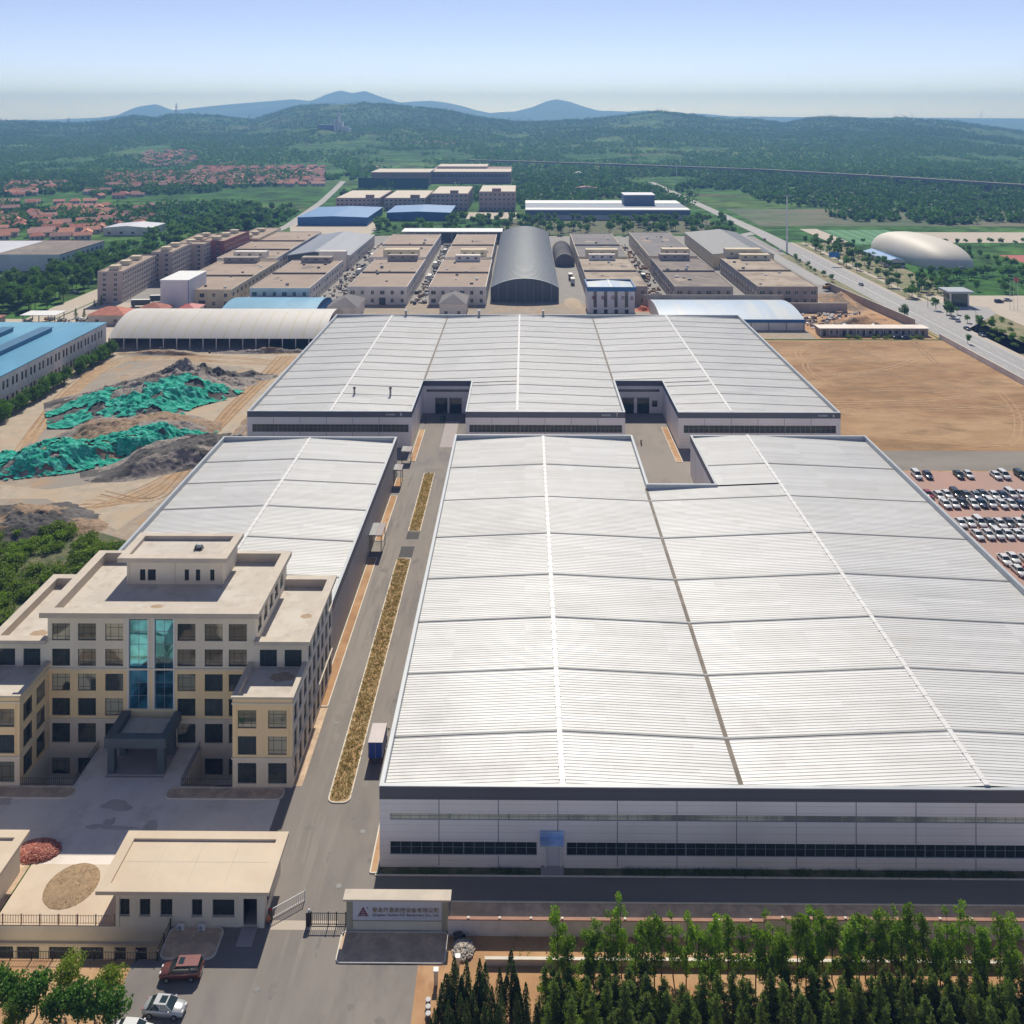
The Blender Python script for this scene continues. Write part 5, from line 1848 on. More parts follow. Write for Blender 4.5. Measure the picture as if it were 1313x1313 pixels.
M['roof_solar'] = mat('grey_roof_sheet', (0.25, 0.26, 0.275), 0.4, 0.1, 0.1, c2=(0.14, 0.145, 0.165), scale2=0.03, stretch=(1.3, 0.05, 1))
M['roof_slate'] = mat('dark_slate_roof', (0.115, 0.12, 0.13), 0.6, 0.1, 0.2)
t = gable_shed('gabled_workshop', 'grey gabled workshop with dark green gable behind the tan roofed left row', 'workshop', -150, -110.5, 580, 676, 8.6, 11.0, 'block_wall', 'roof_solar', xr=-133)
mb = MB()
mb.face([(-149.6, 579.5, 1.0), (-118, 579.5, 1.0), (-118, 579.5, 9.0), (-133, 579.5, 10.8), (-149.6, 579.5, 8.5)])
mb.build('gable_cladding', 'arch_dark', t)
mb = MB()
mb.box(-129, -112, 575, 579.4, 0, 12.0)
mb.build('front_block', 'block_wall', t)
gable_shed('gabled_workshop', 'cream walled workshop with dark gabled roof at the far right of the estate', 'workshop', 119.5, 158, 585, 690, 8.8, 11.2, 'block_wall_tan', 'roof_slate', xr=146)
# hipped gatehouses
def hip_house(name, label, cat, x0, x1, y0, y1, he, hr, wall, roof, group=None, z0=0.0, over=0.6, wins=2):
    t = thing(name, label, cat, ((x0 + x1) / 2, (y0 + y1) / 2, z0), group=group)
    mb = MB()
    mb.box(x0, x1, y0, y1, z0, z0 + he)
    mb.build('wall', wall, t)
    mb = MB()
    a0, a1, b0, b1 = x0 - over, x1 + over, y0 - over, y1 + over
    w_, d_ = a1 - a0, b1 - b0
    r_ = min(w_, d_) / 2
    if w_ > d_:
        R0, R1 = (a0 + r_, (b0 + b1) / 2), (a1 - r_, (b0 + b1) / 2)
        F4 = [[(a0, b0), (a1, b0), R1, R0], [(a1, b0), (a1, b1), R1], [(a1, b1), (a0, b1), R0, R1], [(a0, b1), (a0, b0), R0]]
    else:
        R0, R1 = ((a0 + a1) / 2, b0 + r_), ((a0 + a1) / 2, b1 - r_)
        F4 = [[(a0, b0), (a1, b0), R0], [(a1, b0), (a1, b1), R1, R0], [(a1, b1), (a0, b1), R1], [(a0, b1), (a0, b0), R0, R1]]
    for f_ in F4:
        mb.face([(p[0], p[1], z0 + (hr if p in (R0, R1) else he)) for p in f_])
    mb.face([(a0, b0, z0 + he - 0.02), (a1, b0, z0 + he - 0.02), (a1, b1, z0 + he - 0.02), (a0, b1, z0 + he - 0.02)])
    mb.build('roof', roof, t)
    for k in range(wins):
        put_simple(t, x0 + (x1 - x0) * (k + 0.5) / wins, y0 - 0.03, z0 + 1.1, 0, 1.5, 1.5)
    return t


hip_house('hipped_house', 'small house with grey hipped roof between the two central workshops', 'house', -41.5, -29, 447, 468, 6.0, 9.6, 'block_wall', 'block_roof_grey')
hip_house('hipped_house', 'small house with grey hipped roof beside the ragged blue shed end', 'house', -94.5, -80.5, 440, 462, 5.8, 9.4, 'block_wall', 'block_roof_grey')
hip_house('red_roof_house', 'red hipped roof house right behind the white arched shed, left one', 'house', -204, -187, 428, 441, 4.6, 7.4, 'house_wall', 'roof_tile_red')
hip_house('red_roof_house', 'red hipped roof house behind the white arched shed, beside the coaches', 'house', -186, -172, 436, 449, 4.6, 7.6, 'house_wall', 'roof_tile_red')
hip_house('red_roof_kiosk', 'tiny red roofed lean-to at the foot of the pale blue box', 'shed', -167, -158, 440, 452, 4.5, 6.2, 'block_wall', 'red_paint')
hip_house('red_roof_store', 'small store with red roof at the far left behind the blue factory', 'store', -254, -245, 424, 432, 3.6, 4.8, 'concrete_grey', 'roof_tile_red')


def arch_shed(name, label, cat, x0, x1, y0, y1, he, hc, end_mat, roof_mat, axis='y', n_=28, ribs=0, front_posts=0, thick=0.2, open_front=False, wall_mat=None, wall=True):
    """vault along y (axis 'y') or along x (axis 'x')"""
    t = thing(name, label, cat, ((x0 + x1) / 2, (y0 + y1) / 2, 0))
    a0, a1 = (x0, x1) if axis == 'y' else (y0, y1)
    b0, b1 = (y0, y1) if axis == 'y' else (x0, x1)
    w_ = (a1 - a0) / 2
    hh = hc - he
    rad = (w_ * w_ + hh * hh) / (2 * hh)
    am = math.asin(min(1, w_ / rad))
    prof = []
    for k in range(n_ + 1):
        a = -am + 2 * am * k / n_
        prof.append(((a0 + a1) / 2 + rad * math.sin(a), he + hh - rad + rad * math.cos(a)))
    P = (lambda a, b, z: (a, b, z)) if axis == 'y' else (lambda a, b, z: (b, a, z))
    mb = MB()
    segs = max(1, ribs)
    for s in range(segs):
        c0, c1 = b0 + (b1 - b0) * s / segs, b0 + (b1 - b0) * (s + 1) / segs
        g = (c1 - c0) * 0.16 if ribs else 0
        for k in range(n_):
            (p, z), (q, zz) = prof[k], prof[k + 1]
            mb.face([P(p, c0, z), P(q, c0, zz), P(q, c1 - g, zz), P(p, c1 - g, z)])
            if ribs:
                d = 0.22
                mb.face([P(p, c1 - g, z + d), P(q, c1 - g, zz + d), P(q, c1, zz + d), P(p, c1, z + d)])
                mb.face([P(p, c1 - g, z), P(q, c1 - g, zz), P(q, c1 - g, zz + d), P(p, c1 - g, z + d)])
                mb.face([P(p, c1, z), P(q, c1, zz), P(q, c1, zz + d), P(p, c1, z + d)])
    mb.build('roof', roof_mat, t)
    mb = MB()
    for b in (b0, b1):
        mb.face([P(a0, b, 0)] + [P(a, b, z) for a, z in prof] + [P(a1, b, 0)])
    if wall:
        for a in ((a0, a1) if not open_front else (a1,)):
            mb.face([P(a, b0, 0), P(a, b1, 0), P(a, b1, he), P(a, b0, he)])
    mb.build('end_wall', end_mat, t)
    return t


t = arch_shed('arched_hall', 'large grey ribbed arched hall with dark green end wall', 'hall', -18.0, 17.8, 482, 700, 7.4, 12.2, 'arch_dark', 'arch_roof', ribs=60)
mb = MB()
for k in range(7):
    x = -14 + 4.66 * k
    mb.box(x - 0.12, x + 0.12, 481.8, 481.98, 0, 9.8)
mb.build('end_wall_posts', 'concrete_grey', t)
arch_shed('arched_store', 'small dark grey arched store beside the big arched hall', 'store', 19.5, 32, 592, 650, 3.0, 8.0, 'block_roof_old', 'block_roof_grey', ribs=18)
# long white flat roof at the rear of the central rows
t = thing('open_shed', 'long white roofed open shed closing the rear of the central rows', 'shed', (-54, 700, 0))
mb = MB()
mb.box(-93, -17, 692, 712, 8.6, 9.1)
mb.build('roof', 'paint_white', t)
mb = MB()
mb.box(-92, -18, 711, 711.5, 0, 8.6)
mb.build('wall', 'arch_dark', t)
for k in range(9):
    mb = MB()
    mb.box(-92 + 9.2 * k, -91.5 + 9.2 * k, 692.3, 692.8, 0, 8.6)
    mb.build('post', 'concrete_grey', t)
# white curved shed at the left rear of the yard
t = arch_shed('arched_open_shed', 'long dull white arched shed roof open towards the rubble yard', 'shed', -174.5, -84, 384, 428, 4.7, 11.6, 'block_wall_grey', 'arch_white', axis='x', ribs=0, open_front=True, n_=40)
for k in range(17):
    x = -173.6 + 5.55 * k
    mb = MB()
    mb.box(x - 0.18, x + 0.18, 384.1, 384.45, 0, 4.7)
    mb.build('post', 'block_wall', t)
mb = MB()
mb.box(-174, -84.5, 400, 400.2, 0, 6)
mb.build('inner_wall', 'metal_dark', t)
M['yellow_streak'] = mat('translucent_sheet', (0.56, 0.50, 0.34), 0.6, 0.1, 0.4)
w_, hh = 22.0, 6.9
rad = (w_ * w_ + hh * hh) / (2 * hh)
for k in range(16):
    x = -171 + 5.55 * k
    mb = MB()
    for j in range(14):
        aa, ab = -math.asin(w_ / rad) + 0.03 * 0 + j * 0.042, -math.asin(w_ / rad) + (j + 1) * 0.042
        ya, za = 406 + rad * math.sin(aa), 11.63 - rad + rad * math.cos(aa)
        yb, zb = 406 + rad * math.sin(ab), 11.63 - rad + rad * math.cos(ab)
        mb.face([(x, ya, za), (x + 0.45, ya, za), (x + 0.45, yb, zb), (x, yb, zb)])
    mb.build('roof_light', 'yellow_streak', t)
for (px, py) in ((206, 419), (252, 423), (269, 420), (286, 424), (317, 424), (332, 420)):
    x, y = U(px, py, 10.5)
    mb = MB()
    zz = 11.63 - rad + math.sqrt(rad * rad - (y - 406) ** 2)
    mb.box(x - 0.4, x + 0.4, y - 0.4, y + 0.4, zz - 0.3, zz + 0.45)
    mb.build('roof_vent', 'metal_dark', t)
# blue curved sheds
t = arch_shed('blue_arched_shed', 'pale blue arched roof shed with ragged blue side sheets on the left', 'shed', -143.5, -98.5, 430, 466, 5.0, 7.8, 'blue_strong', 'blue_roof', axis='x', ribs=0)
mb = MB()
r_ = random.Random(4)
for k in range(16):
    y = 431 + k * 2.2
    mb.face([(-98.4, y, 4.6 + r_.random()), (-98.4, y + 2.2, 4.6 + r_.random()), (-98.1 + r_.random() * 0.8, y + 2.0, 1.0 + r_.random() * 2), (-98.0, y + 0.2, 0.8 + r_.random() * 2)])
mb.build('side_sheets', 'blue_far', t)
t = arch_shed('blue_white_shed', 'pale arched roof shed with blue eaves behind the rear shed right corner', 'shed', 62, 127.5, 420, 465, 4.6, 7.4, 'block_wall', 'blue_pale', axis='x')
mb = MB()
mb.box(61.9, 127.8, 419.7, 419.98, 3.5, 5.0)
mb.build('eaves_band', 'blue_strong', t)
for k in range(9):
    mb = MB()
    mb.box(63 + 8 * k - 0.2, 63 + 8 * k + 0.2, 419.8, 419.97, 0, 3.5)
    mb.build('post', 'frame_grey', t)
# its grey yard wall
t = thing('yard_wall', 'tall grey wall behind the pale blue arched shed', 'wall', (92, 468, 0))
mb = MB()
mb.box(60, 131, 467.5, 468, 0, 6.6)
mb.build('wall', 'block_wall_grey', t)
# white tower with blue band and characters
tw = thing('office_tower', 'white office tower with blue roof, blue band and five dark red characters', 'tower', (42, 470, 0))
mb = MB()
ops = []
tx0, tx1, ty0, ty1 = 31.2, 54.2, 454, 474.5
for k in range(4):
    x = 2.6 + 5.15 * k
    ops.append((x, x + 1.7, 3.0, 11.0))
    ops.append((x, x + 1.9, -0.4 + 0.4, 2.0))
mb.facade((tx0, ty0), (1, 0), tx1 - tx0, 0, 11.0, ops, 0.3)
mb.facade((tx0, ty1), (0, -1), ty1 - ty0, 0, 11.0, [], 0.3)
mb.facade((tx1, ty0), (0, 1), ty1 - ty0, 0, 11.0, [], 0.3)
mb.face([(tx0, ty1, 0), (tx1, ty1, 0), (tx1, ty1, 11), (tx0, ty1, 11)])
mb.build('wall', 'box_pale', tw)
for (a, b, c, d) in ops:
    put_window(tw, tx0 + (a + b) / 2, ty0 + 0.2, c, 0, b - a - 0.01, d - c - 0.01, 'ribbon')
mb = MB()
e = 0.5
for b in ((tx0 - e, tx1 + e, ty0 - e, ty0 + 0.1), (tx0 - e, tx1 + e, ty1 - 0.1, ty1 + e), (tx0 - e, tx0 + 0.1, ty0 + 0.1, ty1 - 0.1), (tx1 - 0.1, tx1 + e, ty0 + 0.1, ty1 - 0.1)):
    mb.box(*b, 11.0, 13.2)
mb.build('roof_band', 'blue_strong', tw)
mb = MB()
xm = (tx0 + tx1) / 2
mb.face([(tx0 + 0.1, ty0 + 0.1, 12.2), (xm, ty0 + 0.1, 12.9), (xm, ty1 - 0.1, 12.9), (tx0 + 0.1, ty1 - 0.1, 12.2)])
mb.face([(tx1 - 0.1, ty0 + 0.1, 12.2), (xm, ty0 + 0.1, 12.9), (xm, ty1 - 0.1, 12.9), (tx1 - 0.1, ty1 - 0.1, 12.2)])
mb.build('roof', 'blue_pale', tw)
mb = MB()
mb.box(xm - 0.35, xm + 0.35, ty0 + 0.1, ty1 - 0.1, 12.85, 13.1)
mb.build('ridge_cap', 'paint_white', tw)
for ch, px in (('欧', 759.8), ('国', 771.5), ('压', 784), ('次', 796.5), ('业', 807.8)):
    x = U(px, 377.6, 8)[0]
    lettering(ch, 2, x - 0.85, ty0 - 0.08, 6.9, 'maroon', tw, width=1.75, height=1.9, bold=0.03)
# tall pale box
bxm = thing('tall_box_building', 'tall windowless pale blue grey box building left of the workshops', 'building', (-174.5, 470, 0))
mb = MB()
mb.box(-181.6, -167.6, 457, 483, 0, 15.4)
mb.build('wall', 'box_pale', bxm)
mb = MB()
mb.box(-181.8, -167.4, 456.8, 483.2, 15.4, 15.75)
mb.build('roof', 'paint_white', bxm)
mb = MB()
mb.box(-167.75, -167.5, 456.85, 456.99, 0, 15.4)
mb.build('corner_strip', 'blue_strong', bxm)


# apartments
def apartment(label, x0, x1, y0, y1, h, wall, rz, floors, group='apartment blocks of the left row'):
    cx, cy = (x0 + x1) / 2, (y0 + y1) / 2
    t = thing('apartment_block', label, 'apartment block', (cx, cy, 0), R(rz), group=group)
    mb = MB()
    w_, d_ = (x1 - x0) / 2, (y1 - y0) / 2
    mb.box(-w_, w_, -d_, d_, 0, h - 0.8)
    for b in ((-w_, w_, -d_, -d_ + 0.3), (-w_, w_, d_ - 0.3, d_), (-w_, -w_ + 0.3, -d_ + 0.3, d_ - 0.3), (w_ - 0.3, w_, -d_ + 0.3, d_ - 0.3)):
        mb.box(*b, h - 0.8, h)
    mb.build('wall', wall, t, False)
    mb = MB()
    mb.box(-w_ + 0.3, w_ - 0.3, -d_ + 0.3, d_ - 0.3, h - 0.8, h - 0.5)
    mb.build('roof', 'block_roof', t, False)
    k = 0
    y = -d_ + 8
    while y < d_ - 5:
        mb = MB()
        mb.box(-2.6, 2.6, y - 2.2, y + 2.2, h - 0.5, h + 1.9)
        mb.build('stair_house', 'block_wall_tan', t, False)
        y += 16
    m_ = int((y1 - y0) / 3.6)
    me = SIMPLE_.mesh_(1.5, 1.4)
    for fl in range(floors):
        for k in range(m_):
            y = -d_ + 2 * d_ * (k + 0.5) / m_
            if m_ * floors > 96 and k % 2 == 0 and fl % 2:
                pass
            link('window', me, t, (w_ + 0.02, y, 1.1 + fl * (h - 1) / floors), R(90))
        for x in (-w_ * 0.45, w_ * 0.45):
            link('window', me, t, (x, -d_ - 0.02, 1.1 + fl * (h - 1) / floors), 0)
    return t


apartment('long pinkish grey apartment block nearest the tree avenue', -224, -211.5, 476, 532, 16.6, 'apartment', 4.6, 6)
apartment('pinkish grey apartment block, second in the left row', -218, -206, 533, 570, 18.0, 'apartment', 3, 6)
apartment('dark red ended apartment block beside the white sided workshops', -206.5, -191, 586, 634, 17.0, 'apartment_red', -2, 5)
apartment('short grey apartment block between the second block and the red one', -212, -200, 572, 584, 17.0, 'apartment', 0, 6)
apartment('pale apartment block farthest up the left row', -226, -209, 588, 640, 14.5, 'block_wall_tan', 3, 5)
apartment('cream apartment block behind the red ended one', -204, -186, 640, 700, 11.0, 'block_wall_tan', 0, 4)

# far left grey-blue building
t = thing('grey_blue_factory', 'grey blue two storey factory with brown grey roof behind the avenue trees', 'factory', (-345, 600, 0))
mb = MB()
mb.box(-402, -290, 571, 632, 0, 10)
mb.build('wall', 'box_pale', t)
mb = MB()
mb.box(-402.3, -289.7, 570.7, 632.3, 10, 10.5)
mb.box(-402.3, -289.7, 570.6, 570.69, 9.2, 10.5, 1)
mb.build('roof', ['block_roof_old', 'box_pale'], t)
mb = MB()
mb.box(-365, -330, 574, 629, 10.5, 10.65)
mb.build('roof_sheeting', 'box_pale', t)
for k in range(9):
    for z in (1.5, 6.0):
        put_simple(t, -289.95, 576 + 6.4 * k, z, R(90), 2.6, 1.9)
for z in (1.5, 6.0):
    put_simple(t, -296, 570.95, z, 0, 2.8, 2.0)

# blue factory at left, near
M['blue_light'] = mat('blue_monitor_sheet', (0.035, 0.15, 0.27), 0.5, 0.1, 0.2)
bf = thing('blue_roof_factory', 'two storey white factory with sky blue roof and raised roof lights', 'factory', (-205, 320, 0))
fx1, fy0, fy1 = -174.0, 250.0, 381.0
mb = MB()
rows = ((1.5, 2.6), (6.9, 2.9))
n_ = 22
ops = []
for k in range(n_):
    y = 3.5 + k * (fy1 - fy0 - 5) / n_
    for j in (0, 2.4):
        for z, hw in rows:
            ops.append((y + j, y + j + 1.35, z, z + hw))
mb.facade((fx1, fy0), (0, 1), fy1 - fy0, 0, 11.7, ops, 0.25)
mb.face([(fx1, fy1, 0), (-240, fy1, 0), (-240, fy1, 11.7), (fx1, fy1, 11.7)])
mb.face([(fx1, fy0, 0), (-240, fy0, 0), (-240, fy0, 11.7), (fx1, fy0, 11.7)])
mb.build('wall', 'block_wall', bf)
for k, (a, b, c, d) in enumerate(ops):
    if fy0 + a > 285:
        put_window(bf, fx1 - 0.15, fy0 + (a + b) / 2, c, R(90), b - a - 0.01, d - c - 0.01, 'gate')
mb = MB()
for k in range(n_):
    y = fy0 + 2.3 + k * (fy1 - fy0 - 5) / n_
    mb.box(fx1 + 0.003, fx1 + 0.15, y - 0.12, y + 0.12, 0, 11.4)
o = mb.build('pilaster_strips', 'block_wall', bf)
mb = MB()
mb.box(-240, fx1 + 0.3, fy0 - 0.3, fy1 + 0.3, 11.7, 12.05, 0)
mb.build('roof', 'blue_roof', bf)
for x in (-190.5, -206, -222):
    mb = MB()
    mb.box(x - 2.2, x + 2.2, fy0 + 6, fy1 - 16, 12.05, 13.6)
    mb.prism([(x - 2.5, fy0 + 5.5), (x + 2.5, fy0 + 5.5), (x + 2.5, fy1 - 15.5), (x - 2.5, fy1 - 15.5)], 13.6, 13.8)
    mb.build('roof_light', 'blue_light', bf)

# right: low row building, walls, kiosk, blue shed, dome
t = thing('low_row_building', 'long low grey row of rooms at the top edge of the bare field', 'building', (155, 412, 0))
mb = MB()
ops = [(1.5 + 2.9 * k, 1.5 + 2.9 * k + 1.3, 0.9 if k % 3 else 0.1, 2.4) for k in range(16)]
mb.facade((131, 410), (1, 0), 48, 0, 3.3, ops, 0.3)
mb.face([(131, 410, 0), (131, 416, 0), (131, 416, 3.3), (131, 410, 3.3)])
mb.face([(179, 410, 0), (179, 416, 0), (179, 416, 3.3), (179, 410, 3.3)])
mb.face([(131, 416, 0), (179, 416, 0), (179, 416, 3.3), (131, 416, 3.3)])
mb.build('wall', 'block_wall_grey', t)
for a, b, c, d in ops:
    put_window(t, 131 + (a + b) / 2, 410.2, c, 0, b - a - 0.01, d - c - 0.01, 'gate')
mb = MB()
mb.box(130.5, 179.5, 409.2, 416.5, 3.3, 3.55)
mb.build('roof', 'concrete', t)
for k in range(13):
    mb = MB()
    mb.box(131.2 + 3.95 * k, 131.4 + 3.95 * k, 409.3, 409.5, 0, 3.3)
    mb.build('post', 'paint_white', t)


def plain_wall(label, a, b, h, th_=0.3, mt='block_wall_grey', name='boundary_wall', cap=None):
    t = thing(name, label, 'wall', ((a[0] + b[0]) / 2, (a[1] + b[1]) / 2, 0))
    d = Vector((b[0] - a[0], b[1] - a[1])).normalized()
    nx, ny = -d.y * th_ / 2, d.x * th_ / 2
    mb = MB()
    mb.prism([(a[0] - nx, a[1] - ny), (b[0] - nx, b[1] - ny), (b[0] + nx, b[1] + ny), (a[0] + nx, a[1] + ny)], 0, h)
    mb.build('wall', mt, t)
    mb = MB()
    nx, ny = nx * 1.5, ny * 1.5
    mb.prism([(a[0] - nx, a[1] - ny), (b[0] - nx, b[1] - ny), (b[0] + nx, b[1] + ny), (a[0] + nx, a[1] + ny)], h, h + 0.15)
    mb.build('cap', cap or 'curb', t)


plain_wall('grey wall on the left of the main road by the earthworks', (169, 515), (179, 424), 4.2)
plain_wall('grey wall below the pale stained roof workshop', (119, 458), (160, 458), 4.5)
plain_wall('pale boundary wall between bare field and main road', (181.8, 250), (181.8, 405), 2.2, mt='block_wall')
plain_wall('long low white wall at the rear of the rear shed', (-84, 408), (60, 410), 2.4, mt='block_wall')
t = thing('gate_kiosk', 'dark glass gate kiosk with wide flat roof by the main road', 'kiosk', (222, 476, 0))
mb = MB()
mb.box(217.5, 226, 472, 480, 0, 7.0)
mb.build('glass_walls', 'glass_green', t)
mb = MB()
mb.box(215.5, 228.5, 470, 482, 7.0, 8.0)
mb.build('roof', 'coping', t)
for x in (217, 226):
    mb = MB()
    mb.box(x, x + 0.6, 471.3, 471.95, 0, 7)
    mb.build('pillar', 'block_wall', t)
# air dome
dm = thing('air_dome', 'big cream inflated sports dome at the right', 'dome', (268, 628, 0), R(3))
nu, nv = 48, 20
V = []
a_, b_, h_ = 20.0, 53.0, 15.5
for j in range(nv + 1):
    ph = j / nv * math.pi / 2
    for i in range(nu):
        th_ = 2 * math.pi * i / nu
        c, s = math.cos(th_), math.sin(th_)
        ex = 0.75
        rr = math.cos(ph) ** 0.7
        x = a_ * rr * math.copysign(abs(c) ** ex, c)
        y = b_ * rr * math.copysign(abs(s) ** ex, s)
        V.append((x, y, h_ * math.sin(ph) ** 0.9))
Fq = [(j * nu + i, j * nu + (i + 1) % nu, (j + 1) * nu + (i + 1) % nu, (j + 1) * nu + i) for j in range(nv) for i in range(nu)]
link('membrane', np_mesh('membrane', V, Fq, 'dome', smooth=True), dm)
mb = MB()
for k in range(17):
    y = -48 + 6 * k
    rr = 1.0
    q = []
    for j in range(17):
        ph = math.pi * j / 16
        s = (abs(y) / b_)
        w = a_ * max(0.02, (1 - s ** 2.6)) ** 0.5
        hh = h_ * max(0.02, (1 - s ** 2.6)) ** 0.45
        q.append((w * math.cos(ph), hh * math.sin(ph) ** 0.9 + 0.06))
    for j in range(16):
        mb.face([(q[j][0], y - 0.12, q[j][1]), (q[j + 1][0], y - 0.12, q[j + 1][1]), (q[j + 1][0], y + 0.12, q[j + 1][1]), (q[j][0], y + 0.12, q[j][1])])
mb.build('seams', 'coping_cream', dm, False)
mb = MB()
mb.box(-1.8, 1.8, -54.5, -50, 0, 3)
mb.build('air_lock', 'frame_grey', dm, False)
gable_shed('blue_roof_annex', 'small blue roofed building beside the sports dome', 'building', 232, 243, 590, 632, 4.0, 5.5, 'block_wall', 'blue_far')

# main road and surroundings
M['scrub'] = mat('green_scrub_field', (0.085, 0.125, 0.05), 0.95, 0.35, 0.05, c2=(0.16, 0.145, 0.085), scale2=0.016, c3=(0.05, 0.10, 0.035), stretch=(0.5, 1, 1), bump=0.8, bscale=0.3)
sheet('main_road', poly=[(183.5, 180), (200, 180), (201.5, 640), (199, 760), (190, 1000), (181, 1290), (172, 1290), (180, 1000), (187, 760), (184.5, 640)], m='road_pale', z=0.05)
sheet('pavement_strip', rects=[(200.2, 203.2, 180, 700)], m='pavement', z=0.045)
sheet('service_road', poly=[(168, 530), (176.5, 530), (176, 735), (186, 745), (186, 760), (168, 740)], m='road_pale', z=0.045)
sheet('road_verge', poly=[(176.5, 425), (183.6, 425), (184.4, 640), (176.5, 640)], m='verge', z=0.04)
sheet('road_verge', rects=[(182, 183.5, 180, 425)], m='soil', z=0.042)
sheet('green_strip', rects=[(203.2, 240, 500, 700), (203.2, 215, 380, 500), (203.2, 232, 330, 455)], m='verge', z=0.035)
sheet('court_paving', rects=[(215, 420, 340, 500), (232, 247, 690, 780), (310, 420, 700, 760)], m='pavement', z=0.03)
sheet('road_junction', poly=[(200, 420), (232, 455), (236, 470), (200, 490)], m='road_pale', z=0.055)
sheet('path', rects=[(209, 212, 480, 700)], m='pavement', z=0.05)
sheet('running_track', rects=[(328, 420, 600, 640)], m='track_red', z=0.045)
mb = MB()
for k in range(12):
    mb.face([(248 + 4.6 * k, 690, 0.05), (248 + 4.6 * (k + 1), 690, 0.05), (248 + 4.6 * (k + 1), 775, 0.05), (248 + 4.6 * k, 775, 0.05)], k % 2)
struct(mb.build('football_pitch', ['pitch', 'pitch_pale']))
mb = MB()
for x in (188, 196):
    y = 190
    while y < 640:
        mb.face([(x - 0.08, y, 0.054), (x + 0.08, y, 0.054), (x + 0.08, y + 4, 0.054), (x - 0.08, y + 4, 0.054)])
        y += 10
for x in (184.2, 200.0, 191.9, 192.3):
    mb.face([(x - 0.08, 185, 0.054), (x + 0.08, 185, 0.054), (x + 0.08, 640, 0.054), (x - 0.08, 640, 0.054)])
struct(mb.build('road_marking', 'paint_white'))
for (pts, w0) in (([(-208, 700), (-206, 800), (-222, 1000), (-245, 1200), (-270, 1400)], 8),):
    L_ = [(x - w0 / 2, y) for x, y in pts]
    R__ = [(x + w0 / 2, y) for x, y in pts][::-1]
    sheet('far_road', poly=L_ + R__, m='road_pale', z=0.05)
sheet('dusty_lot', poly=[(-190, 745), (-125, 745), (-125, 790), (-160, 940), (-195, 940), (-205, 800)], m='pavement', z=0.04)
sheet('parking_yard', rects=[(-262, -226, 384, 440), (-240, -226, 440, 545)], m='pavement', z=0.03)
sheet('far_field', rects=[(-20, 168, 745, 842)], m='grass', z=0.03)
sheet('bare_lot', rects=[(-55, -8, 850, 905), (-95, -80, 850, 905)], m='pavement', z=0.03)
sheet('scrub_field', rects=[(205, 600, 800, 940)], m='scrub', z=0.03)

# masts and lamp posts
def mast(label, x, y, h, r_, heads, group=None, name='light_mast', z=0):
    t = thing(name, label, 'mast', (x, y, z), group=group)
    mb = MB()
    mb.tube((0, 0, 0), (0, 0, h), r_, r_ * 0.5, n=8)
    mb.build('pole', 'frame_white', t, False)
    mb = MB()
    for k in range(heads):
        a = 6.283 * k / heads
        mb.tube((0, 0, h - 0.2), (1.9 * math.cos(a), 1.9 * math.sin(a), h + 0.2), 0.07, n=5)
        mb.box(1.9 * math.cos(a) - 0.5, 1.9 * math.cos(a) + 0.5, 1.9 * math.sin(a) - 0.4, 1.9 * math.sin(a) + 0.4, h + 0.05, h + 0.5)
    mb.build('lamp_heads', 'frame_grey', t, False)


mast('very tall pale light mast beside the main road', 183.8, 647, 40, 0.75, 6)
mast('distant tall pale mast left of the viaduct fields', 203, 1234, 28, 0.5, 3)
for i, (x, y) in enumerate(((205, 420), (205, 470), (205, 520), (205, 570), (205, 620))):
    t = thing('street_lamp', 'thin street lamp on the right pavement of the main road', 'street lamp', (x, y, 0), group='street lamps on the main road')
    mb = MB()
    mb.tube((0, 0, 0), (0, 0, 9), 0.12, 0.07, n=6)
    mb.tube((0, 0, 9), (-2.2, 0, 9.5), 0.06, n=5)
    mb.build('pole', 'frame_grey', t, False)
    mb = MB()
    mb.box(-2.9, -2.1, -0.15, 0.15, 9.42, 9.56)
    mb.build('lamp_head', 'frame_white', t, False)
sgn = thing('road_sign', 'blue gantry direction sign over the main road near the tall mast', 'road sign', (205.5, 595, 0))
mb = MB()
mb.tube((0, 0, 0), (0, 0, 8), 0.2, n=6)
mb.tube((0, 0, 7.6), (-9, 0, 7.6), 0.12, n=5)
mb.build('post', 'frame_grey', sgn, False)
mb = MB()
mb.box(-9.5, -3.0, -0.2, -0.14, 5.6, 8.8)
mb.build('sign_board', 'blue_far', sgn, False)
for i, (px, top) in enumerate(((1295, 354), (1300, 352), (1305, 355))):
    x, y = U(px, 397)
    t = thing('flagpole', ('left', 'middle', 'right')[i] + ' one of three flagpoles in the pale court at the right edge', 'flagpole', (x, y, 0), group='flagpoles at the right edge')
    mb = MB()
    mb.tube((0, 0, 0), (0, 0, 15 + 1.5 * (i == 1)), 0.12, 0.06, n=6)
    mb.build('pole', 'frame_white', t, False)
    if i == 1:
        mb = MB()
        mb.face([(0.1, 0, 16.2), (2.9, 0.6, 15.6), (2.8, 0.5, 13.8), (0.1, 0, 14.4)])
        mb.face([(0.1, 0.03, 16.2), (2.9, 0.63, 15.6), (2.8, 0.53, 13.8), (0.1, 0.03, 14.4)])
        mb.build('flag', 'red_paint', t, False)

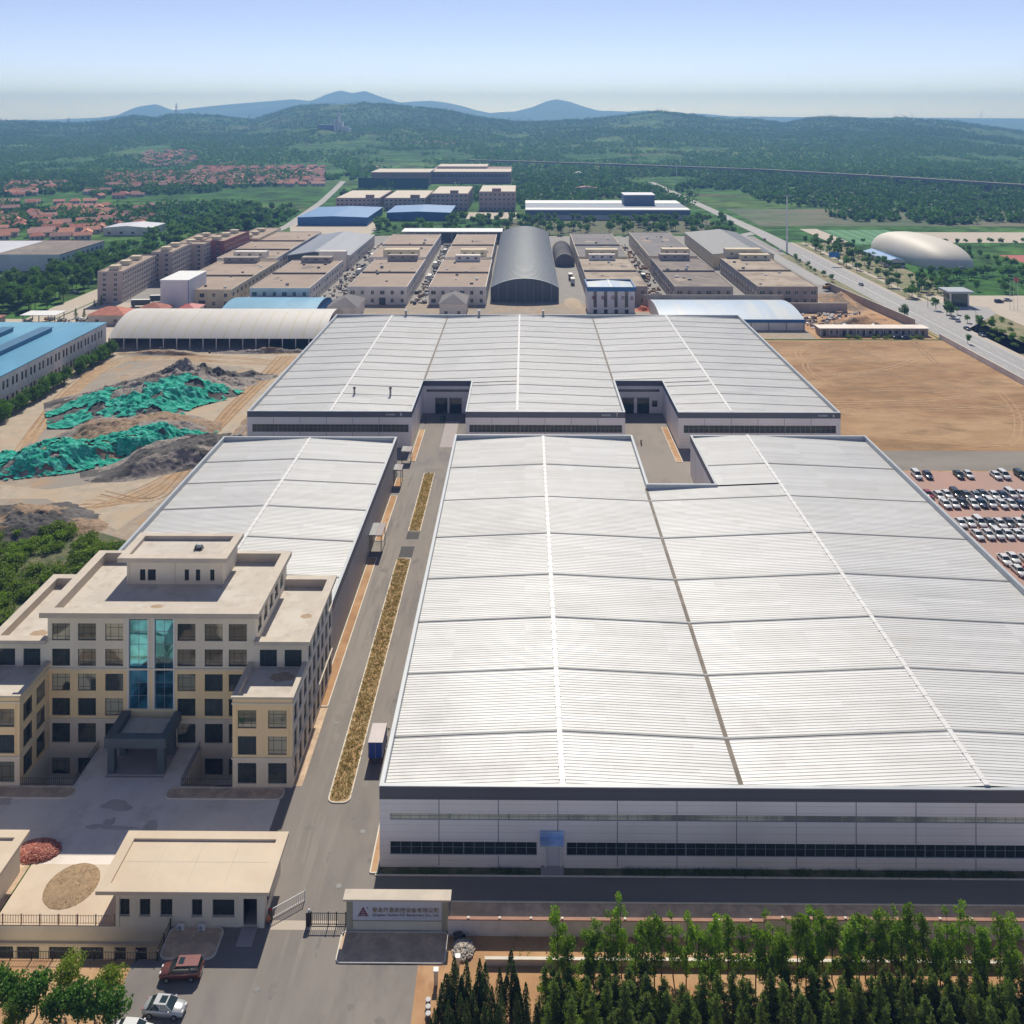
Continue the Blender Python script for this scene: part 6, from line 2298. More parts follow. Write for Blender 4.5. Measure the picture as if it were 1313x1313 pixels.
# ================================================================ FARTHER GROUP (900-1300 m)
def big_office(label, x0, x1, y0, y1, h, floors, rooms):
    M.setdefault('office_far', mat('pinkish_office_render', (0.46, 0.33, 0.275), 0.85, 0.08, 0.1))
    t = thing('office_block', label, 'office block', ((x0 + x1) / 2, (y0 + y1) / 2, 0), group='beige office blocks beyond the tree belt')
    mb = MB()
    mb.box(x0, x1, y0, y1, 0, h)
    mb.build('wall', 'office_far', t)
    mb = MB()
    mb.box(x0 + 0.5, x1 - 0.5, y0 + 0.5, y1 - 0.5, h, h + 0.5)
    mb.build('roof', 'block_roof_pale' if False else 'coping_cream', t)
    for (a, b) in rooms:
        mb = MB()
        mb.box(a, b, y0 - 0.02, y0 + 6, h + 0.501, h + 3.4)
        mb.build('roof_room', 'brick_dull', t)
    nw = int((x1 - x0) / 4.4)
    me = SIMPLE_.mesh_(2.0, 1.7)
    for fl in range(floors):
        for k in range(nw):
            link('window', me, t, (x0 + (x1 - x0) * (k + 0.5) / nw - t.location[0], y0 - 0.03 - t.location[1], 1.0 + fl * h / floors))
        for k in range(8):
            link('window', me, t, (x1 + 0.03 - t.location[0], y0 + (y1 - y0) * (k + 0.5) / 8 - t.location[1], 1.0 + fl * h / floors), R(90))


big_office('beige office block leftmost of four beyond the blue roofs', -190, -146, 923, 1010, 12, 3, [(-160, -152)])
big_office('beige office block second of four beyond the blue roofs', -141, -100, 923, 1010, 12, 3, [(-115, -106)])
big_office('taller beige office block third of four beyond the blue roofs', -94, -57, 923, 1010, 16.5, 4, [(-75, -67)])
big_office('tallest beige office block rightmost of four beyond the blue roofs', -46, -9.5, 923, 1000, 18.5, 4, [(-33, -24)])
for (lab, x0, x1, y0, y1) in (('blue roofed shed leftmost beyond the tree belt, under the office blocks', -198, -137, 800, 885), ('blue roofed shed right of its twin beyond the tree belt', -126, -68, 838, 900)):
    t = gable_shed('blue_roof_shed', lab, 'shed', x0, x1, y0, y1, 7.0, 8.0, 'blue_strong', 'blue_far', wins=False, group='blue roofed sheds beyond the tree belt')
t = thing('screened_warehouse', 'long beige roofed warehouse behind a green screen wall, far centre', 'warehouse', (-165, 1200, 0))
mb = MB()
mb.box(-214, -124, 1180, 1182, 0, 14)
mb.build('screen_wall', 'screen_green', t)
mb = MB()
mb.box(-205, -128, 1230, 1300, 0, 17)
mb.build('wall', 'brick_dull', t)
mb = MB()
mb.box(-206, -127, 1229, 1301, 17, 18)
mb.build('roof', 'coping_cream', t)
t = thing('long_warehouse', 'long brick warehouse with pale roof, far centre', 'warehouse', (-77, 1300, 0))
mb = MB()
mb.box(-134, -20, 1269, 1400, 0, 15)
mb.build('wall', 'brick_dull', t)
mb = MB()
mb.box(-135, -19, 1268, 1330, 15, 16)
mb.box(-128, -55, 1340, 1400, 15, 19)
mb.build('roof', 'coping_cream', t)
for k in range(22):
    link('window', SIMPLE_.mesh_(2.0, 1.7), t, (-130 + 5 * k + 77, 1268.9 - 1300, 8), 0, (1.4, 1, 2.4))
t = thing('long_blue_factory', 'very long low factory with white and blue roof beyond the tree belt', 'factory', (72, 880, 0))
mb = MB()
mb.box(1, 151, 845, 925, 0, 8.5)
mb.build('wall', 'box_pale', t)
mb = MB()
mb.box(0.5, 151.5, 844, 862, 8.5, 9.4)
mb.build('roof', 'paint_white', t)
M['blue_grey'] = mat('blue_grey_roof', (0.09, 0.14, 0.22), 0.6, 0.15, 0.1)
mb = MB()
mb.box(0.5, 151.5, 862.01, 895, 8.5, 9.6)
mb.box(0.6, 151.4, 843.8, 843.98, 4.5, 8.4)
mb.build('roof_blue', 'blue_grey', t)
mb = MB()
mb.box(0.5, 151.5, 895.01, 925, 8.5, 10.0)
mb.build('roof_rear', 'paint_white', t)
mb = MB()
mb.box(95, 124, 880, 905, 9.61, 19.0)
mb.box(94.5, 124.5, 879.5, 905.5, 19.0, 19.8, 1)
mb.build('roof_hall', ['blue_grey', 'box_pale'], t)
t = gable_shed('white_roof_shed', 'small building with white blue roof among trees left of the apartments', 'building', -338, -300, 735, 765, 6, 7.5, 'block_wall', 'box_pale')
for i, (px, py, w_, lab) in enumerate(((210, 203, 36, 'far long white roofed building above the village'), (752, 246, 26, 'small distant building with pale orange roof right of centre'), (742, 226, 14, 'tiny distant white building in the trees right of centre'), (480, 218, 14, 'tiny red building above the far green screen wall'))):
    x, y = U(px, py)
    gable_shed('distant_building', lab, 'building', x - w_ / 2, x + w_ / 2, y, y + 12, 4.5, 6.5, 'house_wall', 'paint_white' if i in (0, 2) else 'roof_tile_pink', wins=False)
# viaduct
vd = thing('railway_viaduct', 'long thin railway viaduct on piers crossing the green plain at right', 'viaduct', (200, 1300, 0))
pts = [U(600, 204.5, 11), U(653, 206, 11), U(800, 210.5, 11), U(980, 217, 11), U(1150, 226.5, 11), U(1313, 236.5, 11), U(1450, 246, 11)]
mb = MB()
for a, b in zip(pts[:-1], pts[1:]):
    d = Vector((b[0] - a[0], b[1] - a[1])).normalized()
    nx, ny = -d.y * 5, d.x * 5
    mb.prism([(a[0] - nx, a[1] - ny), (b[0] - nx, b[1] - ny), (b[0] + nx, b[1] + ny), (a[0] + nx, a[1] + ny)], 8.5, 11.2)
M['viaduct'] = mat('viaduct_concrete', (0.20, 0.195, 0.17), 0.9)
mb.build('deck', 'viaduct', vd)
tot = 0
for a, b in zip(pts[:-1], pts[1:]):
    L = math.dist(a, b)
    k = int(L / 34)
    for i in range(k):
        x, y = a[0] + (b[0] - a[0]) * i / k, a[1] + (b[1] - a[1]) * i / k
        mb = MB()
        mb.prism([(x - 1.3, y - 2.2), (x + 1.3, y - 2.2), (x + 1.3, y + 2.2), (x - 1.3, y + 2.2)], -2, 8.5)
        mb.build('pier', 'viaduct', vd)
# hill works, pylons, turbines


def ground_at(px, D):
    return float(terrain_h(np.array([float(px)]), np.array([float(D)]))[0])


def at(px, D):
    Xc_ = (px - PX) * D / F
    return (Xc_ * math.cos(YAW) - D * math.sin(YAW), Xc_ * math.sin(YAW) + D * math.cos(YAW))


D = next((q for q in range(1500, 3350, 20) if PY + (H - ground_at(432, q)) * F / q < 169), 2600)
print('works at', D)
x, y = at(432, D)
z = ground_at(432, D)
t = thing('hillside_works', 'pale works towers and low blue hall on the far hillside', 'works', (x, y, z))
s = D / F
M['works_pale'] = mat('works_pale', (0.62, 0.60, 0.60), 0.8, 0.1, 0.05)
zt = lambda py: 100 - (py - PY) * s - z
mb = MB()
mb.box(0 * s, 2.6 * s, 0, 20, -20, zt(143))
mb.build('tall_tower', 'works_pale', t, False)
mb = MB()
mb.box(-4 * s, -1.5 * s, 0, 20, -20, zt(153))
mb.box(3.2 * s, 7 * s, 0, 20, -20, zt(156))
mb.box(7.1 * s, 14 * s, 0, 20, -20, zt(162))
mb.box(-8 * s, 14 * s, 30, 50, -20, zt(165))
mb.build('towers', 'works_pale', t, False)
mb = MB()
mb.box(-25 * s, -4.4 * s, 0, 40, -25, zt(160))
mb.build('hall', 'blue_grey', t, False)
for i, (px, D, hp, lab) in enumerate(((226, 3400, 16, 'distant lattice pylon on the left ridge above the saddle'), (88, 3400, 9, 'distant lattice pylon on the far left ridge'), (320, 3380, 8, 'distant lattice pylon on the ridge left of the works'), (756, 3400, 7, 'distant mast on the ridge right of the pale peak'))):
    x, y = at(px, D)
    z = ground_at(px, D)
    t = thing('pylon', lab, 'pylon', (x, y, z - 3), group='pylons on the ridges')
    h = hp * D / F
    mb = MB()
    for sx in (-1, 1):
        for sy_ in (-1, 1):
            mb.tube((sx * h * 0.08, sy_ * h * 0.08, 0), (sx * 0.6, sy_ * 0.6, h), 0.8, 0.4, n=4)
    for f in (0.7, 0.85):
        mb.box(-h * 0.15, h * 0.15, -0.5, 0.5, h * f, h * f + 0.9)
    mb.build('lattice', 'frame_grey', t, False)
for i, (px, D, pt) in enumerate(((1169, 8200, 146), (1258, 8200, 147), (1270, 8400, 154))):
    x, y = at(px, D)
    z = ground_at(px, D)
    ztop = 100 - (pt - PY) * D / F
    t = thing('wind_turbine', ('left', 'middle', 'right')[i] + ' one of three tiny wind turbines on the right horizon', 'wind turbine', (x, y, z), group='wind turbines on the right horizon')
    mb = MB()
    mb.tube((0, 0, -5), (0, 0, ztop - z), 4.5, 3, n=6)
    mb.build('tower', 'paint_white', t, False)
    mb = MB()
    for k in range(3):
        a = 0.5 + i + 2.094 * k
        mb.tube((0, -4, ztop - z), (48 * math.cos(a), -4, ztop - z + 48 * math.sin(a)), 2.5, 0.7, n=4)
    mb.build('rotor', 'paint_white', t, False)
# pale wheel tracks across the bare field and the works yard
def wheel_track(pts, w0, mt, z):
    P = [Vector(p) for p in pts]
    S = []
    for i in range(len(P) - 1):
        p0, p1, p2, p3 = P[max(0, i - 1)], P[i], P[i + 1], P[min(len(P) - 1, i + 2)]
        for k in range(10):
            t_ = k / 10
            S.append(0.5 * ((2 * p1) + (-p0 + p2) * t_ + (2 * p0 - 5 * p1 + 4 * p2 - p3) * t_ ** 2 + (-p0 + 3 * p1 - 3 * p2 + p3) * t_ ** 3))
    for off in (-0.95, 0.95):
        mb = MB()
        for a, b in zip(S[:-1], S[1:]):
            d = (b - a).normalized()
            n_ = Vector((-d.y, d.x))
            q0, q1, q2, q3 = a + n_ * (off - w0), b + n_ * (off - w0), b + n_ * (off + w0), a + n_ * (off + w0)
            mb.face([(q.x, q.y, z) for q in (q0, q1, q2, q3)])
        struct(mb.build('wheel_track', mt))


M['track_pale'] = mat('pale_wheel_track', (0.43, 0.28, 0.15), 0.95, 0.2, 0.4)
M['track_dark'] = mat('dark_wheel_track', (0.30, 0.185, 0.095), 0.95, 0.2, 0.4)
kr = random.Random(5)
for k in range(26):
    z = 0.034 + 0.0012 * k
    cx, cy = kr.uniform(118, 170), kr.uniform(285, 392)
    a, L = kr.uniform(-.5, .5) + (1.57 if k % 4 == 0 else 0), kr.uniform(14, 45)
    bow = kr.uniform(-14, 14)
    d, n_ = (math.cos(a), math.sin(a)), (-math.sin(a), math.cos(a))
    pts = [(cx + d[0] * t_ * L + n_[0] * bow * (1 - t_ * t_), cy + d[1] * t_ * L + n_[1] * bow * (1 - t_ * t_)) for t_ in (-1, -.5, 0, .5, 1)]
    pts = [(min(179.5, max(95.5, p[0])), min(400, max(273.5, p[1]))) for p in pts]
    wheel_track(pts, kr.uniform(.15, .4), 'track_pale' if k % 3 else 'track_dark', z)
for k in range(14):
    z = 0.045 + 0.0012 * k
    base = [U(*p) for p in ((20, 600 - k % 4 * 6), (80, 520 - k % 5 * 4), (160, 458 + k % 3 * 3), (300, 456 + k % 4 * 3), (380, 468))] if k % 2 else [U(*p) for p in ((60 + k * 6, 668 - k * 3), (150 + k * 4, 640), (230 + k, 600), (285, 545 - k), (340 - k, 490), (385 - k * 2, 455))]
    wheel_track(base, .25, 'track_pale' if k % 3 else 'track_dark', z)
# ================================================================ RUBBLE YARD
def heap(name, label, cat, cx, cy, a, b, rot, h, mats, nets=None, rough=0.5, n_=90, seed=1, flat=0.0, z=0.02, net_seed=3, asym=0.0):
    """mound on an elliptic footprint; nets: function (u, v) -> bool says where a net lies on it"""
    t = thing(name, label, cat, (cx, cy, z), R(rot))
    xs = np.linspace(-1.05, 1.05, n_)
    Uu, Vv = np.meshgrid(xs, xs)
    X, Y = Uu * a, Vv * b
    edge = 1 + 0.28 * (hnoise(Uu * 1.7 + seed * 3.1, Vv * 1.7 + 7, seed) - 0.5) * 2
    rr = np.sqrt(Uu ** 2 + Vv ** 2) / edge
    base = np.clip(1 - rr, 0, 1)
    prof = np.clip(base / (1 - flat), 0, 1)
    prof = prof * prof * (3 - 2 * prof)
    Z = h * prof * (0.65 + 0.6 * hnoise(Uu * 2.6 + 3, Vv * 2.6 + seed, seed + 5))
    Z = Z * (1 + asym * Vv)
    Z += rough * prof ** 0.5 * ((hnoise(X * 0.35, Y * 0.35, seed) - 0.5) * 1.2 + (hnoise(X * 1.1, Y * 1.1, seed + 1) - 0.5) * 0.7 + (hnoise(X * 2.9, Y * 2.9, seed + 2) - 0.5) * 0.45)
    Z = np.where(rr < 1, Z, -0.15)
    idx = np.arange(n_ * n_).reshape(n_, n_)
    Fq = np.stack([idx[:-1, :-1], idx[:-1, 1:], idx[1:, 1:], idx[1:, :-1]], -1).reshape(-1, 4)
    fr = (rr[:-1, :-1] < 1.02).reshape(-1)
    fu, fv = ((Uu[:-1, :-1] + Uu[1:, 1:]) / 2).reshape(-1), ((Vv[:-1, :-1] + Vv[1:, 1:]) / 2).reshape(-1)
    mi = np.zeros(len(Fq), int)
    if len(mats) > 1:
        mk = hnoise(fu * 3 + 20, fv * 3, seed + 9) + 0.25 * hnoise(fu * 14, fv * 14, seed + 2) > 0.66
        mi[mk] = 1
    V = np.stack([X, Y, Z], -1).reshape(-1, 3)
    link('mound', np_mesh('mound', V, Fq[fr], mats, mi[fr], smooth=True), t)
    if nets:
        n2 = n_ * 2
        xs2 = np.linspace(-1.05, 1.05, n2)
        U2, V2 = np.meshgrid(xs2, xs2)
        # bilinear sample of Z
        fx = (U2 + 1.05) / 2.1 * (n_ - 1)
        fy = (V2 + 1.05) / 2.1 * (n_ - 1)
        ix, iy = np.clip(fx.astype(int), 0, n_ - 2), np.clip(fy.astype(int), 0, n_ - 2)
        tx, ty = fx - ix, fy - iy
        Z2 = (Z[iy, ix] * (1 - tx) + Z[iy, ix + 1] * tx) * (1 - ty) + (Z[iy + 1, ix] * (1 - tx) + Z[iy + 1, ix + 1] * tx) * ty
        X2, Y2 = U2 * a, V2 * b
        wr = np.abs(hnoise(X2 * 0.55 + Y2 * 0.35, Y2 * 0.5, net_seed) * 2 - 1) * 0.9 + np.abs(hnoise(X2 * 1.1 + Y2 * 1.6, Y2 * 0.35 - X2 * 0.2, net_seed + 1) * 2 - 1) * 0.55
        Z2 = Z2 + 0.12 + wr * 0.55
        n_mask = hnoise(U2 * 5 + 11, V2 * 5, net_seed + 4) * 0.5 + hnoise(U2 * 17, V2 * 17, net_seed + 5) * 0.25
        keep = nets(U2, V2, n_mask)
        r2 = np.sqrt(U2 ** 2 + V2 ** 2) / (1 + 0.28 * (hnoise(U2 * 1.7 + seed * 3.1, V2 * 1.7 + 7, seed) - 0.5) * 2)
        keep &= r2 < 1.0
        id2 = np.arange(n2 * n2).reshape(n2, n2)
        F2 = np.stack([id2[:-1, :-1], id2[:-1, 1:], id2[1:, 1:], id2[1:, :-1]], -1).reshape(-1, 4)
        k2 = keep[:-1, :-1].reshape(-1)
        F2 = F2[k2]
        used, inv = np.unique(F2, return_inverse=True)
        V3 = np.stack([X2, Y2, Z2], -1).reshape(-1, 3)[used]
        link('debris_net', np_mesh('debris_net', V3, inv.reshape(-1, 4), 'net', smooth=True), t)
    return t


heap('rubble_mound', 'large grey rubble mound with torn green debris net on its near side, the rear one', 'rubble mound', -128, 317, 32, 24, 30, 6.6, ['rubble', 'gravel_grey'],
     nets=lambda u, v, m: (v * 0.9 + 0.15 * u < -0.02 + (m - 0.37) * 0.7) & (u < 0.9) & (m > 0.30), rough=1.7, n_=110, seed=4, flat=0.25)
heap('rubble_mound', 'brown topped rubble mound in the middle of the yard, partly under green net', 'rubble mound', -123, 282, 27, 16, 20, 4.4, ['rubble_brown', 'rubble'],
     nets=lambda u, v, m: (v < -0.55 + (m - 0.37) * 0.5 + 0.1 * u) & (m > 0.2), rough=1.1, n_=100, seed=8, flat=0.45)
heap('netted_mound', 'long mound wholly under bright green net at the near left of the yard', 'rubble mound', -133, 261, 20, 11.5, 22, 4.6, ['rubble', 'rubble_brown'],
     nets=lambda u, v, m: (m > 0.29), rough=1.1, n_=90, seed=15, flat=0.35)
heap('netted_mound', 'narrow green netted ridge running back beside the grey gravel slope', 'rubble mound', -113, 271, 15, 6.5, 30, 4.2, ['rubble', 'gravel_grey'],
     nets=lambda u, v, m: (m > 0.28), rough=0.7, n_=70, seed=19, flat=0.4)
heap('netted_mound', 'small green netted pile at the left edge of the photo', 'rubble mound', -148, 262, 4.5, 4.5, 10, 2.4, ['rubble'], nets=lambda u, v, m: (m > 0.15), rough=0.4, n_=40, seed=22, flat=0.3)
heap('gravel_mound', 'smooth dark grey gravel slope beside the left white shed', 'gravel mound', -99, 264, 25, 11, 28, 4.2, ['gravel_grey', 'rubble'], rough=0.9, n_=110, seed=31, flat=0.4)
heap('gravel_mound', 'dark grey soil mound by the bushes at the left edge', 'gravel mound', -120, 222, 19, 11, 12, 3.4, ['gravel_grey', 'rubble_brown'], rough=0.9, n_=110, seed=35, flat=0.3)
heap('rubble_bank', 'low grey rubble bank in front of the white arched shed', 'rubble bank', -105, 380, 26, 3.4, 2, 1.8, ['rubble', 'rubble_brown'], rough=0.9, n_=80, seed=41)
heap('rubble_bank', 'brown spoil bank in front of the left half of the white arched shed', 'rubble bank', -148, 377, 20, 4.5, -3, 2.0, ['rubble_brown', 'yard'], rough=0.6, n_=70, seed=43)
heap('rubble_bank', 'stony brown strip of rubble along the rear shed left wall', 'rubble bank', -87, 320, 4.0, 48, 0, 1.5, ['rubble_brown', 'rubble'], rough=0.8, n_=100, seed=47)
heap('rubble_mound', 'dark grey stony rubble crest rising behind the netted rear mound', 'rubble mound', -124, 336, 25, 12, 14, 7.0, ['rubble', 'gravel_grey'], rough=2.2, n_=110, seed=71)
heap('rubble_bank', 'grey stone pile right of the rear rubble mound', 'rubble bank', -103, 345, 10, 6, 10, 2.0, ['rubble', 'gravel_grey'], rough=0.9, n_=60, seed=49)
heap('spoil_heap', 'orange brown spoil heap behind the low row building', 'spoil heap', 156, 436, 17, 8, 20, 3.4, ['soil', 'rubble_brown'], rough=0.7, n_=70, seed=52)
heap('spoil_heap', 'orange earth bank at the end of the pale stained roof workshop', 'spoil heap', 165, 480, 9, 26, 8, 4.5, ['soil', 'rubble_brown'], rough=0.7, n_=70, seed=55)
heap('orange_heap', 'small bright orange heap beside the white tower', 'heap', 59, 462, 4.5, 4, 0, 2.2, ['orange_heap'], rough=0.4, n_=36, seed=58)
heap('sand_heap', 'pale sand spread between the arched hall and the white tower', 'sand heap', 25, 478, 4.5, 14, 0, 0.9, ['track'], rough=0.3, n_=40, seed=60)


def scrap(name, label, region, n_, s, mats, seed, z=0.02):
    r = random.Random(seed)
    mb = MB()
    x0, x1, y0, y1 = region
    for _ in range(n_):
        x, y = r.uniform(x0, x1), r.uniform(y0, y1)
        e = Matrix.Rotation(r.random() * 6.28, 3, 'Z')
        sx, sy, sz = s * r.uniform(0.3, 1.8), s * r.uniform(0.2, 0.8), s * r.uniform(0.15, 0.9)
        q = MB()
        q.box(-sx, sx, -sy, sy, 0, 2 * sz)
        k = len(mb.v)
        mb.v += [tuple(e @ Vector(p) + Vector((x, y, z))) for p in q.v]
        mb.f += [tuple(i + k for i in f_) for f_ in q.f]
        mi = r.randrange(len(mats))
        mb.m += [mi] * 6
    return stuff(mb.build(name, mats), label, 'scrap')


scrap('scrap_pieces', 'jumble of scrap and materials in the lane behind the rear shed', (-60, 30, 414, 440), 260, 1.0, ['metal_dark', 'concrete_grey', 'paint_white', 'rubble_brown', 'coping'], 5)
scrap('scrap_pieces', 'scattered building debris on the pale court behind the blue roofed factory', (-240, -190, 392, 440), 170, 0.9, ['metal_dark', 'concrete_grey', 'paint_white', 'coping', 'rubble_brown'], 6)
scrap('scrap_pieces', 'debris and pallets in the works yard behind the low row building', (131, 165, 420, 455), 150, 0.8, ['rubble', 'concrete_grey', 'rubble_brown', 'paint_white'], 7, z=0.03)
scrap('scrap_pieces', 'stacked goods in the lane between the central workshops', (-59, -51.5, 475, 690), 240, 0.9, ['concrete_grey', 'metal_dark', 'paint_white', 'rubble_brown'], 8)
scrap('scrap_pieces', 'stacked goods in the lane left of the central workshops', (-109, -93, 470, 690), 260, 0.9, ['concrete_grey', 'metal_dark', 'paint_white', 'rubble_brown'], 9)
scrap('scrap_pieces', 'stacked goods in the lanes between the right workshops', (65, 76, 476, 690), 170, 0.9, ['concrete_grey', 'metal_dark', 'rubble_brown', 'soil'], 10)
t = thing('open_shelter', 'pale flat roofed open shelter in the scrap yard behind the blue factory', 'shelter', (-226, 432, 0))
mb = MB()
mb.box(-236, -219, 428, 438, 4.2, 4.5)
mb.build('roof', 'paint_white', t)
for x in (-235, -227.5, -220):
    for y in (428.5, 437):
        mb = MB()
        mb.box(x, x + 0.3, y, y + 0.3, 0, 4.2)
        mb.build('post', 'metal_dark', t)

# ================================================================ VEHICLES
def loft(mb, st, m=0):
    rings = []
    for (x, zb, zt, hw) in st:
        i = len(mb.v)
        zm = zb + (zt - zb) * 0.5
        P = [(-hw * 0.88, zb), (-hw, zm), (-hw * 0.97, zt - 0.1), (-hw * 0.84, zt), (hw * 0.84, zt), (hw * 0.97, zt - 0.1), (hw, zm), (hw * 0.88, zb)]
        mb.v += [(x, p[0], p[1]) for p in P]
        rings.append(i)
    for a, b in zip(rings[:-1], rings[1:]):
        for k in range(8):
            mb.f.append((a + k, a + (k + 1) % 8, b + (k + 1) % 8, b + k))
            mb.m.append(m)
    mb.f.append(tuple(range(rings[0] + 7, rings[0] - 1, -1)))
    mb.f.append(tuple(range(rings[-1], rings[-1] + 8)))
    mb.m += [m, m]


CARS = {}


def car_template(shape, colour):
    """front towards +x"""
    if (shape, colour) in CARS:
        return CARS[(shape, colour)]
    paint = 'car_' + colour
    if shape == 'saloon':
        L, st = 4.6, [(-2.3, .38, .78, .74), (-2.2, .26, .95, .84), (-1.6, .2, 1.0, .9), (-0.2, .18, .96, .91), (1.1, .2, .94, .9), (1.85, .22, .83, .86), (2.2, .27, .72, .78), (2.3, .36, .6, .68)]
        cb, ct, zb, zt, wb_, wt = (-1.85, 1.15), (-1.0, 0.35), .93, 1.43, .83, .62
        roof_x = (-1.0, .35)
    else:
        L, st = 4.75, [(-2.35, .42, 1.0, .80), (-2.28, .3, 1.12, .88), (-1.6, .24, 1.12, .93), (0, .22, 1.08, .94), (1.15, .24, 1.05, .93), (1.9, .26, .95, .89), (2.25, .3, .82, .82), (2.36, .4, .7, .72)]
        cb, ct, zb, zt, wb_, wt = (-2.28, 1.3), (-2.0, .4), 1.06, 1.70, .86, .68
        roof_x = (-2.0, .4)
    t = thing('parked_car', 'car', 'car', (0, 0, -500))
    mb = MB()
    loft(mb, st)
    # arches as dark liners, roof and pillars as paint
    body = mb.build('body', paint, t, False)
    for p in body.data.polygons:
        p.use_smooth = True
    mb = MB()
    q = [(cb[0], wb_, zb), (cb[1], wb_, zb), (ct[1], wt, zt), (ct[0], wt, zt)]
    Lf = [(x, -y, z) for x, y, z in q]
    Rt = q
    mb.face(Lf)
    mb.face(Rt)
    mb.face([Lf[1], Rt[1], Rt[2], Lf[2]])
    mb.face([Lf[0], Rt[0], Rt[3], Lf[3]])
    mb.build('windows', 'glass_dark', t, False)
    mb = MB()
    mb.box(roof_x[0] - 0.08, roof_x[1] + 0.05, -wt - 0.02, wt + 0.02, zt - 0.015, zt + 0.035)
    xm = (ct[0] + ct[1]) / 2
    for s in (-1, 1):
        for (xa, xb_) in ((cb[1] - 0.02, ct[1]), (xm + 0.1, xm + 0.05), (cb[0] + (0.35 if shape == 'saloon' else 0.12), ct[0] + 0.03)):
            mb.tube((xa, s * (wb_ + 0.012), zb), (xb_, s * (wt + 0.012), zt), 0.045, n=4)
    mb.build('roof', paint, t, False)
    for x in (-1.38, 1.42):
        for s in (-1, 1):
            mb = MB()
            y = s * (st[3][3] - 0.18)
            mb.tube((0, -0.11, 0), (0, 0.11, 0), 0.33, n=16)
            wh = mb.build('wheel', 'tyre', t, False)
            wh.location = (x, y + s * 0.08, 0.33)
            mb = MB()
            mb.tube((0, s * 0.108, 0), (0, s * 0.125, 0), 0.2, n=12)
            mb.build('rim', 'rim', wh, False)
    for s in (-1, 1):
        mb = MB()
        mb.box(2.12 if shape == 'saloon' else 2.18, 2.27 if shape == 'saloon' else 2.33, s * 0.42 - 0.16, s * 0.42 + 0.16, .64 if shape == 'saloon' else .76, .75 if shape == 'saloon' else .88)
        mb.build('headlight', 'frame_white', t, False)
        mb = MB()
        mb.box(-2.37 if shape != 'saloon' else -2.31, -2.2, s * 0.62 - 0.12, s * 0.62 + 0.12, .78, .93)
        mb.build('tail_light', 'red_paint', t, False)
        mb = MB()
        mb.box(0.75, 0.92, s * 0.98 - 0.09, s * 0.98 + 0.09, zb, zb + 0.13)
        mb.build('wing_mirror', paint, t, False)
    mb = MB()
    mb.box(st[0][0] - 0.02, st[0][0] + 0.3, -.7, .7, .3, .42)
    mb.box(st[-1][0] - 0.25, st[-1][0] + 0.01, -.6, .6, .32, .5)
    mb.build('bumper', 'metal_dark', t, False)
    if colour == 'copper' or colour == 'silver':
        mb = MB()
        mb.box(-0.35 if shape != 'saloon' else -0.5, 0.25, -.42, .42, zt + 0.036, zt + 0.05)
        mb.build('sunroof', 'glass_dark', t, False)
    CARS[(shape, colour)] = t
    return t


used_t = set()


def put_car(shape, colour, x, y, rz, label, group=None, z=0.03, name='parked_car'):
    t = car_template(shape, colour)
    key = (shape, colour)
    if key not in used_t:
        used_t.add(key)
        t.location = (x, y, z)
        t.rotation_euler = (0, 0, rz)
        c = t
    else:
        c = copy_tree(t, (x, y, z), rz)
    c['label'] = label
    c['category'] = 'car'
    if group:
        c['group'] = group
    return c


CN = dict(white='white', silver='silver', black='black', navy='dark blue', grey='dark grey', red='red', copper='copper', green='dark green', brown='brown')
ORD = ['first', 'second', 'third', 'fourth', 'fifth', 'sixth', 'seventh', 'eighth', 'ninth', 'tenth', 'eleventh', 'twelfth', 'thirteenth', 'fourteenth']
# forecourt cars
put_car('suv', 'copper', -39.7, 106.05, R(183), 'copper brown people carrier parked beside the gatehouse soil bed', name='parked_car')
put_car('saloon', 'silver', -39.9, 101.7, R(-4), 'silver saloon car parked on the forecourt near the bottom trees')
put_car('saloon', 'white', -42.3, 99.0, R(-4), 'white car whose roof just shows at the bottom edge')
G = 'cars parked on the pink paved lot'
rows = [
    (252.0, [(107, 'suv', 'white'), (109.9, 'saloon', 'navy'), (118.6, 'saloon', 'green'), (121.2, 'saloon', 'white'), (128.3, 'saloon', 'white'), (130.8, 'suv', 'white'), (135.2, 'suv', 'green')], 'row nearest the dark side road'),
    (239.2, [(104.6 + 2.38 * k, 'saloon' if k % 6 != 3 else 'suv', c) for k, c in enumerate(['red', 'white', 'white', 'black', 'grey', 'silver', 'grey', 'white', 'navy', 'white', 'white', 'black', 'white'])], 'rear row of the second block'),
    (233.9, [(106.2 + 2.38 * k, 'saloon' if k % 7 != 5 else 'suv', c) for k, c in enumerate(['white', 'white', 'black', 'white', 'navy', 'white', 'white', 'white', 'navy', 'white', 'white', 'silver'])], 'front row of the second block'),
    (223.0, [(105.0 + 2.38 * k, 'saloon' if k % 5 != 2 else 'suv', c) for k, c in enumerate(['white', 'white', 'white', 'grey', 'white', 'grey', 'white', 'silver', 'white', 'white'])], 'rear row of the third block'),
    (217.2, [(106.2 + 2.38 * k, 'suv' if k == 2 else 'saloon', c) for k, c in enumerate(['white', 'white', 'white', 'white', 'white', 'white', 'black', 'white'])], 'front row of the third block'),
    (205.2, [(106.2 + 2.4 * k, 'saloon', c) for k, c in enumerate(['white', 'white', 'white', 'navy', 'white'])], 'rear row of the nearest block'),
    (199.5, [(106.8 + 2.4 * k, 'saloon', c) for k, c in enumerate(['white', 'red', 'white'])], 'front row of the nearest block'),
]
SHN = dict(saloon='saloon', suv='tall estate car')
r_ = random.Random(3)
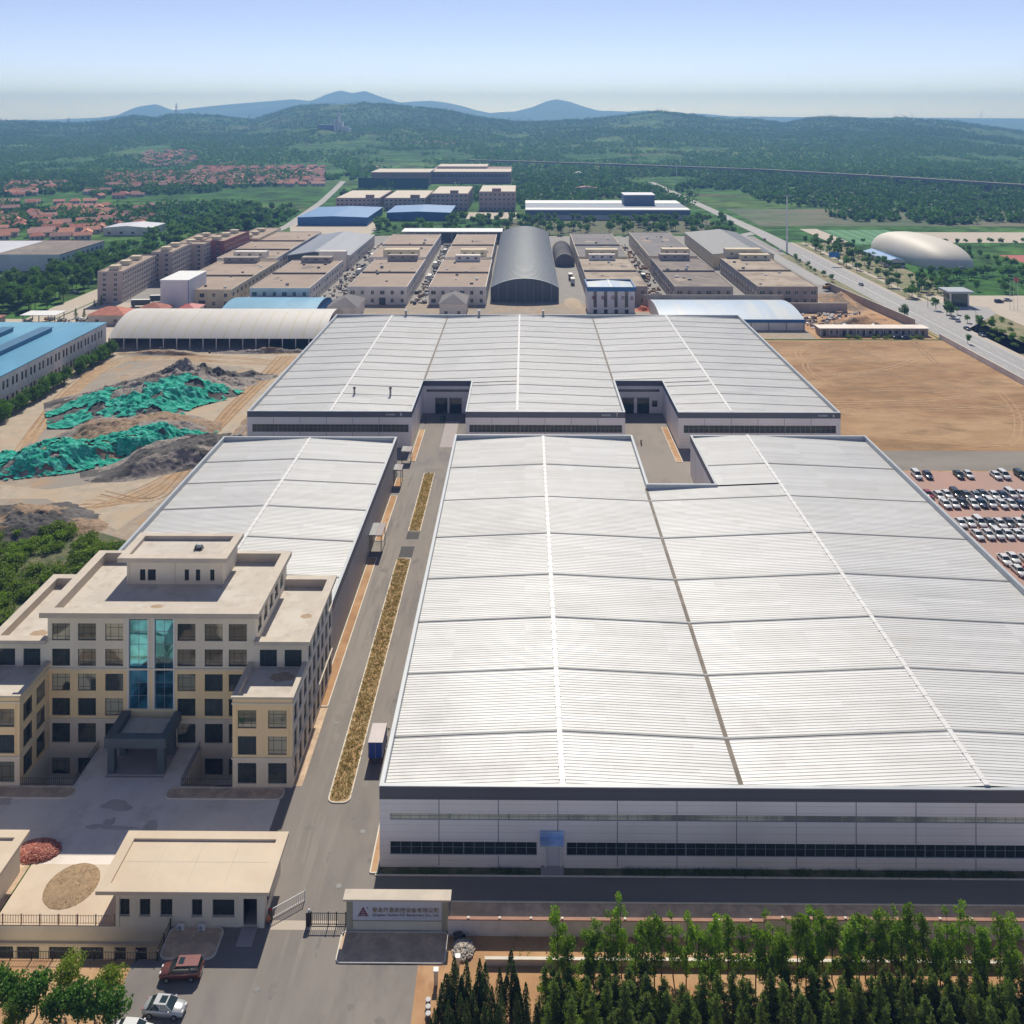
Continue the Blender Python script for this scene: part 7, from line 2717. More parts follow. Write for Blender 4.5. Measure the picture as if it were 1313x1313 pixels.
for (y, lst, rn) in rows:
    for k, (x, shp, col) in enumerate(lst):
        put_car(shp, col, x + r_.uniform(-.14, .14), y + r_.uniform(-0.55, 0.55), R(-90 + r_.uniform(-4, 4)), '%s %s, %s from left in the %s' % (CN[col], SHN[shp], ORD[k], rn), G, z=0.035)
# on the roads
for (px, py, shp, col, ang, lab) in ((1104, 366, 'saloon', 'grey', 90, 'dark car driving alone on the main road by the earthworks'), (1240, 423, 'saloon', 'black', -90, 'black car on the main road, farther of two near the kiosk'), (1259, 431, 'saloon', 'navy', -90, 'dark blue car on the main road, nearer of two near the kiosk'),
                                     (1281, 388, 'suv', 'black', 0, 'dark car in the pale court left of the flagpoles'), (1292, 386, 'saloon', 'silver', 0, 'silver car in the pale court beside the flagpoles'),
                                     (1151, 434, 'saloon', 'black', 10, 'black car parked by the low row building, left of two'), (1161.5, 434.5, 'saloon', 'navy', 10, 'dark car parked by the low row building, right of two'),
                                     (862, 253, 'saloon', 'grey', 90, 'tiny car on the far stretch of the main road'), (870, 259, 'suv', 'navy', 90, 'tiny dark car on the far main road behind another'),
                                     (96, 376, 'saloon', 'silver', 0, 'silver car on the pale court by the avenue trees'), (128, 356, 'saloon', 'grey', 30, 'dark car at the end of the pale court by the trees'),
                                     (1228, 412, 'suv', 'white', 60, 'white estate car beside the glass kiosk'), (1000, 322, 'saloon', 'white', 90, 'white car at the foot of the tall light mast'),
                                     (980, 308, 'saloon', 'red', 90, 'small red car on the main road beyond the tall mast')):
    x, y = U(px, py)
    put_car(shp, col, x, y, R(ang), lab, z=0.06)


def lorry(label, x, y, rz, boxc, cabc, L=4.3, Hb=2.35, z=0.015, group=None, roofc='paint_white'):
    t = thing('box_lorry', label, 'lorry', (x, y, z), rz, group)
    mb = MB()
    mb.box(-L / 2, L / 2, -1.1, 1.1, 1.05, 1.05 + Hb)
    mb.build('cargo_box', boxc, t, False)
    mb = MB()
    mb.box(-L / 2 - 0.03, L / 2 + 0.03, -1.13, 1.13, 1.051 + Hb, 1.12 + Hb)
    mb.build('box_roof', roofc, t, False)
    mb = MB()
    for xx in (-L / 2 - 0.04,):
        mb.box(xx, xx + 0.038, -0.04, 0.04, 1.1, 1.0 + Hb)
        mb.box(xx, xx + 0.038, -1.1, -0.98, 1.06, 1.04 + Hb)
        mb.box(xx, xx + 0.038, 0.98, 1.1, 1.06, 1.04 + Hb)
    mb.build('door_frame', 'frame_grey', t, False)
    cb_ = MB()
    loftc = [(L / 2 + 0.25, .6, 2.2, .98), (L / 2 + 0.9, .55, 2.25, 1.0), (L / 2 + 1.4, .55, 1.9, 1.0), (L / 2 + 1.75, .55, 1.35, .97)]
    loft(cb_, loftc)
    cb_.build('cab', cabc, t, False)
    mb = MB()
    mb.face([(L / 2 + 1.47, -.82, 1.82), (L / 2 + 1.47, .82, 1.82), (L / 2 + 1.77, .85, 1.36), (L / 2 + 1.77, -.85, 1.36)])
    mb.build('windscreen', 'glass_dark', t, False)
    mb = MB()
    mb.box(-L / 2, L / 2 + 1.5, -.4, .4, .7, 1.045)
    mb.box(-L / 2 - 0.05, -L / 2 + 0.05, -1.05, 1.05, .5, .66)
    mb.build('chassis', 'metal_dark', t, False)
    for s in (-1, 1):
        for xx in (-L / 2 + 0.9, L / 2 + 0.85):
            mb = MB()
            mb.tube((0, -.14, 0), (0, .14, 0), .42, n=14)
            o = mb.build('wheel', 'tyre', t, False)
            o.location = (xx, s * 0.88, .42)
        mb = MB()
        mb.box(L / 2 + 1.2, L / 2 + 1.3, s * 1.25 - 0.1, s * 1.25 + 0.1, 1.5, 1.9)
        mb.tube((L / 2 + 1.25, s * 1.0, 1.8), (L / 2 + 1.25, s * 1.25, 1.8), 0.03, n=4)
        mb.build('wing_mirror', 'metal_dark', t, False)
        mb = MB()
        mb.box(-L / 2 - 0.06, -L / 2 - 0.001, s * .85 - .12, s * .85 + .12, .7, .85)
        mb.build('tail_light', 'red_paint', t, False)
    return t


M['lorry_blue'] = mat('lorry_navy', (0.02, 0.06, 0.30), 0.4, 0.05, 0.5)
M['lorry_top'] = mat('lorry_box_top', (0.60, 0.53, 0.52), 0.7, 0.05, 0.5)
x, y = U(485, 940, 3.4)
lorry('small lorry with navy box and pale roof on the factory street', x - 0.1, y, R(90), 'lorry_blue', 'car_navy', 4.4, 2.35, roofc='lorry_top')
for i, (x, y, a, c, lab) in enumerate(((-56, 540, 90, 'paint_white', 'white lorry in the lane between central workshops, nearest'), (-57, 585, 90, 'paint_white', 'white lorry in the lane between central workshops, middle one'), (-55.5, 640, 90, 'concrete_grey', 'grey lorry in the lane between central workshops, farthest'),
                                       (-101, 560, 90, 'paint_white', 'white lorry left of the white workshop with tan roof'), (-103, 620, 90, 'concrete_grey', 'grey lorry in the lane left of the central row'),
                                       (27.5, 530, 90, 'paint_white', 'lorry parked on the sand beside the arched hall, nearer'), (27.0, 545, 90, 'rubble_brown', 'brown lorry parked on the sand beside the arched hall, farther'),
                                       (-196, 468, 5, 'metal_dark', 'dark coach parked in front of the apartments, nearer one'), (-191, 479, 5, 'metal_dark', 'dark coach parked by the apartments, farther one'), (-214, 413, 20, 'coping', 'grey mixer lorry in the scrap yard'),
                                       (70, 545, 90, 'metal_dark', 'dark lorry between the right workshops'))):
    lorry(lab, x, y, R(a), c, 'car_white' if i % 2 else 'car_red', 9.0 if 'coach' in lab else 5.5, 2.6, z=0.03)

# forklift in the left recess, scooter, people
x, y = U(568, 538)
t = thing('forklift', 'dark green forklift truck at the mouth of the left recess', 'forklift', (x, y, 0.03), R(80))
M['fork_green'] = mat('forklift_green', (0.03, 0.10, 0.07), 0.5)
mb = MB()
loft(mb, [(-1.3, .3, 1.1, .55), (-1.1, .25, 1.25, .62), (0, .25, .9, .62), (.9, .25, .8, .55)])
mb.build('body', 'fork_green', t, False)
mb = MB()
for sx, sy_ in ((-.8, -.5), (-.8, .5), (.5, -.5), (.5, .5)):
    mb.tube((sx, sy_, .8), (sx * .8, sy_ * .9, 2.1), .04, n=5)
mb.box(-.75, .5, -.5, .5, 2.1, 2.16)
mb.build('cage', 'iron', t, False)
mb = MB()
for s in (-.3, .3):
    mb.box(.95, 1.07, s - .06, s + .06, .1, 2.6)
    mb.box(1.07, 2.1, s - .06, s + .06, .12, .18)
mb.box(.96, 1.06, -.24, .24, 1.2, 1.3)
mb.build('mast_and_forks', 'metal_dark', t, False)
for sx in (-.9, .6):
    for s in (-1, 1):
        mb = MB()
        mb.tube((0, -.12, 0), (0, .12, 0), .33, n=12)
        o = mb.build('wheel', 'tyre', t, False)
        o.location = (sx, s * .55, .33)


def skin_person(label, x, y, rz, pose, top, legs, z=0.02, name='person'):
    """one continuous skinned body; clothing colours by height, head and hair as children"""
    J = dict(pelvis=(0, 0, .93), belly=(0, 0, 1.08), chest=(0, 0.01, 1.32), neck=(0, 0, 1.50), head=(0, -0.02, 1.62), top=(0, -.01, 1.74))
    if pose == 'stand':
        J.update(kl=(.1, -.02, .5), al=(.11, .02, .08), fl=(.12, -.14, .04), kr=(-.1, -.02, .5), ar=(-.11, .02, .08), fr=(-.12, -.14, .04),
                 sl=(.19, 0, 1.42), el=(.25, .03, 1.15), wl=(.26, -.06, .9), hl=(.26, -.1, .82), sr=(-.19, 0, 1.42), er=(-.27, .02, 1.15), wr=(-.2, -.18, 1.02), hr=(-.16, -.26, 1.04))
    else:
        J.update(pelvis=(0, 0.05, .80), belly=(0, .02, .95), chest=(0, -.06, 1.18), neck=(0, -.1, 1.36), head=(0, -.14, 1.48), top=(0, -.13, 1.6),
                 kl=(.14, -.4, .72), al=(.14, -.3, .32), fl=(.14, -.44, .28), kr=(-.14, -.4, .72), ar=(-.14, -.3, .32), fr=(-.14, -.44, .28),
                 sl=(.19, -.08, 1.28), el=(.27, -.3, 1.08), wl=(.26, -.55, 1.05), hl=(.25, -.63, 1.05), sr=(-.19, -.08, 1.28), er=(-.27, -.3, 1.08), wr=(-.26, -.55, 1.05), hr=(-.25, -.63, 1.05))
    J['hipl'] = (J['pelvis'][0] + .1, J['pelvis'][1], J['pelvis'][2] - .06)
    J['hipr'] = (J['pelvis'][0] - .1, J['pelvis'][1], J['pelvis'][2] - .06)
    names = list(J)
    E_ = [('pelvis', 'belly'), ('belly', 'chest'), ('chest', 'neck'), ('neck', 'head'), ('head', 'top'), ('pelvis', 'hipl'), ('hipl', 'kl'), ('kl', 'al'), ('al', 'fl'), ('pelvis', 'hipr'), ('hipr', 'kr'), ('kr', 'ar'), ('ar', 'fr'),
          ('chest', 'sl'), ('sl', 'el'), ('el', 'wl'), ('wl', 'hl'), ('chest', 'sr'), ('sr', 'er'), ('er', 'wr'), ('wr', 'hr')]
    rad = dict(pelvis=.14, belly=.125, chest=.15, neck=.055, head=.09, top=.07, kl=.062, al=.045, fl=.04, kr=.062, ar=.045, fr=.04, sl=.065, el=.045, wl=.033, hl=.035, sr=.065, er=.045, wr=.033, hr=.035, hipl=.095, hipr=.095)
    me = bpy.data.meshes.new('person_body')
    me.from_pydata([J[k] for k in names], [(names.index(a), names.index(b)) for a, b in E_], [])
    tmp = bpy.data.objects.new('person_tmp', me)
    C.objects.link(tmp)
    md = tmp.modifiers.new('s', 'SKIN')
    for i, k in enumerate(names):
        sv = me.skin_vertices[0].data[i]
        sv.radius = (rad[k], rad[k] * .85)
        sv.use_root = k == 'pelvis'
    sub = tmp.modifiers.new('u', 'SUBSURF')
    sub.levels = sub.render_levels = 1
    bpy.context.view_layer.update()
    dg = bpy.context.evaluated_depsgraph_get()
    m2 = bpy.data.meshes.new_from_object(tmp.evaluated_get(dg))
    bpy.data.objects.remove(tmp)
    for q in ('skin', top, legs, 'hair'):
        m2.materials.append(M[q])
    pz, nz = J['pelvis'][2], J['neck'][2]
    for p in m2.polygons:
        c = p.center
        p.use_smooth = True
        hand = any((Vector(J[h]) - c).length < .09 for h in ('hl', 'hr'))
        if hand:
            p.material_index = 0
        elif c.z > nz:
            p.material_index = 3 if (c.z > J['head'][2] + .05 or c.y > J['head'][1] + .04) else 0
        elif c.z > pz - 0.02 or (abs(c.x) > .17 and c.z > .75):
            p.material_index = 1
        else:
            p.material_index = 2
    o = link(name, m2, None, (x, y, z), rz)
    tag(o, label, 'person')
    return o


M['skin'] = mat('skin', (0.42, 0.25, 0.17), 0.6)
M['hair'] = mat('hair', (0.02, 0.015, 0.012), 0.7)
M['cloth_orange'] = mat('orange_cloth', (0.50, 0.13, 0.05), 0.9)
M['cloth_dark'] = mat('dark_cloth', (0.03, 0.035, 0.05), 0.9)
M['cloth_grey'] = mat('grey_cloth', (0.12, 0.12, 0.14), 0.9)
skin_person('person in an orange top and dark trousers standing at the gatehouse corner', -31.35, 112.3, R(60), 'stand', 'cloth_orange', 'cloth_dark')
x, y = U(546, 542)
skin_person('person in dark clothes standing at the left recess mouth', x, y, 0, 'stand', 'cloth_dark', 'cloth_grey')
x, y = U(822, 570)
skin_person('person in dark clothes riding a scooter in the rear courtyard', x, y, R(5), 'ride', 'cloth_dark', 'cloth_dark')
t = thing('motor_scooter', 'dark motor scooter under its rider in the rear courtyard', 'scooter', (x, y - 0.05, 0.02), R(5))
mb = MB()
loft(mb, [(-.1, .3, .5, .1), (.0, .3, .72, .14), (.1, .3, .74, .14), (.2, .3, .6, .1)])
mb.v = [(a[1], a[0] * 2.4 + .1, a[2]) for a in mb.v]
mb.build('seat_body', 'cloth_dark', t, False)
mb = MB()
mb.box(-.1, .1, -.45, .1, .26, .32)
mb.box(-.14, .14, -.52, -.46, .26, .95)
mb.tube((-.3, -.6, 1.0), (.3, -.6, 1.0), .02, n=5)
mb.tube((0, -.62, .3), (0, -.55, 1.0), .03, n=5)
mb.build('frame', 'red_paint', t, False)
for yy in (-.68, .55):
    mb = MB()
    mb.tube((-.05, 0, 0), (.05, 0, 0), .26, n=14)
    o = mb.build('wheel', 'tyre', t, False)
    o.location = (0, yy, .26)
# digger in the spoil behind the right workshops
x, y = U(1060, 373)
t = thing('excavator', 'small yellow excavator on the spoil by the main road', 'excavator', (x, y, 1.0), R(20))
M['digger'] = mat('digger_yellow', (0.45, 0.25, 0.03), 0.6)
mb = MB()
for s in (-1, 1):
    mb.box(-1.9, 1.9, s * 1.1 - .3, s * 1.1 + .3, 0, .9)
mb.build('track', 'metal_dark', t, False)
mb = MB()
mb.box(-1.8, 1.2, -1.2, 1.2, 1.0, 2.0)
mb.box(-.2, 1.3, .2, 1.2, 2.0, 3.0, 1)
mb.build('body', ['digger', 'glass_dark'], t, False)
mb = MB()
mb.tube((1.0, -.4, 1.8), (3.4, -.4, 4.4), .28, .2, n=6)
mb.tube((3.4, -.4, 4.4), (5.2, -.4, 2.2), .2, .15, n=6)
mb.box(4.8, 5.7, -.9, .1, 1.2, 2.1)
mb.build('arm', 'digger', t, False)
# three white bins by the cypress hedge
for i, py in enumerate((1290, 1299, 1308)):
    x, y = U(549, py)
    t = thing('bollard_post', '%s of three white bollards at the left end of the dark hedge' % ('farthest', 'middle', 'nearest')[i], 'bollard', (x, y, 0.012), group='white bollards at the hedge end')
    mb = MB()
    mb.tube((0, 0, 0), (0, 0, 0.7), 0.3, 0.24, n=12)
    mb.build('drum', 'metal_dark', t, False)
    mb = MB()
    mb.tube((0, 0, 0.7), (0, 0, 0.78), 0.33, 0.30, n=12)
    mb.build('lid', 'wall_white', t, False)
for i, (px, py, h_) in enumerate(((559, 1262, 1.6), (587, 1240, 1.2))):
    x, y = U(px, py)
    t = thing('gate_pillar', ('white capped pillar at the corner of the dark hedge', 'short white capped pillar beside the stone heap')[i], 'pillar', (x, y, 0.01))
    mb = MB()
    mb.box(-.22, .22, -.22, .22, 0, h_)
    mb.build('shaft', 'stone_grey', t, False)
    mb = MB()
    mb.box(-.3, .3, -.3, .3, h_, h_ + .14)
    mb.build('cap', 'paint_white', t, False)
t = thing('wheelbarrow', 'dark wheelbarrow left by the end of the white boundary wall', 'wheelbarrow', (-8.1, 111.0, 0.01), R(15))
mb = MB()
mb.prism([(-.5, -.3), (.5, -.35), (.5, .35), (-.5, .3)], .35, .65)
mb.build('tray', 'metal_dark', t, False)
mb = MB()
mb.tube((-1.0, -.25, .55), (.7, -.2, .3), .025, n=4)
mb.tube((-1.0, .25, .55), (.7, .2, .3), .025, n=4)
mb.tube((-.4, -.25, .4), (-.4, -.25, 0), .025, n=4)
mb.tube((-.4, .25, .4), (-.4, .25, 0), .025, n=4)
mb.build('handles', 'iron', t, False)
mb = MB()
mb.tube((.75, -.05, .2), (.75, .05, .2), .2, n=12)
mb.build('wheel', 'tyre', t, False)
# ================================================================ FOLIAGE
def leaf_quads(centres, size, rng_, flat=0.0, aspect=0.6, droop=0.0):
    """random leaf cards at the given points; returns V, F"""
    n_ = len(centres)
    u = rng_.normal(size=(n_, 3))
    u[:, 2] = u[:, 2] * (1 - flat) - droop
    u /= np.linalg.norm(u, axis=1, keepdims=True) + 1e-9
    w_ = rng_.normal(size=(n_, 3))
    v = np.cross(u, w_)
    v /= np.linalg.norm(v, axis=1, keepdims=True) + 1e-9
    s = size * rng_.uniform(0.6, 1.35, (n_, 1))
    a, b = u * s * 0.5, v * s * 0.5 * aspect
    V = np.stack([centres - a, centres + b * 0.9 - a * 0.1, centres + a, centres - b * 0.9 - a * 0.1], 1).reshape(-1, 3)
    F_ = np.arange(n_ * 4).reshape(n_, 4)
    return V, F_


def ball_clusters(cent, rad, per, rng_, squash=0.8):
    out = []
    for c, r in zip(cent, rad):
        k = max(4, int(per * r * r))
        d = rng_.normal(size=(k, 3))
        d /= np.linalg.norm(d, axis=1, keepdims=True)
        rr = r * rng_.uniform(0.55, 1.05, (k, 1))
        d[:, 2] *= squash
        out.append(np.array(c) + d * rr)
    return np.concatenate(out)


def tree_mesh(kind, seed):
    g = np.random.default_rng(seed)
    r = random.Random(seed)
    tb = MB()
    if kind == 'poplar':
        h = 8.0
        top = h
        lean = (r.uniform(-.3, .3), r.uniform(-.2, .2))
        tb.tube((0, 0, 0), (lean[0] * .5, lean[1] * .5, h * .55), .09, .06, n=6)
        tb.tube((lean[0] * .5, lean[1] * .5, h * .55), (lean[0], lean[1], h * .97), .06, .02, n=5)
        cent, rad = [], []
        nb = 22
        for k in range(nb):
            f = r.uniform(.24, .98)
            R_ = 1.0 * (1 - ((f - .58) / .52) ** 2) ** .5 if abs(f - .58) < .5 else .22
            a = r.random() * 6.28
            p0 = (lean[0] * f, lean[1] * f, h * (f - .06))
            p1 = (lean[0] * f + R_ * math.cos(a) * r.uniform(.3, .95), lean[1] * f + R_ * math.sin(a) * r.uniform(.3, .95), h * f)
            tb.tube(p0, p1, .025, .01, n=4)
            cent.append(p1)
            rad.append(r.uniform(.3, .6))
        cent.append((lean[0], lean[1], h * .98))
        rad.append(.3)
        pts = ball_clusters(cent, rad, 460, g, 1.1)
        V, F_ = leaf_quads(pts, .20, g, 0.1, .8)
        lm = 'leaf_poplar'
    elif kind == 'cedar':
        h = 6.0
        tb.tube((0, 0, 0), (0, 0, h * .97), .13, .02, n=6)
        P = []
        for k in range(64):
            f = 0.08 + .9 * (k / 63) + r.uniform(-.02, .02)
            L = 1.75 * (1 - f) ** .72 * r.uniform(.6, 1.15) + .12
            a = r.random() * 6.28
            m_ = int(22 + 50 * L)
            t_ = g.uniform(.12, 1, m_)
            x = np.cos(a) * L * t_
            y = np.sin(a) * L * t_
            z = h * f + L * (.28 * t_ - .45 * t_ ** 2)
            sp = .13 * (1.2 - t_) + .05
            P.append(np.stack([x + g.normal(0, 1, m_) * sp, y + g.normal(0, 1, m_) * sp, z - np.abs(g.normal(0, 1, m_)) * sp * 1.0], -1))
            tb.tube((0, 0, h * f - .03), (math.cos(a) * L * .9, math.sin(a) * L * .9, h * f + L * -.1), .025, .008, n=3)
        P.append(np.stack([g.normal(0, .06, 40), g.normal(0, .06, 40), g.uniform(h * .9, h * 1.04, 40)], -1))
        V, F_ = leaf_quads(np.concatenate(P), .24, g, .3, .33, .35)
        lm = 'leaf_conifer'
    elif kind == 'cypress':
        h = 6.5
        tb.tube((0, 0, 0), (0, 0, h * .9), .1, .03, n=6)
        P = []
        for s in range(r.choice((2, 3, 4))):
            ox, oy, hh = (0, 0, h) if s == 0 else (r.uniform(-.7, .7), r.uniform(-.6, .6), h * r.uniform(.55, .95))
            m_ = 1100
            f = g.uniform(.04, 1, m_) ** .8
            R_ = r.uniform(.42, .68) * np.sin(np.clip((1 - f) * 1.9, 0, 1.57)) ** .8 * (1 + .3 * hnoise(f * 12, np.full(m_, s + .5), seed)) + .03
            a = g.uniform(0, 6.28, m_)
            rr = R_ * g.uniform(.6, 1.05, m_)
            P.append(np.stack([ox * (1 - f * .3) + rr * np.cos(a), oy + rr * np.sin(a), hh * f], -1))
        pts = np.concatenate(P)
        V, F_ = leaf_quads(pts, .22, g, -.4, .45, -.4)
        lm = 'leaf_cypress'
    elif kind in ('round', 'lime', 'far'):
        h = 7.5
        tb.tube((0, 0, 0), (.1, 0, h * .45), .16, .1, n=6)
        cent, rad = [], []
        for k in range(24 if kind != 'far' else 10):
            d = g.normal(size=3)
            d /= np.linalg.norm(d)
            q = g.uniform(.35, 1)
            c = (d[0] * 2.0 * q, d[1] * 2.0 * q, h * .62 + d[2] * 2.1 * q)
            cent.append(c)
            rad.append(r.uniform(.7, 1.15) * (1.25 if kind == 'far' else 1))
            if k < 8:
                tb.tube((.1, 0, h * .4), c, .06, .02, n=4)
        if kind == 'far':
            pts = ball_clusters(cent, rad, 22, g)
            V, F_ = leaf_quads(pts, .85, g, 0, .9)
        else:
            pts = ball_clusters(cent, rad, 90, g)
            V, F_ = leaf_quads(pts, .40 if kind == 'round' else .3, g, 0, .8)
        lm = {'round': 'leaf_broad', 'lime': 'leaf_lime', 'far': 'leaf_broad'}[kind]
    elif kind == 'bush':
        cent, rad = [], []
        for k in range(13):
            a, q = r.random() * 6.28, r.random() ** .5
            cent.append((1.5 * q * math.cos(a), 1.3 * q * math.sin(a), r.uniform(.4, 1.9 - q)))
            rad.append(r.uniform(.45, .8))
            tb.tube((0, 0, 0), cent[-1], .04, .015, n=4)
        pts = ball_clusters(cent, rad, 200, g)
        V, F_ = leaf_quads(pts, .26, g, 0, .8)
        lm = 'leaf_bush'
    crown = np_mesh('crown', V, F_, lm)
    return crown, tb.mesh('trunk', 'bark')


TM = {}
for kind, n_ in (('poplar', 6), ('cedar', 6), ('cypress', 4), ('round', 5), ('lime', 3), ('far', 6), ('bush', 5)):
    TM[kind] = [tree_mesh(kind, 100 + 17 * i + len(kind)) for i in range(n_)]


def put_tree(kind, x, y, s, name, label, cat, group, z=0.0, sz=None, mat_=None):
    c, tr = TM[kind][rr_.randrange(len(TM[kind]))]
    t = thing(name, label, cat, (x, y, z), rr_.random() * 6.28, group)
    t.scale = (s, s, (sz or s))
    o = link('crown', c, t)
    link('trunk', tr, t)
    return t


rr_ = random.Random(21)
# A: young poplars
x = 2.6
row = 0
while x < 64:
    if x < 7 and rr_.random() < .4:
        x += 1.2
        continue
    s = rr_.uniform(.76, 1.18)
    y = rr_.choice((104.3, 105.4, 106.2)) + rr_.uniform(-.3, .3)
    put_tree('poplar', x, y, rr_.uniform(.85, 1.1), 'poplar_tree', 'slender young green poplar in the row before the white boundary wall', 'poplar', 'young poplars along the boundary wall', sz=s)
    x += rr_.uniform(.55, 1.45)
# B: cedars
for (y0, sp, h0) in ((102.4, 1.75, .92), (100.6, 1.7, 1.0), (99.0, 1.9, 1.05), (97.2, 2.1, 1.0)):
    x = 2.2 + rr_.uniform(0, 1)
    while x < 64:
        if not (20.5 < x < 22.3 and rr_.random() < .8) and not (y0 > 102 and rr_.random() < .35):
            put_tree('cedar', x, y0 + rr_.uniform(-.6, .6), h0 * rr_.uniform(.82, 1.12), 'cedar_tree', 'dark green cedar in the dense planting along the bottom edge', 'cedar', 'cedars along the bottom edge', sz=h0 * rr_.uniform(.78, 1.08))
        x += sp * rr_.uniform(.8, 1.25)
for (px, D, s) in ((566, 99.4, .95), (574, 100.4, 1.05), (583, 101.2, 1.08), (592, 99.2, .9), (597, 101.4, 1.0), (608, 99.8, .85), (614, 101.6, 1.02), (622, 100.8, .98), (630, 99.5, .9), (640, 101.4, 1.04), (657, 101.6, 1.12), (664, 100.8, .85), (560, 98.2, .8), (578, 98.0, .85), (600, 98.0, .8), (622, 97.8, .8), (645, 98.4, .85), (664, 98.4, .85), (676, 99.6, .9), (690, 99.0, .85)):
    xx = (px - PX) * D / F - 0.9
    put_tree('cypress', xx + rr_.uniform(-.2, .2), D, s * rr_.uniform(.78, 1.12), 'cypress_tree', 'dark pointed cypress in the hedge left of the cedars', 'cypress', 'cypresses at the left end of the planting')
for (px, D, s) in ((700, 101.8, .9), (612, 98.9, .6), (628, 98.6, .62), (718, 101, .95)):
    xx = (px - PX) * D / F - 0.9
    put_tree('cedar', xx, D, s, 'cedar_tree', 'dark green cedar in the dense planting along the bottom edge', 'cedar', 'cedars along the bottom edge')
# C: bottom left trees
for (kind, px, D, s, lab) in (('round', 10, 101, .72, 'dark'), ('round', 28, 99.6, .75, 'dark'), ('round', 45, 101.2, .72, 'dark'), ('lime', 84, 102.4, .82, 'lime'), ('round', 66, 99.4, .7, 'dark'), ('round', 98, 99.6, .78, 'dark'), ('lime', 140, 102.0, .74, 'lime'), ('round', 120, 99.3, .74, 'dark'), ('round', 146, 99.2, .7, 'dark'), ('lime', 12, 98.2, .62, 'lime'), ('round', -6, 101.0, .8, 'dark')):
    xx = (px - PX) * D / F - 0.9
    if kind == 'lime':
        put_tree(kind, xx, D, s, 'broadleaf_tree', {84: 'taller bright lime green tree at the bottom left corner', 140: 'bright lime green tree nearest the parked cars at bottom left', 12: 'low lime green tree at the very bottom left corner'}[px], 'tree', 'trees at the bottom left corner')
    else:
        put_tree(kind, xx, D, s, 'broadleaf_tree', 'dark green bushy tree in the bottom left planting', 'tree', 'trees at the bottom left corner')
# D: scrub between rubble yard and office
sheet('scrub_ground', poly=[(-82.8, 150), (-82.8, 205), (-90, 212), (-100, 217), (-116, 222), (-140, 222), (-140, 150)], m='grass', z=0.05)
for k in range(170):
    x, y = rr_.uniform(-130, -84.5), rr_.uniform(162, 217)
    if y > 217 - max(0, (x + 104)) * .7:
        continue
    put_tree('bush', x, y, rr_.uniform(1.0, 1.8), 'bush', 'leafy green bush in the scrub patch left of the office building', 'bush', 'bushes in the scrub patch')
# E: trees along the blue factory
y = 286
while y < 376:
    x = -169.2 + rr_.uniform(-1.0, 1.2)
    if not 340 < y < 346:
        put_tree('round', x, y, rr_.uniform(.9, 1.2), 'broadleaf_tree', 'dark green round tree along the blue roofed factory wall', 'tree', 'trees along the blue factory wall', z=-1.7)
    y += rr_.uniform(2.6, 3.8)
# F: avenue
for k in range(285):
    y = 452 + 470 * rr_.random() ** 1.25
    c = -258 + (y - 450) * 0.015
    x = c + rr_.uniform(-34, 24)
    if x > -230 and y < 545:
        continue
    if x < -284 and 560 < y < 645:
        x = -284 + rr_.random() * 8
    if x > -241 and y < 548:
        continue
    s = rr_.uniform(1.15, 1.65)
    put_tree('round' if y < 600 else 'far', x, y, s, 'avenue_tree', 'full green tree in the avenue left of the apartment blocks', 'avenue tree', 'trees of the left avenue')
for k in range(60):
    x, y = -285 + rr_.uniform(-40, 20), 405 + 75 * rr_.random()
    put_tree('round', x, y, rr_.uniform(1.3, 1.8), 'broadleaf_tree', 'big dark green tree at the left edge behind the blue factory', 'tree', 'big trees at the left edge')
for (px, py) in ((110, 354), (143, 342), (150, 341), (156, 339)):
    x, y = U(px, py)
    t = put_tree('lime', x + (8 if px > 120 else 0) - 10, y, .8, 'yellow_tree', 'yellow green flowering tree at the foot of the avenue', 'tree', 'yellow trees of the avenue')
    t.children[0].data = t.children[0].data.copy()
    t.children[0].data.materials[0] = M['leaf_yellow']
for (px, py, s) in ((97, 408, .8), (108, 408, .8), (121, 393, .6), (130, 391, .8)):
    x, y = U(px, py)
    put_tree('cedar', x, y, s, 'conifer', 'small dark conifer in the pale court behind the blue factory', 'conifer', 'small conifers behind the blue factory')
# G: belt
for k in range(215):
    x, y = rr_.uniform(-125, 178), rr_.uniform(733, 835)
    if x < -70 and y > 790:
        continue
    put_tree('far', x, y, rr_.uniform(.95, 1.5), 'belt_tree', 'green tree in the tree belt behind the industrial estate', 'belt tree', 'trees of the belt behind the estate')
# H: right side road planting
def side_tree(x, y, s=.6):
    put_tree('far', x, y, s, 'street_tree', 'small green tree in the planted strips right of the main road', 'street tree', 'trees right of the main road')


for k in range(170):
    x, y = 204.5 + 31 * rr_.random(), 385 + 320 * rr_.random()
    if 455 < y < 492 and x > 210 or (y < 500 and x > 214):
        continue
    side_tree(x, y, rr_.uniform(.55, 1.0))
for k in range(40):
    side_tree(292 + rr_.uniform(-4, 22), 560 + rr_.uniform(0, 110), rr_.uniform(.6, 1.0))
for k in range(30):
    side_tree(243 + k * 2.4, 553 + rr_.uniform(-7, 9), rr_.uniform(.75, 1.05))
for k in range(22):
    side_tree(236 + 8.5 * k, 688 + rr_.uniform(-3, 3), rr_.uniform(.6, .9))
for k in range(24):
    side_tree(226 + rr_.uniform(0, 60), 380 + rr_.uniform(-8, 20), rr_.uniform(.4, .75))
for k in range(10):
    side_tree(178 + rr_.uniform(0, 5), 540 + k * 9, rr_.uniform(.45, .7))
x, y = U(1160, 411)
put_tree('round', x, y, 1.1, 'broadleaf_tree', 'single big dark green tree on the road edge above the low row building', 'tree', None)
x, y = U(1241, 441)
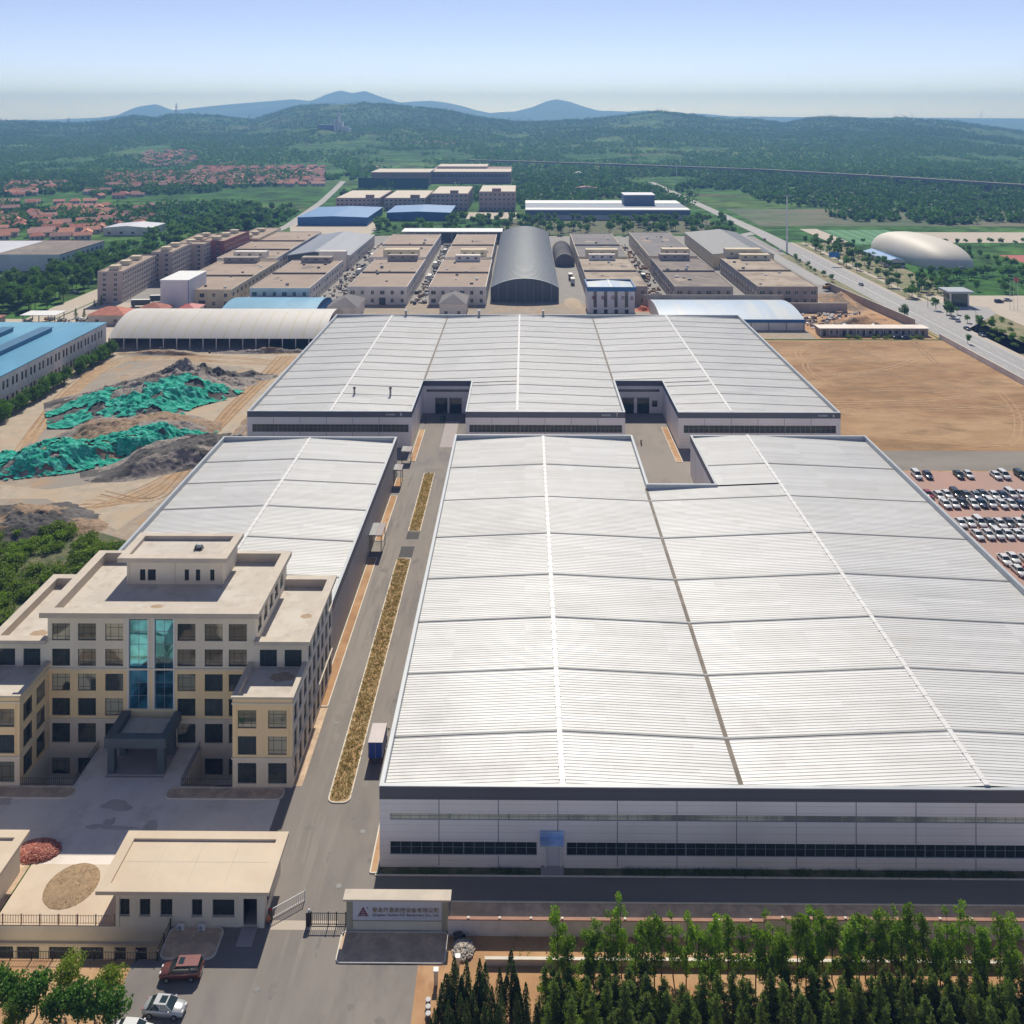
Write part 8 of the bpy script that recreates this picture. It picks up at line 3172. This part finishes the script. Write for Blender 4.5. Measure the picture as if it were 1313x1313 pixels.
put_tree('far', x, y, .6, 'broadleaf_tree', 'lone small tree on the bare verge below the road junction', 'tree', None)
for k in range(16):
    x = 134 + rr_.uniform(0, 40)
    put_tree('bush', x, 406.5 + rr_.uniform(-1.5, 1), rr_.uniform(.5, .9), 'bush', 'low dusty bush in front of the low row building', 'bush', 'bushes before the low row building')


for k in range(60):
    x, y = rr_.uniform(206, 330), rr_.uniform(500, 560)
    if x < 240:
        continue
    side_tree(x, y, rr_.uniform(.5, .9))
tufts_done = True
# weeds on medians and verge strips, stuff
def tufts(name, label, region, n_, s, mt, seed, z=0.1, mask=None):
    g = np.random.default_rng(seed)
    x0, x1, y0, y1 = region
    c = np.stack([g.uniform(x0, x1, n_), g.uniform(y0, y1, n_), np.full(n_, z)], -1)
    if mask is not None:
        c = c[hnoise(c[:, 0] * mask, c[:, 1] * mask, seed) > .45]
    pts = np.repeat(c, 5, axis=0) + g.normal(0, 1, (len(c) * 5, 3)) * np.array([s * .5, s * .5, s * .25]) + np.array([0, 0, s * .35])
    V, F_ = leaf_quads(pts, s, g, -.6, .35)
    return stuff(link(name, np_mesh(name, V, F_, mt)), label, 'weeds')


tufts('dry_weeds', 'dry brown weeds growing on the long street median', (-28.3, -25.6, 133.2, 205), 2600, .30, 'leaf_dry', 1)
tufts('dry_weeds', 'dry brown weeds growing on the short street median', (-27.5, -25.1, 218.6, 253.3), 1100, .30, 'leaf_dry', 2)
tufts('verge_weeds', 'patchy dark weeds along the foot of the front shed wall', (-18.5, 92, 120.4, 121.2), 1500, .28, 'leaf_conifer', 3, mask=.5)
tufts('yard_weeds', 'sparse green weeds in the soil strip behind the boundary wall', (-9, 80, 108.3, 111.2), 500, .25, 'leaf_bush', 4, mask=.3)
tufts('scrub_weeds', 'rough green undergrowth between the bushes left of the office', (-130, -83, 152, 203), 9000, .5, 'leaf_bush', 5, z=.15, mask=.25)


# ================================================================ FAR WOODS AND VILLAGES
def far_wood(name, label, N_, Dr, s, per, dens, seed, mt='leaf_broad', pxr=(-60, 1380)):
    g = np.random.default_rng(seed)
    px = g.uniform(*pxr, N_)
    D = np.sqrt(g.uniform(Dr[0] ** 2, Dr[1] ** 2, N_))
    X = (px - PX) * D / F
    m1 = hnoise(X / 210 + 40, D / 260 + 11, 3) * .6 + hnoise(X / 60 + 5, D / 85, 4) * .4
    keep = m1 > dens
    # keep roads, lots and villages clear
    Xw, Yw = X * math.cos(YAW) - D * math.sin(YAW), X * math.sin(YAW) + D * math.cos(YAW)
    for (x0, x1, y0, y1) in CLEAR:
        keep &= ~((Xw > x0) & (Xw < x1) & (Yw > y0) & (Yw < y1))
    rx = np.interp(D, [700, 1000, 1290], [196, 186, 176])
    keep &= ~((np.abs(Xw - rx) < 9) & (D < 1300))
    lx = np.interp(D, [700, 800, 1000, 1200, 1400], [-208, -206, -222, -245, -270])
    keep &= ~((np.abs(Xw - lx) < 9) & (D < 1400))
    px, D, Xw, Yw = px[keep], D[keep], Xw[keep], Yw[keep]
    Z = np.where(D < 1240, 0, terrain_h(px, D))
    n_ = len(px)
    sz = s * np.exp(g.normal(-.15, .38, n_))
    cl = g.normal(size=(n_, per, 3))
    cl /= np.linalg.norm(cl, axis=2, keepdims=True)
    cl *= g.uniform(.5, 1, (n_, per, 1))
    cl[:, :, 2] = cl[:, :, 2] * .75 + .8
    P = np.stack([Xw, Yw, Z], -1)[:, None, :] + cl * sz[:, None, None]
    V, F_ = leaf_quads(P.reshape(-1, 3), s * .75, g, .2, .9)
    return stuff(link(name, np_mesh(name, V, F_, mt)), label, 'wood')


M['leaf_wood'] = leaf_mat('leaf_wood', (0.035, 0.11, 0.018), (0.10, 0.22, 0.035), 0.35)
ZONES = [  # villages in image terms: px range, py range, count, size
    ((0, 134), (262, 309), 100, 1.1), ((130, 200), (262, 290), 12, 1.0), ((12, 96), (237, 252), 26, 1.1), ((118, 176), (238, 254), 24, 1.05),
    ((140, 300), (222, 240), 170, 1.0), ((250, 412), (216, 238), 190, 1.0), ((186, 250), (200, 215), 60, 1.0)]
CLEAR = [(-200, -5, 735, 1010), (-5, 155, 735, 930), (-220, -15, 1170, 1410), (-402, -290, 565, 640), (200, 420, 560, 800), (-340, -298, 730, 770)]
far_wood('far_trees', 'hedges and groves of trees over the plain beyond the estate', 13000, (760, 1500), 3.8, 30, .44, 1, 'leaf_wood')
far_wood('far_woodland', 'woods covering the plain and lower slopes of the hills', 30000, (1350, 2700), 3.8, 14, .38, 2, 'leaf_wood')
far_wood('hill_woodland', 'woods on the upper slopes of the green hills', 22000, (2500, 3500), 4.6, 9, .38, 3, 'leaf_wood')


def house_mesh(w_, d_, he, hr, rm, hip):
    mb = MB()
    mb.box(-w_ / 2, w_ / 2, -d_ / 2, d_ / 2, 0, he, 0)
    o = .5
    a, b = w_ / 2 + o, d_ / 2 + o
    r = hip
    mb.face([(-a, -b, he), (a, -b, he), (a - r, 0, hr), (-a + r, 0, hr)], 1)
    mb.face([(a, b, he), (-a, b, he), (-a + r, 0, hr), (a - r, 0, hr)], 1)
    mb.face([(a, -b, he), (a, b, he), (a - r, 0, hr)], 1)
    mb.face([(-a, b, he), (-a, -b, he), (-a + r, 0, hr)], 1)
    for k in range(3):
        x = -w_ / 2 + w_ * (k + .5) / 3
        mb.box(x - .6, x + .6, -d_ / 2 - .04, -d_ / 2 - .001, 1.0, 2.4, 2)
    return mb, mb.mesh('village_house', ['house_wall', rm, 'glass_dark'])


HM = [house_mesh(w_, d_, he, hr, rm, hip) for (w_, d_, he, hr, rm, hip) in ((13, 7, 3.2, 5.6, 'roof_tile_red', 0.01), (11, 7, 3.4, 5.6, 'roof_tile_orange', 0.01), (14, 7.5, 3.2, 5.8, 'roof_tile_pink', 0.01), (10, 8, 3.6, 6.0, 'roof_tile_red', 3.0), (16, 7, 3.2, 5.4, 'roof_tile_pink', 0.01))]
cands = []
hr_ = random.Random(77)
for zi, ((p0, p1), (q0, q1), cnt, s) in enumerate(ZONES):
    k = tries = 0
    pl = []
    while k < cnt and tries < cnt * 60:
        tries += 1
        px, py = hr_.uniform(p0, p1), hr_.uniform(q0, q1)
        D = H * F / (py - PY)
        if D > 1240:
            D = D * .985
        X = (px - PX) * D / F
        # streets run across: snap to rows
        Y = round(D / 17) * 17 + hr_.uniform(-1.5, 1.5)
        if any(abs(X - a) < 16 and abs(Y - b) < 11 for a, b in pl):
            continue
        if zi in (0, 3, 2) and hnoise(X / 40, Y / 40, 8) < .38:
            continue
        pl.append((X, Y))
        k += 1
        x = X * math.cos(YAW) - Y * math.sin(YAW)
        y = X * math.sin(YAW) + Y * math.cos(YAW)
        if -402 < x < -288 and 560 < y < 640 or (-342 < x < -296 and 725 < y < 775):
            continue
        z = 0 if Y < 1240 else ground_at(PX + X * F / Y, Y)
        cands.append((Y, x, y, z - .1, s, zi))
cands.sort()
vn = ['the nearest left village', 'the grove right of the nearest village', 'the small hamlet at the far left', 'the hamlet below the long red village', 'the long red roofed village, left part', 'the long red roofed village, right part', 'the upper hamlet above the long village']
rest = MB()
for i, (Y, x, y, z, s, zi) in enumerate(cands):
    k = hr_.randrange(5)
    if zi == 0 and hr_.random() < .5:
        k = 1
    rz = hr_.uniform(-.12, .12) + (R(25) if zi in (0, 2) else 0) + (R(90) if hr_.random() < .08 else 0)
    if i < 290:
        o = link('village_house', HM[k][1], None, (x, y, z), rz, s * hr_.uniform(.85, 1.1))
        tag(o, ['red', 'orange', 'faded pink', 'red hipped', 'long faded pink'][k] + ' tiled single storey house in ' + vn[zi], 'house', 'houses of ' + vn[zi])
    else:
        e = Matrix.Rotation(rz, 3, 'Z')
        src = HM[k][0]
        b0 = len(rest.v)
        rest.v += [tuple(e @ Vector(p) * s + Vector((x, y, z))) for p in src.v]
        rest.f += [tuple(j + b0 for j in f_) for f_ in src.f]
        cm = {0: 1, 1: 2, 2: 3, 3: 1, 4: 3}[k]
        rest.m += [{0: 0, 1: cm, 2: 4}[q] for q in src.m]
stuff(rest.build('village_houses', ['house_wall', 'roof_tile_red', 'roof_tile_orange', 'roof_tile_pink', 'glass_dark']), 'crowded small red roofed houses of the farther village rows', 'houses')
for t in CARS.values():
    if t.location.z < -100:
        for c in list(t.children_recursive):
            bpy.data.objects.remove(c)
        bpy.data.objects.remove(t)

# lighter shrubs mixed into the bottom planting, and leaning trunks
for k in range(30):
    x = rr_.uniform(3, 62)
    put_tree('bush' if k % 2 else 'lime', x, rr_.uniform(97.0, 103.2), rr_.uniform(.75, 1.15) if k % 2 else rr_.uniform(.42, .62), 'shrub', 'light green shrub growing among the dark cedars' if k % 2 else 'lime green sapling growing among the dark cedars', 'shrub', 'shrubs among the cedars', z=0 if k % 2 else .2)
for k in range(9):
    x = -9.0 + k * 1.3
    put_tree('bush', x, rr_.uniform(97.6, 99.6), rr_.uniform(.6, .9), 'shrub', 'mid green shrub at the foot of the dark cypresses', 'shrub', 'shrubs under the cypresses')


# worn marks on the paving
def blot(name, x, y, a, b, mt, z, seed):
    q = random.Random(seed)
    ph = [q.uniform(0, 6.28) for _ in range(4)]
    mb = MB()
    pts = []
    for k in range(28):
        t_ = 6.2832 * k / 28
        r_ = 1 + .22 * math.sin(2 * t_ + ph[0]) + .14 * math.sin(3 * t_ + ph[1]) + .1 * math.sin(5 * t_ + ph[2])
        pts.append((x + a * r_ * math.cos(t_), y + b * r_ * math.sin(t_), z))
    mb.face(pts)
    struct(mb.build(name, mt))


M['stain_dark'] = mat('oil_stain', (0.195, 0.175, 0.158), 0.85, 0.2, 0.8)
M['stain_pale'] = mat('dust_patch', (0.26, 0.23, 0.20), 0.95, 0.12, 0.5)
M['crack'] = mat('crack', (0.08, 0.075, 0.07), 0.95)
M['conc_dark'] = mat('damp_concrete', (0.57, 0.50, 0.43), 0.95, 0.12, 0.5)
q_ = random.Random(9)
for k in range(13):
    x, y = q_.uniform(-34, -14), q_.uniform(97, 132)
    if x > -22.8 and 107 < y < 117 or x > -20 and y > 112:
        continue
    blot('stain', x, y, q_.uniform(.2, .8), q_.uniform(.4, 1.5), 'stain_dark', 0.0155 + k * 0.0004, k)
for k in range(26):
    blot('stain', q_.uniform(-31.5, -20.5) if k % 2 else q_.uniform(-32, -29.2), q_.uniform(135, 252), q_.uniform(.2, .8), q_.uniform(1, 5), 'stain_dark' if k % 2 else 'stain_pale', 0.0165 + k * 0.0002, 50 + k)
for k in range(8):
    blot('stain', q_.uniform(-78, -38), q_.uniform(122.5, 132.5), q_.uniform(.5, 3.2), q_.uniform(.3, 1.2), 'conc_dark', 0.0215 + k * 0.0004, 90 + k)
for i, (x, y, lab) in enumerate(((-30.5, 104.5, 'round iron manhole cover on the forecourt below the gatehouse'), (-24.0, 118.5, 'round iron manhole cover on the street left of the sign wall'), (-22.5, 127.5, 'round iron manhole cover beside the front corner of the big shed'), (-30.8, 150, 'round iron manhole cover beside the long street median'))):
    mb = MB()
    mb.tube((x, y, .0), (x, y, .034), .38, n=16)
    tag(mb.build('manhole_cover', 'metal_dark'), lab, 'manhole cover')

for k in range(70):
    x, y = rr_.uniform(205, 231), rr_.uniform(333, 450)
    put_tree('bush', x, y, rr_.uniform(.5, 1.0), 'bush', 'green shrub in the planted strip beside the main road at the right edge', 'bush', 'shrubs beside the main road')

# tyre-worn pale lanes along the street and forecourt, dust at the kerbs
M['worn'] = mat('worn_lane', (0.255, 0.228, 0.198), 0.92, 0.14, 0.35, c2=(0.225, 0.20, 0.178), scale2=0.5, stretch=(1, .2, 1))
for k, (x, y0, y1, w_) in enumerate(((-31.6, 122, 250, .35), (-29.9, 122, 250, .3), (-23.6, 136, 250, .3), (-21.8, 136, 250, .35), (-28.4, 92, 131, .4), (-26.4, 90, 131, .35), (-30.6, 90, 111, .4))):
    mb = MB()
    n_ = 40
    pts = []
    for i in range(n_ + 1):
        y = y0 + (y1 - y0) * i / n_
        xx = x + .3 * math.sin(y * .06 + k) + .12 * math.sin(y * .31 + 2 * k)
        ww = w_ * (1 + .5 * math.sin(y * .17 + k * 1.3))
        pts.append((xx - ww, xx + ww, y))
    for a, b in zip(pts[:-1], pts[1:]):
        mb.face([(a[0], a[2], .0148 + k * .0002), (a[1], a[2], .0148 + k * .0002), (b[1], b[2], .0148 + k * .0002), (b[0], b[2], .0148 + k * .0002)])
    struct(mb.build('worn_lane', 'worn'))
